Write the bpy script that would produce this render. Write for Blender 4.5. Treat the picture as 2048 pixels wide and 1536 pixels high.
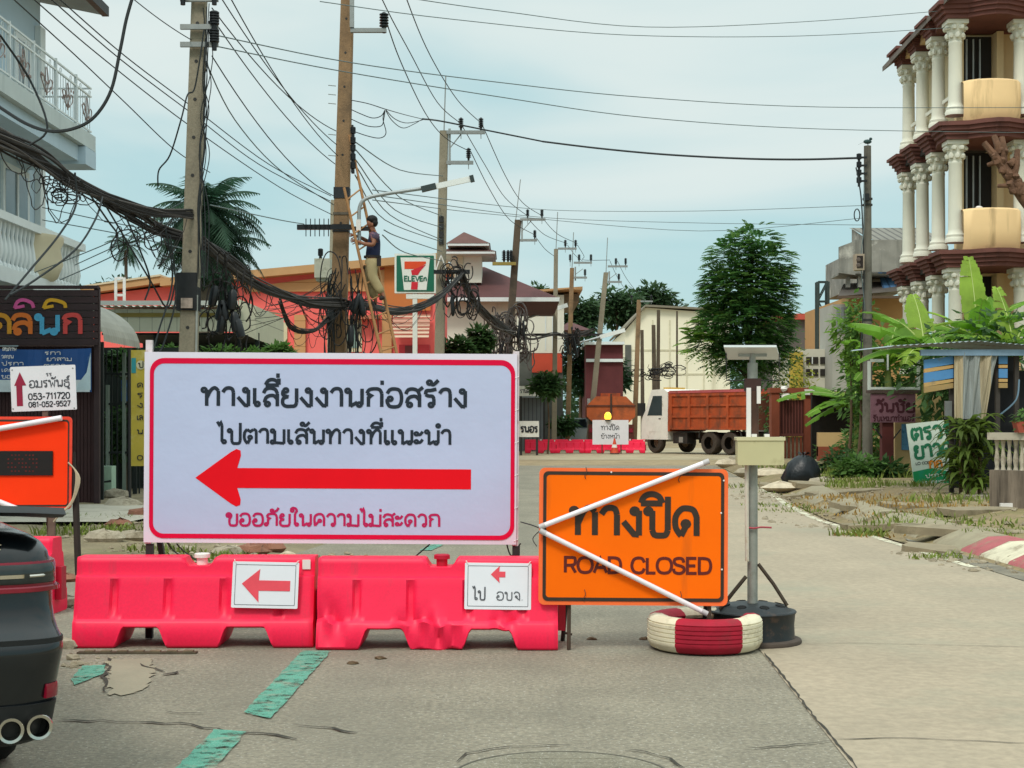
import bpy, math, random
from mathutils import Vector, Matrix
for _o in list(bpy.data.objects): bpy.data.objects.remove(_o)
SC = bpy.context.scene; COL = SC.collection
R = math.radians; PI = math.pi
rnd = random.Random(7)

# ------------------------------------------------------------------ camera, world, sun, exposure
F = 2950.0; EYE = 1.4; HY = 845.0
cam = bpy.data.cameras.new('camera'); cam.sensor_width = 36.0; cam.lens = 36.0*F/2048
cam.shift_y = (HY-768)/2048; cam.clip_start = 0.05; cam.clip_end = 4000
camo = bpy.data.objects.new('camera', cam); COL.objects.link(camo)
camo.location = (0, 0, EYE); camo.rotation_euler = (R(90), 0, 0); SC.camera = camo

SUN_EL, SUN_AZ = R(52), R(205)          # azimuth clockwise from +Y: behind the camera, a little to its left
W = bpy.data.worlds.new('World'); SC.world = W; W.use_nodes = True
nt = W.node_tree; nt.nodes.clear()
def wn(t, **k):
    n = nt.nodes.new(t)
    for a, b in k.items(): setattr(n, a, b)
    return n
wo = wn('ShaderNodeOutputWorld'); bg = wn('ShaderNodeBackground'); bg.inputs['Strength'].default_value = 0.12
sky = wn('ShaderNodeTexSky', sky_type='NISHITA', sun_disc=False)
sky.sun_elevation = SUN_EL; sky.sun_rotation = SUN_AZ; sky.dust_density = 2.0; sky.air_density = 1.0; sky.ozone_density = 1.5
tc = wn('ShaderNodeTexCoord'); mp = wn('ShaderNodeMapping')
mp.inputs['Scale'].default_value = (1.5, 1.5, 7.0); mp.inputs['Rotation'].default_value = (0.0, R(10), R(20))
nz = wn('ShaderNodeTexNoise'); nz.inputs['Scale'].default_value = 1.5; nz.inputs['Detail'].default_value = 5.0; nz.inputs['Roughness'].default_value = 0.45
nz.inputs['Distortion'].default_value = 0.4
rmp = wn('ShaderNodeMapRange', interpolation_type='SMOOTHSTEP'); rmp.inputs['From Min'].default_value = 0.46; rmp.inputs['From Max'].default_value = 0.82
rmp.inputs['To Min'].default_value = 0.0; rmp.inputs['To Max'].default_value = 1.0
# more cloud cover towards the top of the sky, a clearer pale blue band near the horizon
sep = wn('ShaderNodeSeparateXYZ'); hr = wn('ShaderNodeMapRange'); hr.inputs['From Min'].default_value = 0.03; hr.inputs['From Max'].default_value = 0.30
hr.inputs['To Min'].default_value = -0.05; hr.inputs['To Max'].default_value = 0.27
add = wn('ShaderNodeMath', operation='ADD')
clear = wn('ShaderNodeMix', data_type='RGBA'); clear.inputs[0].default_value = 0.85; clear.inputs[7].default_value = (3.2, 4.85, 4.95, 1)
mx = wn('ShaderNodeMix', data_type='RGBA'); mx.inputs[7].default_value = (5.0, 5.65, 5.55, 1)
L = nt.links.new
L(tc.outputs['Generated'], mp.inputs['Vector']); L(mp.outputs[0], nz.inputs['Vector'])
L(tc.outputs['Generated'], sep.inputs[0]); L(sep.outputs['Z'], hr.inputs['Value'])
L(nz.outputs['Fac'], add.inputs[0]); L(hr.outputs[0], add.inputs[1]); L(add.outputs[0], rmp.inputs['Value'])
L(sky.outputs[0], clear.inputs[6]); L(clear.outputs[2], mx.inputs[6]); L(rmp.outputs[0], mx.inputs[0])
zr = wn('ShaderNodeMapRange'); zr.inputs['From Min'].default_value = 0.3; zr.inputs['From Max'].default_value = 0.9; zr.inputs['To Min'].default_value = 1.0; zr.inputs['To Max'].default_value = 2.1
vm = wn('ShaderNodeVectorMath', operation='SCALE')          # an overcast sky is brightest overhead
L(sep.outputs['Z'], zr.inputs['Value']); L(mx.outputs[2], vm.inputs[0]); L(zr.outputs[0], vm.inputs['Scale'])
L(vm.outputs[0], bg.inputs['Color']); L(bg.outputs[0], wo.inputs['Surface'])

sl = bpy.data.lights.new('sun', 'SUN'); sl.energy = 1.5; sl.angle = R(14); sl.color = (1.0, 0.95, 0.86)
so = bpy.data.objects.new('sun', sl); COL.objects.link(so)
_d = Vector((math.sin(SUN_AZ)*math.cos(SUN_EL), math.cos(SUN_AZ)*math.cos(SUN_EL), math.sin(SUN_EL)))
so.rotation_euler = _d.to_track_quat('Z', 'Y').to_euler(); so.location = (-10, -20, 40)
SC.view_settings.view_transform = 'Standard'; SC.view_settings.look = 'None'
SC.view_settings.exposure = 0.30; SC.view_settings.gamma = 1.0
SC.cycles.use_denoising = True; SC.cycles.max_bounces = 6; SC.cycles.transparent_max_bounces = 12

# ------------------------------------------------------------------ placing: a pixel of the 2048 px photo at a depth
def P(px, py, Y): return Vector(((px-1024)*Y/F, Y, EYE-(py-HY)*Y/F))
def G(px, py, z=0.0):
    Y = (EYE-z)*F/(py-HY); return Vector(((px-1024)*Y/F, Y, z))

# ------------------------------------------------------------------ materials
def S(h, k=1.0):
    h = h.lstrip('#'); o = []
    for i in (0, 2, 4):
        c = int(h[i:i+2], 16)/255
        o.append(k*(c/12.92 if c <= 0.04045 else ((c+0.055)/1.055)**2.4))
    return tuple(o)+(1.0,)
MATS = {}
def mat(key, col=None, rough=0.75, var=0.12, scale=4.0, bump=0.0, bscale=None, metal=0.0, dirt=None, spec=0.4,
        streak=None, track=None, stripes=None, trans=0.0, emit=None, coat=0.0, fine=0.0, worn=None):
    if key in MATS: return MATS[key]
    if isinstance(col, str):
        if not col: raise KeyError('material '+key)
        col = S(col)
    m = bpy.data.materials.new(key); m.use_nodes = True; t = m.node_tree; b = t.nodes['Principled BSDF']; l = t.links.new
    def N(k, **kw):
        n = t.nodes.new(k)
        for a, v in kw.items(): setattr(n, a, v)
        return n
    b.inputs['Roughness'].default_value = rough; b.inputs['Metallic'].default_value = metal
    b.inputs['Specular IOR Level'].default_value = spec
    if coat: b.inputs['Coat Weight'].default_value = coat; b.inputs['Coat Roughness'].default_value = 0.06
    c = N('ShaderNodeTexCoord')
    def noise(sc, det=4, ro=0.6, vec=None):
        n = N('ShaderNodeTexNoise'); n.inputs['Scale'].default_value = sc; n.inputs['Detail'].default_value = det; n.inputs['Roughness'].default_value = ro
        l(vec or c.outputs['Object'], n.inputs['Vector']); return n.outputs['Fac']
    def mr(src, a, bb, c0=0.0, c1=1.0):
        n = N('ShaderNodeMapRange'); n.inputs[1].default_value = a; n.inputs[2].default_value = bb; n.inputs[3].default_value = c0; n.inputs[4].default_value = c1
        l(src, n.inputs[0]); return n.outputs[0]
    def mix(f, A, B):
        n = N('ShaderNodeMix', data_type='RGBA')
        if isinstance(f, float): n.inputs[0].default_value = f
        else: l(f, n.inputs[0])
        for i, v in ((6, A), (7, B)):
            if isinstance(v, tuple): n.inputs[i].default_value = v
            else: l(v, n.inputs[i])
        return n.outputs[2]
    sh = lambda q, k: tuple(min(1.0, v*k) for v in q[:3])+(1.0,)
    cur = mix(mr(noise(scale), 0.3, 0.7), sh(col, 1-var), sh(col, 1+var))
    if stripes:                                  # (axis, frequency per metre, duty, colour)
        ax, fr, duty, sc2 = stripes
        sp = N('ShaderNodeSeparateXYZ'); l(c.outputs['Object'], sp.inputs[0])
        mu = N('ShaderNodeMath', operation='MULTIPLY'); l(sp.outputs[ax], mu.inputs[0]); mu.inputs[1].default_value = fr
        fc = N('ShaderNodeMath', operation='FRACT'); l(mu.outputs[0], fc.inputs[0])
        gt = N('ShaderNodeMath', operation='GREATER_THAN'); l(fc.outputs[0], gt.inputs[0]); gt.inputs[1].default_value = duty
        cur = mix(gt.outputs[0], cur, S(sc2) if isinstance(sc2, str) else sc2)
    if fine:
        cur = mix(mr(noise(scale*22, 2, 0.7), 0.35, 0.65), cur, mix(fine, cur, (0.02, 0.02, 0.018, 1)))
        if fine > .3: cur = mix(mr(noise(scale*34, 1, 0.5), 0.64, 0.70, 0, .5), cur, (.55, .53, .46, 1))
    if dirt:                                     # (colour, scale, threshold 0..1)
        dc, ds, th = dirt[:3]
        cur = mix(mr(noise(ds, 6, 0.68), th, th+0.16, 0.0, dirt[3] if len(dirt) > 3 else 0.85), cur, S(dc) if isinstance(dc, str) else dc)
    if streak:                                   # vertical run-off stains
        dc, sx, th = streak
        mpn = N('ShaderNodeMapping'); mpn.inputs['Scale'].default_value = (sx, sx, sx*0.10); l(c.outputs['Object'], mpn.inputs['Vector'])
        cur = mix(mr(noise(1.0, 5, 0.65, mpn.outputs[0]), th, th+0.2, 0.0, 0.75), cur, S(dc) if isinstance(dc, str) else dc)
    if track:                                    # wheel tracks and drip stains drawn out along the road
        mpn = N('ShaderNodeMapping'); mpn.inputs['Scale'].default_value = (track[1], track[1]*.07, 1); l(c.outputs['Object'], mpn.inputs['Vector'])
        cur = mix(mr(noise(1.0, 5, 0.6, mpn.outputs[0]), track[2], track[2]+.25, 0.0, track[3]), cur, S(track[0]))
    l(cur, b.inputs['Base Color'])
    if bump:
        bn = N('ShaderNodeBump'); bn.inputs['Strength'].default_value = bump; bn.inputs['Distance'].default_value = 0.02
        l(noise(bscale or scale*6, 5, 0.6), bn.inputs['Height']); l(bn.outputs[0], b.inputs['Normal'])
    if trans: b.inputs['Transmission Weight'].default_value = trans
    if worn:                                     # paint worn through in patches
        l(mr(noise(worn[0], 8, 0.75), worn[1], worn[1]+worn[2]), b.inputs['Alpha'])
    if emit:
        b.inputs['Emission Color'].default_value = emit[0]; b.inputs['Emission Strength'].default_value = emit[1]
    MATS[key] = m; return m

# ------------------------------------------------------------------ mesh builder
class MB:
    def __init__(s, o=(0, 0, 0)): s.v = []; s.f = []; s.o = Vector(o)
    def add(s, vs, fs):
        n = len(s.v); o = s.o
        s.v += [(p[0]-o.x, p[1]-o.y, p[2]-o.z) for p in vs]; s.f += [tuple(i+n for i in q) for q in fs]; return s
    def box(s, x0, x1, y0, y1, z0, z1):
        x0, x1 = min(x0, x1), max(x0, x1); y0, y1 = min(y0, y1), max(y0, y1); z0, z1 = min(z0, z1), max(z0, z1)
        return s.add([(x0,y0,z0),(x1,y0,z0),(x1,y1,z0),(x0,y1,z0),(x0,y0,z1),(x1,y0,z1),(x1,y1,z1),(x0,y1,z1)],
            [(0,3,2,1),(4,5,6,7),(0,1,5,4),(1,2,6,5),(2,3,7,6),(3,0,4,7)])
    def obox(s, c, size, M):
        a, b, d = (q/2 for q in size); c = Vector(c)
        vs = [c+M@Vector((x*a, y*b, z*d)) for z in (-1, 1) for x, y in ((-1,-1),(1,-1),(1,1),(-1,1))]
        return s.add(vs, [(0,3,2,1),(4,5,6,7),(0,1,5,4),(1,2,6,5),(2,3,7,6),(3,0,4,7)])
    def bar(s, a, b, w, h=None, up=(0, 0, 1)):
        a, b = Vector(a), Vector(b); d = b-a; L_ = d.length
        if L_ < 1e-6: return s
        z = d.normalized(); x = z.cross(Vector(up))
        if x.length < 1e-3: x = z.cross(Vector((1, 0, 0)))
        x.normalize(); y = x.cross(z); M = Matrix((x, y, z)).transposed()
        return s.obox((a+b)/2, (w, h or w, L_), M)
    def tube(s, pts, r, n=6, cap=True, squash=1.0):
        pts = [Vector(p) for p in pts]; m = len(pts); vs = []; fs = []; px = None
        for i, p in enumerate(pts):
            t = (pts[min(i+1, m-1)]-pts[max(i-1, 0)])
            if t.length < 1e-9: t = Vector((0, 0, 1))
            t.normalize()
            if px is None:
                px = t.cross(Vector((0, 0, 1)))
                if px.length < 0.05: px = t.cross(Vector((0, 1, 0)))
            px = (px-t*px.dot(t))
            if px.length < 1e-6: px = t.orthogonal()
            px.normalize(); py = t.cross(px); rr = r[i] if isinstance(r, (list, tuple)) else r
            for k in range(n):
                a = 2*PI*k/n; vs.append(p+px*math.cos(a)*rr+py*math.sin(a)*rr*squash)
        for i in range(m-1):
            for k in range(n): fs.append((i*n+k, i*n+(k+1) % n, (i+1)*n+(k+1) % n, (i+1)*n+k))
        if cap: fs.append(tuple(range(n-1, -1, -1))); fs.append(tuple((m-1)*n+k for k in range(n)))
        return s.add(vs, fs)
    def lathe(s, prof, c=(0, 0, 0), n=20, M=None, caps=True):
        c = Vector(c); vs = []; fs = []; m = len(prof)
        for r, z in prof:
            for k in range(n):
                a = 2*PI*k/n; q = Vector((r*math.cos(a), r*math.sin(a), z))
                vs.append(c+(M@q if M else q))
        for i in range(m-1):
            for k in range(n): fs.append((i*n+k, i*n+(k+1) % n, (i+1)*n+(k+1) % n, (i+1)*n+k))
        if caps: fs.append(tuple(range(n-1, -1, -1))); fs.append(tuple((m-1)*n+k for k in range(n)))
        return s.add(vs, fs)
    def prism(s, poly, y0, y1):                  # outline in x,z (counter-clockwise seen from -y), extruded along y
        n = len(poly); vs = [(x, y0, z) for x, z in poly]+[(x, y1, z) for x, z in poly]
        fs = [tuple(range(n)), tuple(range(2*n-1, n-1, -1))]+[(i, n+i, n+(i+1) % n, (i+1) % n) for i in range(n)]
        return s.add(vs, fs)
    def slab(s, poly, z0, z1):                   # outline in x,y extruded in z
        n = len(poly); vs = [(p[0], p[1], z0) for p in poly]+[(p[0], p[1], z1) for p in poly]
        return s.add(vs, [tuple(range(n-1, -1, -1)), tuple(range(n, 2*n))]+[(i, (i+1) % n, n+(i+1) % n, n+i) for i in range(n)])
    def face(s, *pts): return s.add(list(pts), [tuple(range(len(pts)))])
    def blob(s, c, r, n=10, jit=0.15, seed=0, flat=1.0):
        q = random.Random(seed); rings = max(4, n//2); vs = []; fs = []; c = Vector(c)
        rr = r if isinstance(r, (tuple, list)) else (r, r, r)
        for i in range(rings+1):
            th = PI*i/rings
            for k in range(n):
                ph = 2*PI*k/n; j = 1+q.uniform(-jit, jit)
                vs.append((c.x+rr[0]*j*math.sin(th)*math.cos(ph), c.y+rr[1]*j*math.sin(th)*math.sin(ph), c.z+rr[2]*j*math.cos(th)))
        for i in range(rings):
            for k in range(n): fs.append((i*n+k, (i+1)*n+k, (i+1)*n+(k+1) % n, i*n+(k+1) % n))
        return s.add(vs, fs)
    def build(s, name, m, parent=None, smooth=None, loc=None):
        me = bpy.data.meshes.new(name); me.from_pydata(s.v, [], s.f); me.update()
        if m: me.materials.append(m)
        me.validate()
        ob = bpy.data.objects.new(name, me); COL.objects.link(ob)
        if parent: ob.parent = parent
        if loc is not None: ob.location = loc
        if smooth is not None:
            me.shade_smooth(); me.set_sharp_from_angle(angle=R(smooth))
        return ob
def T(name, label, cat, loc=(0, 0, 0), rz=0.0, group=None):
    o = bpy.data.objects.new(name, None); COL.objects.link(o); o.location = loc; o.rotation_euler = (0, 0, rz); o.empty_display_size = 0.1
    return tag(o, label, cat, group)
def tag(o, label, cat, group=None):
    o['label'] = label; o['category'] = cat
    if group: o['group'] = group
    return o
def struct(o): o['kind'] = 'structure'; return o
def copy_tree(root, loc, rz, label):
    r = root.copy(); COL.objects.link(r); r.location = loc; r.rotation_euler = (0, 0, rz); r['label'] = label
    for ch in list(root.children):
        c = ch.copy(); COL.objects.link(c); c.parent = r
        for g in list(ch.children):
            d = g.copy(); COL.objects.link(d); d.parent = c
    return r
def spline(pts, n=6):
    pts = [Vector(p) for p in pts]; out = []
    for i in range(len(pts)-1):
        p0 = pts[max(i-1, 0)]; p1 = pts[i]; p2 = pts[i+1]; p3 = pts[min(i+2, len(pts)-1)]
        for k in range(n):
            t = k/n
            out.append(0.5*((2*p1)+(p2-p0)*t+(2*p0-5*p1+4*p2-p3)*t*t+(3*p1-p0-3*p2+p3)*t**3))
    out.append(pts[-1]); return out
def sag(a, b, d, n=14):
    a, b = Vector(a), Vector(b); o = []
    for i in range(n+1):
        t = i/n; p = a.lerp(b, t); p.z -= 4*d*t*(1-t); o.append(p)
    return o
def rrect(x0, x1, z0, z1, r, n=5):
    o = []
    for cx, cz, a0 in ((x1-r, z0+r, -90), (x1-r, z1-r, 0), (x0+r, z1-r, 90), (x0+r, z0+r, 180)):
        for k in range(n+1):
            a = R(a0+90*k/n); o.append((cx+r*math.cos(a), cz+r*math.sin(a)))
    return o
def ring(mb, po, pi, y):                         # flat frame between two outlines with as many points each, facing -y
    n = len(po); mb.add([(x, y, z) for x, z in po]+[(x, y, z) for x, z in pi], [(i, (i+1) % n, n+(i+1) % n, n+i) for i in range(n)])
    return mb

# ------------------------------------------------------------------ a stroke alphabet for the lettering (Thai with loops, capitals, digits)
GL = {
'ท': (.84, 'O .11,.88|L .22,.9 .22,0|S .22,.42 .38,.86 .55,1 .69,.84|L .69,.84 .69,0'),
'า': (.60, 'S .03,.76 .14,.95 .28,1 .41,.94 .46,.74|L .46,.74 .46,0'),
'ง': (.62, 'O .35,.88|L .47,.9 .47,0|L .47,.03 .33,.05 .04,.5'),
'เ': (.40, 'L .1,1 .1,.12|O .21,.12'),
'แ': (.76, 'L .1,1 .1,.12|O .21,.12|L .46,1 .46,.12|O .57,.12'),
'ล': (.76, 'S .06,.72 .16,.95 .36,1 .54,.92 .62,.7|L .62,.7 .62,0|S .62,.38 .48,.58 .3,.58 .16,.46 .1,.2|O .22,.12'),
'ส': (.78, 'S .06,.72 .16,.95 .36,1 .54,.9 .62,.66|L .62,.7 .62,0|S .62,.38 .48,.58 .3,.58 .16,.46 .1,.2|O .22,.12|L .5,.82 .76,1.1'),
'ย': (.76, 'O .2,.88|S .1,.88 .08,.66 .18,.57 .32,.52|S .26,.53 .1,.42 .08,.16 .2,.01 .4,0 .57,.03 .64,.2|L .64,.2 .64,1'),
'น': (.82, 'O .11,.88|L .22,.9 .22,0|L .22,.03 .5,.24|O .58,.12|L .69,1 .69,.12'),
'ม': (.82, 'O .11,.88|L .22,.9 .22,.12|O .11,.12|L .2,.08 .69,.03|L .69,0 .69,1'),
'ก': (.80, 'L .13,0 .13,.5 .24,.62 .07,.74|S .07,.74 .16,.94 .38,1 .58,.95 .67,.74|L .67,.74 .67,0'),
'ภ': (.86, 'O .09,.12|L .2,.12 .2,.5 .3,.62 .13,.74|S .13,.74 .22,.94 .44,1 .64,.95 .73,.74|L .73,.74 .73,0'),
'อ': (.78, 'S .09,.74 .2,.95 .38,1 .57,.93 .66,.66 .66,.3 .57,.06 .38,0 .18,.05 .09,.28 .1,.42|O .21,.45'),
'ร': (.62, 'O .31,.12|L .42,.12 .42,.45|S .42,.45 .36,.6 .2,.62 .08,.7|S .08,.7 .12,.9 .3,.93 .52,1'),
'ไ': (.50, 'O .33,.12|L .22,.12 .22,1.25|L .22,1.25 .17,1.45 .08,1.28 -.02,1.5'),
'ใ': (.46, 'O .31,.12|L .2,.12 .2,1.02|S .2,1.02 .3,1.22 .26,1.42 .08,1.5 -.06,1.36|O .03,1.28'),
'ป': (.78, 'O .11,.88|L .22,.9 .22,.2|S .22,.2 .28,.03 .44,0 .59,.03 .65,.2|L .65,.2 .65,1.42'),
'บ': (.78, 'O .11,.88|L .22,.9 .22,.2|S .22,.2 .28,.03 .44,0 .59,.03 .65,.2|L .65,.2 .65,1'),
'พ': (.88, 'O .11,.88|L .22,.9 .3,.02 .48,.62 .66,.02 .75,1'),
'ผ': (.88, 'O .33,.88|L .22,.9 .22,.02 .48,.5 .72,.02 .75,1'),
'ต': (.80, 'L .36,.32 .24,0|S .24,0 .09,.3 .09,.74 .22,.99|L .22,.97 .38,.82 .53,.97|S .53,.99 .66,.9 .68,.66|L .68,.7 .68,0|O .37,.43'),
'ด': (.80, 'L .36,.32 .24,0|S .24,0 .09,.3 .09,.7 .24,.96 .4,1 .58,.93 .67,.68|L .67,.7 .67,0|O .37,.43'),
'ค': (.80, 'S .13,0 .09,.5 .14,.84 .36,1 .57,.93 .67,.66|L .67,.68 .67,0|L .13,.04 .33,.36|O .41,.44'),
'ว': (.64, 'S .04,.76 .16,.96 .32,1 .47,.88 .52,.6|L .52,.62 .52,.12|O .41,.12'),
'ข': (.76, 'o .19,.76|S .09,.7 .03,.86 .1,1 .22,1.0 .31,.86 .28,.7 .2,.5|L .2,.52 .2,.2|S .2,.2 .27,.03 .44,0 .6,.03 .66,.2|L .66,.2 .66,1'),
'ช': (.80, 'O .12,.9|S .22,.88 .15,.66 .22,.52|L .22,.54 .22,.2|S .22,.2 .28,.03 .44,0 .58,.03 .64,.2|L .64,.2 .64,.72 .5,.84 .76,1.1'),
'ซ': (.80, 'O .12,.9|S .22,.88 .3,.7 .22,.52|L .22,.54 .22,.2|S .22,.2 .28,.03 .44,0 .58,.03 .64,.2|L .64,.2 .64,.72 .5,.84 .76,1.1'),
'ะ': (.52, 'O .1,.74|S .18,.68 .3,.7 .42,.9|O .1,.2|S .18,.14 .3,.16 .42,.36'),
'จ': (.70, 'S .06,.78 .18,.98 .36,1 .52,.84 .56,.5|L .56,.52 .56,.02 .3,.3|O .26,.44'),
'ธ': (.76, 'S .66,1 .5,.92 .2,.95 .08,.78|S .08,.78 .3,.62 .58,.64 .64,.46|L .64,.46 .64,.15|S .64,.15 .5,0 .25,0 .12,.12|L .12,.1 .12,.52'),
'ห': (.84, 'O .11,.88|L .22,.9 .22,0|S .22,.42 .44,.6 .6,.78|O .62,.88|S .56,.64 .68,.5 .7,.3|L .7,.32 .7,0'),
'ณ': (1.0, 'O .11,.88|L .22,.9 .22,.1|S .22,.42 .35,.9 .5,.95 .58,.7|L .58,.7 .58,.2|O .68,.12|L .85,1 .85,.05'),
'.': (.26, 'L .1,.02 .1,.07'), ' ': (.55, ''), '-': (.46, 'L .06,.42 .38,.42'),
'A': (.86, 'L .04,0 .42,1 .8,0|L .18,.34 .66,.34'), 'R': (.82, 'L .1,0 .1,1 .44,1|S .44,1 .66,.96 .7,.74 .64,.54 .44,.48|L .44,.48 .1,.48|L .46,.48 .72,0'),
'O': (.98, 'S .48,1 .2,.92 .06,.66 .06,.34 .2,.08 .48,0 .76,.08 .9,.34 .9,.66 .76,.92 .48,1'),
'D': (.88, 'L .38,1 .1,1 .1,0 .38,0|S .38,0 .66,.08 .78,.34 .78,.66 .66,.92 .38,1'),
'C': (.88, 'S .8,.7 .68,.94 .44,1 .18,.9 .06,.62 .06,.36 .18,.1 .44,0 .68,.06 .8,.3'),
'L': (.66, 'L .1,1 .1,0 .6,0'), 'S': (.80, 'S .68,.72 .6,.94 .38,1 .14,.92 .1,.72 .24,.56 .5,.48 .68,.36 .68,.14 .5,0 .28,0 .1,.1 .06,.3'),
'E': (.72, 'L .64,1 .1,1 .1,0 .66,0|L .12,.5 .58,.5'), 'V': (.78, 'L .04,1 .38,0 .72,1'), 'N': (.86, 'L .1,0 .1,1 .74,0 .74,1'), 'n': (.66, 'L .1,.7 .1,0|S .1,.45 .28,.72 .46,.66 .52,.45|L .52,.45 .52,0'),
'0': (.66, 'S .3,1 .12,.88 .06,.5 .12,.12 .3,0 .48,.12 .54,.5 .48,.88 .3,1'), '1': (.46, 'L .08,.78 .28,1 .28,0'),
'2': (.62, 'S .06,.72 .12,.94 .3,1 .48,.9 .5,.68 .4,.46 .06,0|L .06,0 .54,0'), '3': (.62, 'S .06,.84 .22,1 .46,.92 .46,.66 .24,.54|S .24,.54 .5,.46 .54,.2 .34,0 .14,.02 .05,.18'),
'5': (.62, 'L .5,1 .14,1 .1,.54|S .1,.54 .3,.66 .5,.54 .52,.2 .34,0 .12,.04 .05,.18'), '6': (.62, 'S .48,.9 .3,1 .12,.84 .06,.4 .14,.06 .3,0 .5,.1 .52,.4 .34,.58 .1,.42'),
'7': (.58, 'L .04,1 .5,1 .2,0'), '8': (.62, 'S .3,1 .1,.88 .12,.62 .3,.54 .5,.4 .5,.12 .3,0 .1,.12 .1,.4 .3,.54 .48,.64 .5,.88 .3,1'),
'9': (.62, 'S .12,.1 .3,0 .46,.16 .52,.6 .46,.94 .3,1 .1,.9 .08,.62 .24,.44 .5,.58'),
}
MARK = {   # marks set over or under the letter before; base height 0 sits at 1.2
'ี': 'S -.62,-.02 -.52,.2 -.36,.28 -.18,.2 -.08,-.02|L -.62,-.03 -.08,-.03|L -.08,0 -.08,.34', 'ิ': 'S -.66,-.02 -.56,.22 -.36,.31 -.16,.22 -.06,-.02|L -.66,-.03 -.06,-.03',
'ื': 'S -.58,0 -.5,.16 -.34,.24 -.18,.16 -.1,0|L -.58,.0 -.1,.0|L -.1,0 -.1,.3|L -.26,.12 -.26,.3',
'่': 'L -.12,.02 -.12,.26', '้': 'O -.38,.16|S -.3,.06 -.2,.06 -.02,.3', 'ั': 'O -.42,.06|S -.34,-.02 -.16,.04 -.02,.3', '์': 'O -.26,.03|S -.18,.1 -.24,.24 -.02,.3',
'ุ': 'o -.2,-1.4|L -.13,-1.38 -.13,-1.62', 'ํ': 'O -.14,.1',
}
def _strokes(sp):
    for q in sp.split('|'):
        if not q: continue
        k, *pp = q.split(); yield k, [tuple(float(u) for u in p.split(',')) for p in pp]
def ribbon(mb, pts, w, y, cap=True, closed=False):
    n = len(pts); Lh = []; Rh = []
    for i in range(n):
        a = pts[(i-1) % n if closed else max(i-1, 0)]; b = pts[(i+1) % n if closed else min(i+1, n-1)]; p = pts[i]
        def nm(u, v):
            d = math.hypot(v[0]-u[0], v[1]-u[1]) or 1e-9; return (-(v[1]-u[1])/d, (v[0]-u[0])/d)
        n1 = nm(a, p) if a != p else nm(p, b); n2 = nm(p, b) if b != p else n1
        m = (n1[0]+n2[0], n1[1]+n2[1]); d = math.hypot(*m)
        if d < 0.3: m = n2; sc = 1
        else:
            m = (m[0]/d, m[1]/d); sc = min(1.8, 1/max(0.35, m[0]*n1[0]+m[1]*n1[1]))
        Lh.append((p[0]+m[0]*w/2*sc, y, p[1]+m[1]*w/2*sc)); Rh.append((p[0]-m[0]*w/2*sc, y, p[1]-m[1]*w/2*sc))
    fs = [(i, n+i, n+(i+1) % n, (i+1) % n) for i in range(n if closed else n-1)]
    mb.add(Lh+Rh, fs)
def stroke_text(mb, text, x0, x1, z, h, th, y=-0.003, loop=0.105, fixw=None):
    """lettering in the x,z plane facing -y: fitted between x0 and x1, baseline z, letter height h, stroke th (fraction of h)"""
    lay = []; pen = 0.0; stack = 0; i = 0
    for ch in text:
        if ch == 'ำ':
            lay.append(('M', 'ํ', pen, 0)); g = GL['า']; lay.append(('G', g[1], pen, 0)); pen += g[0]; stack = 0
        elif ch in MARK:
            tall = lay and lay[-1][0] == 'G' and lay[-1][1] == GL['ป'][1]
            lay.append(('M', ch, pen-(0.22 if tall else 0), 0.36 if stack else 0)); stack = 0 if ch == 'ุ' else 1
        else:
            g = GL.get(ch)
            if not g: continue
            lay.append(('G', g[1], pen, 0)); pen += g[0]; stack = 0
    pen = max(0.3, pen-0.1); sx = (x1-x0)/pen; e = 0
    thm = th*h
    for kind, sp, ox, oz in lay:
        if kind == 'M': sp = MARK[sp]; oz = 1.2+oz
        for k, pts in _strokes(sp):
            q = [(x0+(ox+a)*sx, z+(oz+b)*h) for a, b in pts]; yy = y-e*0.00012*max(1, h*4); e = (e+1) % 9
            if k in 'Oo':
                r = loop*(0.8 if k == 'o' else 1)*h; rx = loop*min(sx, h*1.15); c = q[0]
                ribbon(mb, [(c[0]+rx*math.cos(2*PI*j/12), c[1]+r*math.sin(2*PI*j/12)) for j in range(12)], thm*0.82, yy, closed=True)
            else:
                if k == 'S': q = [(v.x, v.y) for v in spline([(a, b, 0) for a, b in q], 4)]
                ribbon(mb, q, thm, yy)
    return mb
# ------------------------------------------------------------------ ground, road, pavement
M_dirt = mat('dirt', '#a08d6c', 0.95, 0.22, 0.35, bump=0.5, bscale=5, dirt=('#6f634b', 0.9, 0.52), fine=0.25)
M_road = mat('worn_concrete', '#928a78', 0.92, 0.13, 1.6, track=('#6f6a5e',1.1,.46,.55), bump=0.5, bscale=45, dirt=('#6c675a', 0.55, 0.5, 0.55), fine=0.42)
M_lane = mat('pale_concrete', '#a89983', 0.9, 0.10, 0.7, track=('#8d8573',.9,.48,.5), bump=0.3, bscale=40, dirt=('#8f8c79', 0.45, 0.5, 0.7), fine=0.2)
M_slab = mat('broken_concrete', '#8d8068', 0.92, 0.2, 2.2, bump=0.5, bscale=14, dirt=('#5d553f', 1.6, 0.5))
M_crack = mat('crack_dark', '#3a372f', 0.95, 0.2, 8)
M_green = mat('green_road_paint', '#5a9f89', 0.85, 0.14, 6, dirt=('#8d8a78', 7.0, 0.53, 0.9), fine=0.35, worn=(11, 0.36, 0.14))
M_line = mat('edge_line_paint', '#d3cdb4', 0.85, 0.1, 6, dirt=('#a09780', 4.0, 0.5, 0.9), worn=(5, 0.34, 0.2))

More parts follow.
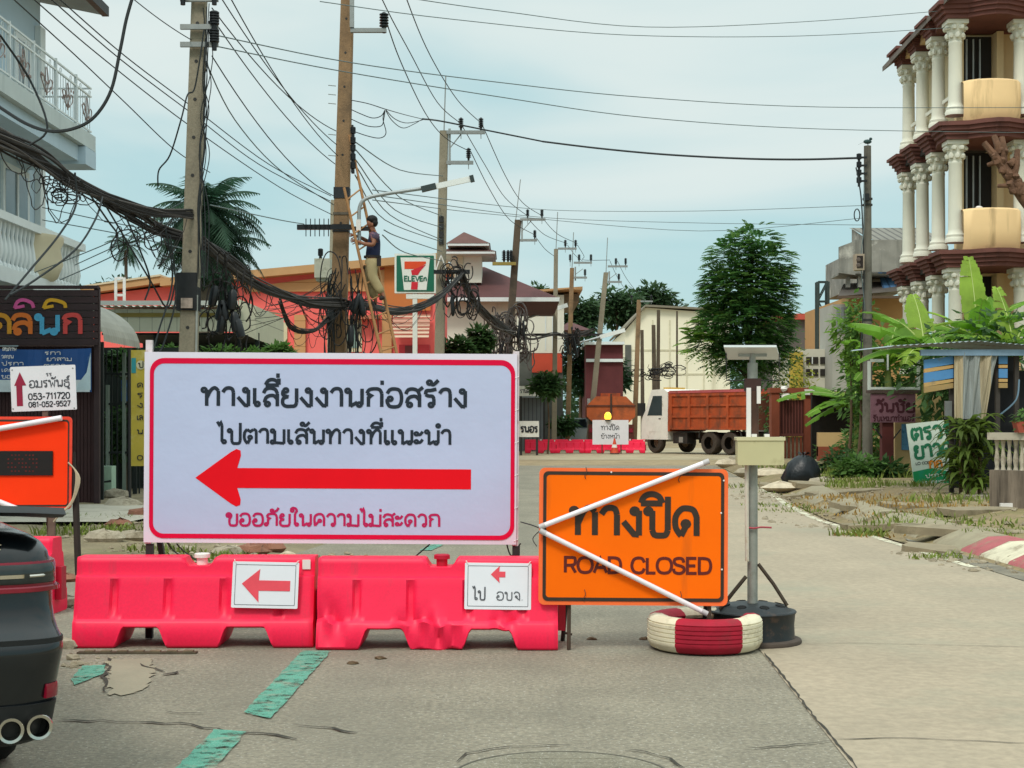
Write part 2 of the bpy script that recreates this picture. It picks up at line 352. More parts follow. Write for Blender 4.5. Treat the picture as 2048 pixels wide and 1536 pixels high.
def lattice(x0, x1, y0, y1, nx, ny, fz, name, m):
    b = MB(); vs = []
    for j in range(ny+1):
        for i in range(nx+1):
            x = x0+(x1-x0)*i/nx; y = y0+(y1-y0)*j/ny; vs.append((x, y, fz(x, y)))
    b.add(vs, [(j*(nx+1)+i, j*(nx+1)+i+1, (j+1)*(nx+1)+i+1, (j+1)*(nx+1)+i) for j in range(ny) for i in range(nx)])
    return struct(b.build(name, m, smooth=60))
def hn(x, y, s=0):
    return (math.sin(x*1.7+s)+math.sin(y*1.3+2*s+x*0.6)+math.sin((x+y)*2.9+s*3)*0.6+math.sin(x*5.3-y*4.1+s)*0.35)/3
b = MB().add([(-900,-60,-.03),(900,-60,-.03),(900,1800,-.03),(-900,1800,-.03)], [(0,1,2,3)]); struct(b.build('ground', M_dirt))
redge = [(4.5,-6),(4.5,16),(4.47,21.3),(4.75,25),(5.17,28.5),(5.8,37.5),(6.6,48)]
b = MB().add([(x, y, 0) for x, y in [(-60,-6)]+redge+[(-0.4,48),(-1.4,36),(-1.9,25),(-2.15,17),(-2.6,13.6),(-4.5,12.6),(-60,12.6)]], [tuple(range(14))])
struct(b.build('road', M_road))
b = MB().add([(x, y, .004) for x, y in [(1.36,-6)]+redge[:6]+[(2.9,37),(2.1,25),(1.75,16),(1.52,9),(1.38,6)]], [tuple(range(12))])
struct(b.build('road_lane', M_lane))
# cracks and joints: thin dark ribbons lying on the slab
def ground_line(name, pix, w, m=M_crack, jit=0.012, z=.008, seed=1, label=None):
    q = random.Random(seed); mb = MB(); pts = []
    raw = [G(*p) for p in pix]
    for a, c in zip(raw[:-1], raw[1:]):
        n = max(2, int((c-a).length/0.07))
        for k in range(n):
            p = a.lerp(c, k/n); pts.append((p.x+q.uniform(-jit, jit), p.y+q.uniform(-jit, jit)*1.5))
    pts.append((raw[-1].x, raw[-1].y)); vs = []; fs = []
    for i, p in enumerate(pts):
        a = pts[max(0, i-1)]; c = pts[min(len(pts)-1, i+1)]; d = math.hypot(c[0]-a[0], c[1]-a[1]) or 1; nx, ny = -(c[1]-a[1])/d, (c[0]-a[0])/d
        ww = w*q.uniform(.35, 1.2)*(0.25 if i in (0, len(pts)-1) else 1)/2
        vs += [(p[0]+nx*ww, p[1]+ny*ww, z), (p[0]-nx*ww, p[1]-ny*ww, z)]
    fs = [(2*i, 2*i+1, 2*i+3, 2*i+2) for i in range(len(pts)-1)]
    return struct(mb.add(vs, fs).build(name, m))
for i, (pix, w, jt) in enumerate([
    ([(1528,1308),(1580,1372),(1640,1450),(1675,1490),(1718,1545)], .014, .006), ([(1672,1482),(1800,1478),(1930,1484),(2060,1490)], .012, .004),
    ([(1668,1484),(1590,1492),(1545,1496),(1490,1499)], .012, .012), ([(118,1444),(180,1443),(330,1448),(380,1452),(430,1460),(490,1468),(545,1474),(594,1481)], .022, .02),
    ([(590,1450),(640,1456),(680,1463),(715,1468)], .02, .015), ([(213,1318),(214,1340),(210,1360),(214,1388)], .02, .02), ([(276,1330),(310,1340),(330,1346)], .018, .015),
    ([(374,1342),(356,1344),(350,1350)], .016, .01), ([(1600,1290),(1700,1288),(1830,1291),(2060,1296)], .006, .003),
    ([(1180,1285),(1240,1284),(1290,1285)], .010, .01), ([(912,1527),(930,1510),(980,1500),(1060,1494),(1140,1492)], .012, .008),
    ([(1250,1501),(1290,1506),(1340,1520),(1370,1540)], .012, .006), ([(330,1425),(360,1428),(415,1430)], .01, .01)]):
    ground_line('road_crack', pix, w, jit=jt, seed=i)
def ragged(pix, z, step=.06, jit=.006, seed=3):
    q = random.Random(seed); out = []; raw = [G(*p) for p in pix]
    for a, c in zip(raw, raw[1:]+raw[:1]):
        n = max(1, int((c-a).length/step))
        for k in range(n): p = a.lerp(c, k/n); out.append((p.x+q.uniform(-jit, jit), p.y+q.uniform(-jit, jit)*1.6, z))
    return out
for pix in ([(605,1304),(662,1304),(541,1440),(487,1427)], [(428,1462),(493,1466),(424,1545),(346,1545)], [(165,1334),(212,1332),(206,1350),(150,1372),(140,1362)], [(862,1090),(888,1090),(862,1102),(838,1102)]):
    struct(MB().add(ragged(pix, .0085), [tuple(range(len(ragged(pix, .0085))))]).build('road_marking', M_green))
eL = [G(2060,1166),(4.44,14.2,0),(4.42,16,0),(4.4,18.5,0),(4.38,21.3,0),(4.64,25,0),(5.05,28.5,0),(5.35,32,0)]
eL = [Vector(p) for p in eL[1:]]
struct(MB().add([(p.x-.05, p.y, .0085) for p in eL]+[(p.x+.05, p.y, .0085) for p in eL], [(i, i+1, 7+i+1, 7+i) for i in range(6)]).build('road_edge_line', M_line))
# patch of smoother mortar and the drain slot in front of the first barrier
_pp = ragged([(216,1320),(300,1318),(308,1345),(285,1378),(262,1392),(216,1390)], .006, .04, .025)
struct(MB().add(_pp, [tuple(range(len(_pp)))]).build('road_patch', mat('mortar_patch', '#938a76', .9, .08, 3, fine=.1)))
t = T('drain_cover', 'rusty sunken strip drain in the road before the first barrier', 'drain', G(275,1307))
MB().box(-.36,.36,-.03,.03,-.02,.012).build('frame', mat('drain_iron', '#4d4334', .8, .3, 12), t)
for k in range(7): MB().box(-.32+k*.1,-.26+k*.1,-.02,.02,.012,.02).build('bar', mat('drain_bar', '#6b5d49', .85, .3, 12), t)
c = G(1125,1556)
t = T('manhole_cover', 'round worn manhole cover set flush in the road at the bottom edge', 'manhole', (c.x, c.y, .004))
MB().lathe([(.44,.0),(.44,.005),(.43,.0055),(.43,.003)], n=48).build('frame', mat('manhole_iron', '#5d5a50', .9, .2, 9), t, smooth=30)
mb = MB().lathe([(.427,.0),(.427,.004)], n=48)
for k in range(-4, 5): mb.box(-.3+.02*abs(k),.3-.02*abs(k),k*.075-.004,k*.075+.004,.004,.0055)
mb.build('lid', mat('manhole_lid', '#857f6d', .92, .12, 3, fine=.35,bump=.4,bscale=50), t)
struct(MB().add([tuple(G(*p))[:2]+(.0095,) for p in [(356,1346),(326,1351),(326,1352.5),(357,1349)]], [(0,1,2,3)]).build('road_hole', M_crack))
for px, py, n in [(1290,1279,1),(1185,1279,2),(760,1318,3),(705,1328,2)]:
    c = G(px, py); struct(MB().blob((c.x,c.y,.004),(.035,.03,.012),8,.3,px).build('road_debris', mat('leaf_litter', '#5d4a35', .95, .3, 20)))

# right-hand verge: sloped kerb, broken paving, dirt
def rx(y):
    for (xa, ya), (xb, yb) in zip(redge[:-1], redge[1:]):
        if ya <= y <= yb: return xa+(xb-xa)*(y-ya)/(yb-ya)
    return 6.6+(y-48)*.1
def verge(x, y):
    u = x-rx(y)
    if u < .22: return -.012
    k = min(1, (u-.22)/.4); return -.01+.13*k+(.035*hn(x*2, y*2, 3) if u > .7 else 0)+(.10*min(1, max(0, u-1.0)))
M_verge = mat('verge_soil', '#8f7d5c', .95, .25, 1.6, bump=.7, bscale=9, dirt=('#6d6a3c', 1.1, .50), fine=.3)
b = MB(); vs = []; ys = [3+.35*i for i in range(130)]; us = [0.1,.22,.35,.5,.65,.9,1.2,1.6,2,2.5,3,3.6,4.4,6]
for y in ys: vs += [(rx(y)+u, y, verge(rx(y)+u, y)) for u in us]
n = len(us); b.add(vs, [(j*n+i, j*n+i+1, (j+1)*n+i+1, (j+1)*n+i) for j in range(len(ys)-1) for i in range(n-1)])
struct(b.build('verge', M_verge, smooth=60))
def kerb_piece(y0, y1, key, hexc):
    mb = MB(); vs = []
    yy = [y0+(y1-y0)*i/4 for i in range(5)]
    for y in yy:
        x = rx(y); vs += [(x+.30, y, -.01), (x+.34, y, .05), (x+.62, y, .175), (x+.84, y, .185), (x+.86, y, .05)]
    mb.add(vs, [(j*5+i, j*5+i+1, (j+1)*5+i+1, (j+1)*5+i) for j in range(4) for i in range(4)]+[(4,3,2,1,0),(20,21,22,23,24)])
    return struct(mb.build('kerb', mat(key, hexc, .9, .14, 5, bump=.4, bscale=20, dirt=('#8b7d66', 4, .5)), smooth=40))
kerb_piece(12.2,12.95,'kerb_red','#a55a5c'); kerb_piece(12.96,13.7,'kerb_white','#cfc6ac'); kerb_piece(13.71,14.35,'kerb_red','#a55a5c'); kerb_piece(14.36,15.2,'kerb_white','#cfc6ac')
kerb_piece(15.21,15.85,'kerb_red',''); kerb_piece(15.86,16.9,'kerb_plain','#948a72'); kerb_piece(17.6,19.9,'kerb_plain',''); kerb_piece(20.3,23.9,'kerb_plain',''); kerb_piece(24.6,28.5,'kerb_plain','')
struct(MB().add([(x, y, .003) for x, y in [(4.52,10),(4.82,10),(4.82,15),(4.78,18.0),(4.6,17),(4.52,15)]], [tuple(range(6))]).build('gutter', mat('gutter_silt', '#7d7565', .8, .2, 3, dirt=('#58544c', 2, .5))))
# loose paving slabs heaved out of the pavement
q = random.Random(21)
slabs = [(1890,1085,.9,.5,.09,.10),(1800,1048,1.5,.45,-.06,.08),(1930,1070,1.6,.4,.04,.09),(1720,1020,.9,.5,.1,.08),(1690,990,1.4,.6,-.05,.1),(1640,975,1.2,.7,.06,.1),(1600,985,.8,.5,-.1,.09),(1560,968,.9,.5,.12,.1),(1960,1040,1.1,.5,.0,.09),(1830,1022,1.1,.4,.06,.07)]
for i, (px, py, w, d, ti, th) in enumerate(slabs):
    c = G(px, py, .1); M = Matrix.Rotation(q.uniform(-.35,.35),3,'Z')@Matrix.Rotation(ti,3,'Y')@Matrix.Rotation(.05+ti*.5,3,'X')
    mb = MB(); poly = []
    for k in range(11):
        a = 2*PI*k/11; rr = q.uniform(.8,1.1)/max(abs(math.cos(a)),abs(math.sin(a))); poly.append((w/2*min(1,rr)*math.cos(a)*1.08 if abs(math.cos(a))<.5 else w/2*math.copysign(q.uniform(.82,1.02),math.cos(a)), d/2*math.sin(a)*q.uniform(.8,1.1)))
    mb.slab(poly,-th/2,th/2); mb.v = [tuple(M@Vector(v)) for v in mb.v]
    struct(mb.build('paving_slab', M_slab, loc=(c.x, c.y, verge(c.x, c.y)+.005)))
# left-hand verge: dirt shoulder with rubble between the side street and the shops
def lverge(x, y):
    e = min(1, max(0, (-2.15-x+.1*math.sin(y*2.2)))/.7)*min(1, max(0, (y-13.2)/1.4)); return -.02+e*(.10+.05*hn(x*1.6, y*1.2, 1))
M_lv = mat('shoulder_soil', '#8d8064', .95, .25, 1.4, bump=.7, bscale=10, dirt=('#67673e', .9, .55, .7), fine=.3)
lattice(-9.5,-1.6,12.8,38,52,90,lverge,'dirt_shoulder',M_lv)
struct(MB().add([(x,y,.13) for x,y in [(-14,18.6),(-4.9,18.9),(-4.7,22.9),(-14,22.9)]], [(0,1,2,3)]).build('apron', mat('apron_concrete', '#b3ac9c', .9, .08, 2, dirt=('#8d8473', 1.5, .52))))
struct(MB().add([(x,y,-.02) for x,y in [(-60,56),(60,56),(60,82),(-60,82)]], [(0,1,2,3)]).build('cross_street', mat('cross_street', '#a4977c', .95, .12, .5, dirt=('#857860', .6, .5))))

# grass tufts and weeds: nobody could count the blades
M_grass = mat('grass_blades', '#6d7a34', .9, .35, 3)
def tufts(spots, name='grass'):
    q = random.Random(len(spots)*13); mb = MB(); vs = []; fs = []
    for c, rad, n, h in spots:
        for _ in range(n):
            a = q.uniform(0, 2*PI); r = rad*math.sqrt(q.random()); x, y = c[0]+r*math.cos(a)*1.5, c[1]+r*math.sin(a); z = c[2]-.02
            hh = h*q.uniform(.4, 1.15); t = q.uniform(0, 2*PI); lx, ly = hh*.55*math.cos(t), hh*.55*math.sin(t); w = .006+.012*q.random()
            wx, wy = -w*math.sin(t+.8), w*math.cos(t+.8); k = len(vs)
            vs += [(x-wx,y-wy,z),(x+wx,y+wy,z),(x+lx*.4+wx*.7,y+ly*.4+wy*.7,z+hh*.65),(x+lx*.4-wx*.7,y+ly*.4-wy*.7,z+hh*.65),(x+lx,y+ly,z+hh)]
            fs += [(k,k+1,k+2,k+3),(k+3,k+2,k+4)]
    mb.add(vs, fs); o = mb.build(name, M_grass); o['kind'] = 'stuff'; return o
sp = []
q = random.Random(5)
for px, py, rad, n, h in [(540,1112,.35,260,.12),(420,1110,.3,160,.1),(190,1060,.5,320,.13),(230,1035,.6,260,.12),(330,1098,.3,120,.1),(600,1105,.3,160,.1),(1760,983,.7,300,.16),(1700,972,.4,160,.18),(1800,965,.6,260,.26),(1600,1010,.5,140,.09),(1570,1000,.5,160,.09),(1715,1055,.25,160,.14),(1880,1098,.22,80,.12),(1940,1060,.7,160,.12),(1840,1050,.6,140,.12),(1900,1040,.7,160,.1),(1550,975,.6,120,.09),(1730,960,.6,300,.35),(1590,945,.9,260,.2),(1480,965,.7,160,.12),(1660,962,.7,220,.2),(2030,1075,.4,120,.1),(1965,1020,.8,260,.14)]:
    c = G(px, py, .1); z = verge(c.x, c.y) if px > 1300 else lverge(c.x, c.y)
    sp.append(((c.x, c.y, z), rad, n, h))
tufts(sp)
M_dry = mat('dry_grass', '#97783f', .95, .3, 3); M_grass2 = M_grass; M_grass = M_dry
tufts([((G(px,py,.2).x, G(px,py,.2).y, verge(G(px,py,.2).x, G(px,py,.2).y)), rad, n, h) for px,py,rad,n,h in [(1830,995,1.2,420,.07),(1770,1003,1.0,240,.06),(1900,1010,1.0,300,.07),(1860,1020,.9,200,.06),(1760,1040,.4,90,.09)]], 'dry_grass')
M_grass = M_grass2
# gravel and crumbs of concrete strewn over both verges
def gravel(name, spots, m, seed):
    q = random.Random(seed); mb = MB()
    for px, py, rad, n in spots:
        c = G(px, py, .1)
        for _ in range(n):
            a = q.uniform(0, 2*PI); r = rad*math.sqrt(q.random()); x, y = c.x+r*math.cos(a), c.y+r*math.sin(a)*1.6; s = q.choice((.012,.016,.02,.03,.045))*q.uniform(.7,1.2)
            mb.blob((x, y, max(.0, (verge(x, y) if px > 1000 else lverge(x, y)))+s*.2), (s, s*.8, s*.5), 5, .25, q.randrange(999))
    o = mb.build(name, m); o['kind'] = 'stuff'
gravel('gravel', [(1830,1005,1.6,240),(1700,1030,1.2,160),(1930,1050,1.0,140),(1620,985,1.4,160),(1880,1095,.5,60),(1960,1110,.5,60),(1560,985,1.0,80),(1530,965,1.2,80)], mat('gravel_stone','#978b76',.95,.25,9), 5)
gravel('gravel', [(240,1060,1.0,170),(420,1110,.5,90),(560,1108,.5,80),(130,1180,.3,50),(330,1095,.6,80),(700,1100,.4,40),(180,1290,.15,20)], MATS['gravel_stone'], 6)
# rubble stones on the shoulder
M_stone = [mat('rubble_grey','#a59a86',.95,.2,6,bump=.5,dirt=('#6e6450',5,.5)), mat('rubble_red','#8b5f4c',.95,.2,6,bump=.5), mat('rubble_pale','#c3b49c',.95,.2,6,bump=.4)]
stones = [(455,1112,.17,0),(500,1108,.2,1),(540,1100,.18,1),(470,1106,.14,2),(575,1108,.1,2),(325,1100,.22,0),(365,1105,.12,0),(270,1085,.2,0),(240,1060,.16,1),(210,1090,.22,0),(250,1020,.3,0),(285,1040,.25,1),(230,1000,.3,0),(130,1150,.12,1),(135,1200,.14,0),(128,1280,.1,0)]
for i, (px, py, r, k) in enumerate(stones):
    c = G(px, py, .05); zz = max(0, lverge(c.x, c.y))
    o = MB().blob((0,0,0),(r,r*.7,r*.42),9,.22,i).build('rubble_stone', M_stone[k], smooth=35, loc=(c.x,c.y,zz+r*.16))
    tag(o, 'rough broken lump of concrete or brick on the dirt behind the pink barriers', 'stone', 'rubble on the dirt shoulder')
for i,(px,py,r) in enumerate([(1600,958,.3),(1650,968,.35),(1560,975,.3),(1690,970,.25),(1540,950,.4),(1500,945,.35),(1460,928,.4),(1480,920,.4)]):
    c = G(px, py, .1); o = MB().blob((0,0,0),(r*1.2,r*.8,r*.4),9,.2,50+i).build('concrete_lump', M_stone[0 if i%2 else 2], smooth=35, loc=(c.x,c.y,.1))
    tag(o, 'broken lump of concrete on the verge beyond the road closed sign', 'stone', 'concrete lumps along the right verge')
# ------------------------------------------------------------------ water-filled road barriers
M_pink = mat('barrier_plastic', (0.98, 0.016, 0.075, 1), .45, .05, 3, bump=.06, bscale=8, spec=.3, dirt=('#9c4450', 3.0, .60, .45), streak=('#b03c4c', 6.0, .60), fine=.08)
M_pinkd = mat('barrier_plug', '#b01030', .5, .1, 6)
M_white = mat('white_plastic', '#e2ddd8', .5, .05, 6)
M_steel = mat('galvanised', '#9a9c96', .5, .12, 8, metal=.5)
M_rust = mat('rusty_steel', '#4a3a2f', .75, .3, 14, metal=.2)
M_dark = mat('dark_steel', '#2b2a29', .6, .2, 10)
def sstep(a, b, x):
    t = min(1, max(0, (x-a)/(b-a))); return t*t*(3-2*t)
def barrier(name, label, loc, rz, seed=0, dent=False, cap=True, group='pink water barriers across the road'):
    t = T(name, label, 'barrier', loc, rz, group); Lb = 1.49; H = .555; xs = []
    keys = [0,.004,.015,.03]+[.03+.0145*i for i in range(1,99)]+[Lb-.03,Lb-.015,Lb-.004,Lb]
    feet = [(.285,.56),(.925,1.22)]; ribs = [.25,.585,.935,1.27]
    def bot(x):
        for a, b in feet:
            if a-.03 < x < b+.03: return .125*min(sstep(a-.03, a+.035, x), 1-sstep(b-.035, b+.03, x))
        return 0.0
    def top(x): return H-.055*(sstep(.66,.70,x)-sstep(.83,.87,x))
    prof = [('b',.20),('b',.215),(.02,.222),(.09,.22),(.155,.215),(.168,.205),(.18,.19),(.21,.183),(.27,.17),(.33,.157),(.385,.146),(.425,.138),(.437,.134),(.444,.116),(.47,.109),(.52,.106),('t-',.102),('t',.09),('t',.05)]
    vs = []; m = len(prof)
    q = random.Random(seed)
    dn = [(.06,.17,.18,.05),(.62,.10,.17,.06),(.8,.05,.14,.04),(1.16,.17,.1,.03),(.72,.15,.1,-.03)]
    for x in keys:
        bz = bot(x); tz = top(x); edge = min(x, Lb-x); ins = .012*(1-sstep(0,.02,edge))
        row = []
        for kz, y in prof:
            z = bz+.0 if kz == 'b' and y < .21 else bz+.008 if kz == 'b' else tz if kz == 't' else tz-.012 if kz == 't-' else max(kz, bz+.012)
            z = min(z, tz-.001) if kz not in ('t',) else z
            yy = y-ins
            for rb in ribs:
                d = abs(x-rb)
                if .185 < z < .425: yy -= .024*(1-sstep(.019,.028,d))*sstep(.185,.21,z)*(1-sstep(.405,.425,z))
            row.append([x, -yy, z])
        vs.append(row)
    allv = []; fs = []
    for row in vs: allv += row+[[x, -y, z] for x, y, z in reversed(row)]
    if dent:
        for v in allv:
            if v[1] < 0:
                for cx, cz, rr, dep in dn:
                    d = math.hypot((v[0]-cx), (v[2]-cz)*1.2)
                    if d < rr:
                        f = 1-d/rr; v[1] += dep*f*(1 if f < .55 else .55/f)+.018*f*math.sin(v[0]*55+v[2]*38+cx*9); v[2] += .02*f*math.sin(v[0]*31) if v[2] < .2 else 0
                v[2] = max(v[2], 0)
    M2 = 2*m; n = len(keys)
    for i in range(n-1):
        for k in range(M2): fs.append((i*M2+k, (i+1)*M2+k, (i+1)*M2+(k+1) % M2, i*M2+(k+1) % M2))
    fs.append(tuple(range(M2))); fs.append(tuple((n-1)*M2+k for k in range(M2-1, -1, -1)))
    mb = MB(); mb.add(allv, fs); mb.build('body', M_pink, t, smooth=38)
    MB().lathe([(.035,.0),(.035,.045),(.05,.047),(.05,.07),(.044,.075)],(.765,0,H-.058),16).build('fill_cap', M_white if cap else M_pinkd, t, smooth=30)
    MB().box(Lb+.004,Lb+.05,-.05,.05,.1,.34).build('connector', M_pinkd, t)
    return t
B1 = barrier('road_barrier', 'pink water barrier with a white cap and a long arrow notice, beside the parked car', (-2.73, 9.35, 0), R(0.6), 1)
B2 = barrier('road_barrier', 'dented pink water barrier with crumpled feet, behind the orange road closed sign', (-1.205, 9.28, 0), R(-.8), 2, dent=True, cap=False)
B0 = barrier('road_barrier', 'pink water barrier half hidden behind the dark car, with a white patch', (-4.84, 10.95, 0), R(-3), 3)
MB().obox((1.36,-.118,.46),(.11,.004,.07),Matrix.Identity(3)).build('sticker', M_white, B0)
MB().obox((1.44,-.116,.51),(.05,.004,.06),Matrix.Identity(3)).build('sticker', M_white, B1)

# small notices tied to the barriers
M_paper = mat('notice_board', '#dcdce2', .6, .03, 5)
M_ink = mat('ink_black', '#20232a', .6, .1, 20); M_inkg = mat('ink_grey', '#4a4c52', .6, .1, 20)
M_soft = mat('notice_red', '#e04856', .55, .08, 8)
def notice(label, c, w, h, tilt, rz):
    t = T('arrow_notice', label, 'sign', c, rz, 'white notices on the barriers'); t.rotation_euler[1] = tilt; t.rotation_euler[0] = R(-9)
    MB().prism(rrect(-w/2,w/2,-h/2,h/2,.008),-.002,.004).build('board', M_paper, t)
    po = rrect(-w/2+.018,w/2-.018,-h/2+.018,h/2-.018,.006); pi = rrect(-w/2+.021,w/2-.021,-h/2+.021,h/2-.021,.005)
    ring(MB(), po, pi, -.0035).build('border_line', M_inkg, t)
    for sx in (-1, 1): MB().tube([(sx*(w/2-.02),-.004,h/2-.012),(sx*(w/2-.01),-.008,h/2+.006),(sx*(w/2-.005),.02,h/2+.012)],.003,5).build('tie', M_white, t)
    return t
k = 321
c = P(532,1169,9.2); t = notice('white notice with a long red arrow on the first pink barrier', (c.x, 9.172, c.z), 132/k, 92/k, R(1.2), R(.6))
MB().prism([(-.145,.006),(-.035,.098),(-.04,.028),(.155,.028),(.155,-.036),(-.04,-.036),(-.037,-.108)][::-1],-.0045,-.003).build('arrow', M_soft, t)
c = P(996,1171,9.15); t = notice('white notice with a short red arrow and Thai text on the dented barrier', (c.x, 9.112, c.z), 132/k, 92/k, R(.6), R(-.8))
MB().prism([(-.045,.072),(.01,.125),(.007,.09),(.045,.09),(.045,.055),(.007,.055),(.01,.02)][::-1],-.0045,-.003).build('arrow', M_soft, t)
mb = MB(); stroke_text(mb,'ไป',-.155,-.078,-.085,.056,.15,-.0045); stroke_text(mb,'อบจ.',-.012,.155,-.085,.05,.13,-.0045); mb.build('lettering', M_inkg, t)

# ------------------------------------------------------------------ the big white detour sign
kx = 9.5/F
def sx(px): return (px-660)*kx
def sz(py): return EYE-(py-HY)*kx
t = T('detour_sign', 'big white vinyl detour sign with a long red arrow and rounded red border', 'sign', ((660-1024)*kx, 9.5, 0), R(0.0)); t.rotation_euler[1] = R(0.35)
M_vin = mat('vinyl', '#b9c1de', .45, .035, 1.1, bump=.6, bscale=1.3, spec=.35); M_vine = mat('vinyl_edge', '#dcd5e2', .5, .03, 2)
# the banner sheet sags a little between its ties: a gently rippled lattice with a thickness
def rip(x, z): return .006*math.sin(x*2.3+1)+.004*math.sin(z*3.1+x*1.1)
def sheet(x0,x1,z0,z1,nx,nz,y):
    vs=[]; fs=[]
    for j in range(nz+1):
        for i in range(nx+1):
            x=x0+(x1-x0)*i/nx; z=z0+(z1-z0)*j/nz; vs.append((x,y+rip(x,z)*.0,z))
    fs=[(j*(nx+1)+i,j*(nx+1)+i+1,(j+1)*(nx+1)+i+1,(j+1)*(nx+1)+i) for j in range(nz) for i in range(nx)]
    return vs,fs
MB().box(sx(286),sx(1031),-.002,.012,sz(1087),sz(706)).build('banner', M_vine, t)
MB().prism(rrect(sx(303),sx(1019),sz(1071),sz(725),.075),-.0045,-.0025).build('panel', M_vin, t)
M_crim = mat('crimson_ink', '#d8053c', .6, .05, 4, spec=.15); M_arrow = mat('red_ink', '#e60a1c', .6, .04, 4, spec=.15); M_navy = mat('navy_ink', '#17212f', .5, .1, 6); M_mag = mat('magenta_ink', '#b80d55', .5, .08, 6)
ring(MB(), rrect(sx(297),sx(1027),sz(1078),sz(718),.09,8), rrect(sx(305),sx(1019),sz(1069),sz(729),.068,8), -.006).build('border', M_crim, t)
MB().prism([(sx(a),sz(c)) for a,c in [(389,957),(460,1008),(471,1014),(479,1011),(480,1000),(473,977),(940,977),(940,937),(473,937),(480,912),(479,902),(471,899),(460,905)]],-.0065,-.0035).build('arrow', M_arrow, t)
mb = MB(); h = 36*kx; stroke_text(mb,'ทางเลี่ยงงานก่อสร้าง',sx(400),sx(930),sz(813),h,.20,-.0065); mb.build('lettering', M_navy, t)
mb = MB(); h = 29*kx; stroke_text(mb,'ไปตามเส้นทางที่แนะนำ',sx(433),sx(899),sz(888),h,.2,-.0065); mb.build('lettering', M_navy, t)
mb = MB(); h = 24*kx; stroke_text(mb,'ขออภัยในความไม่สะดวก',sx(451),sx(878),sz(1052),h,.2,-.0065); mb.build('lettering', M_mag, t)
for a, top in ((293, 682), (1029, 700)):
    MB().box(sx(a)-.02,sx(a)+.02,.014,.05,sz(1090),sz(top)).build('post', mat('post_paint', '#cfc3c6', .6, .15, 8, dirt=('#9a7468', 9, .55)), t)
    MB().box(sx(a+3)-.022,sx(a+3)+.022,.014,.058,0,sz(1090)-.002).build('leg', M_dark, t)
MB().box(sx(313),sx(1010),.016,.05,sz(716),sz(708)).build('rail', M_steel, t); MB().box(sx(313),sx(1010),.016,.05,sz(1084),sz(1076)).build('rail', M_steel, t)
for a in (293, 1029): MB().bar((sx(a),.06,1.0),(sx(a),.75,.02),.035).build('stay', M_dark, t)
q = random.Random(3)
for i in range(6):
    zz = sz(1080)+i*.21; MB().tube([(sx(1027),-.006,zz),(sx(1034),.01,zz+.01),(sx(1031),.06,zz+.02)],.003,5).build('tie', M_white, t)
for pts in ([(330,1086),(345,1105),(375,1125)],[(350,1090),(365,1105),(400,1130)],[(858,1088),(830,1112),(812,1128)],[(1012,1086),(1022,1110),(1040,1085)]):
    MB().tube(spline([(sx(a),.03,sz(c)) for a,c in pts],5),.005,5).build('loose_wire', M_dark, t)

# ------------------------------------------------------------------ orange road-closed sign with its light tubes
kx = 9.05/F
def sx(px): return (px-1265)*kx
def sz(py): return EYE-(py-HY)*kx
t = T('road_closed_sign', 'orange road closed sign with black border crossed by two white light tubes', 'sign', ((1265-1024)*kx, 9.05, 0), R(.5)); t.rotation_euler[1] = R(.5); t.rotation_euler[0] = R(-1.5)
M_or = mat('orange_sheet', (1.0, .15, .0, 1), .6, .05, 2.2, spec=.12, dirt=('#d9813c', 5, .62, .55), streak=('#b8581a', 5, .62), emit=None); M_ore = mat('orange_edge', (.95, .15, .03, 1), .5, .08, 6, dirt=('#d8b090', 10, .68))
M_brn = mat('sign_black', '#33251a', .55, .15, 12, dirt=('#c85a10', 9, .68)); M_mar = mat('sign_maroon', '#5e1408', .55, .12, 12); M_tube = mat('tube_white', '#e6dee2', .4, .03, 5)
MB().prism(rrect(sx(1076),sx(1455),sz(1211),sz(937),.035),-.001,.014).build('board', M_ore, t)
MB().prism(rrect(sx(1087),sx(1444),sz(1200),sz(948),.025),-.004,-.0005).build('face', M_or, t)
ring(MB(), rrect(sx(1084),sx(1447),sz(1203),sz(944),.03), rrect(sx(1090.5),sx(1440.5),sz(1196),sz(951),.02), -.0055).build('border', M_brn, t)
mb = MB(); stroke_text(mb,'ทางปิด',sx(1138),sx(1394),sz(1071),55*kx,.22,-.006,loop=.09); mb.build('lettering', M_brn, t)
mb = MB(); stroke_text(mb,'ROAD CLOSED',sx(1126),sx(1420),sz(1146),30*kx,.2,-.006); mb.build('lettering', M_mar, t)
for i,(a, c) in enumerate((((1076,1056),(1415,921)), ((1077,1062),(1413,1226)))):
    p, r_ = Vector((sx(a[0]),-.035-.008*i,sz(a[1]))), Vector((sx(c[0]),-.03,sz(c[1])))
    tb = MB().tube([p, p.lerp(r_,.5), r_],.0165,10).build('light_tube', M_tube, t, smooth=40)
    for e, f in ((0,.035),(.965,1)): MB().tube([p.lerp(r_,e),p.lerp(r_,f)],.018,10).build('end_cap', mat('tube_cap','#b9b4b4',.5), tb, smooth=40)
for px in (1138, 1420): MB().tube([(sx(px),.03,0.0),(sx(px),.03,sz(1205))],.012,8).build('leg', M_rust, t)
MB().tube([(sx(1138),.035,.55),(sx(1131),.42,.0)],.014,8).build('rear_leg', M_dark, t); MB().tube([(sx(1420),.035,.55),(sx(1424),.42,.0)],.014,8).build('rear_leg', M_dark, t)
MB().tube([(sx(1131),.42,.06),(sx(1150),.40,.05)],.008,6).build('foot', M_rust, t)
for a, c in ((1169,945),(1357,950),(1168,1190),(1360,1192)):
    MB().tube(spline([(sx(a),-.008,sz(c-10)),(sx(a+2),-.012,sz(c)),(sx(a-2),-.01,sz(c+8)),(sx(a),-.007,sz(c+14))],4),.0022,5).build('tie_wire', M_rust, t)
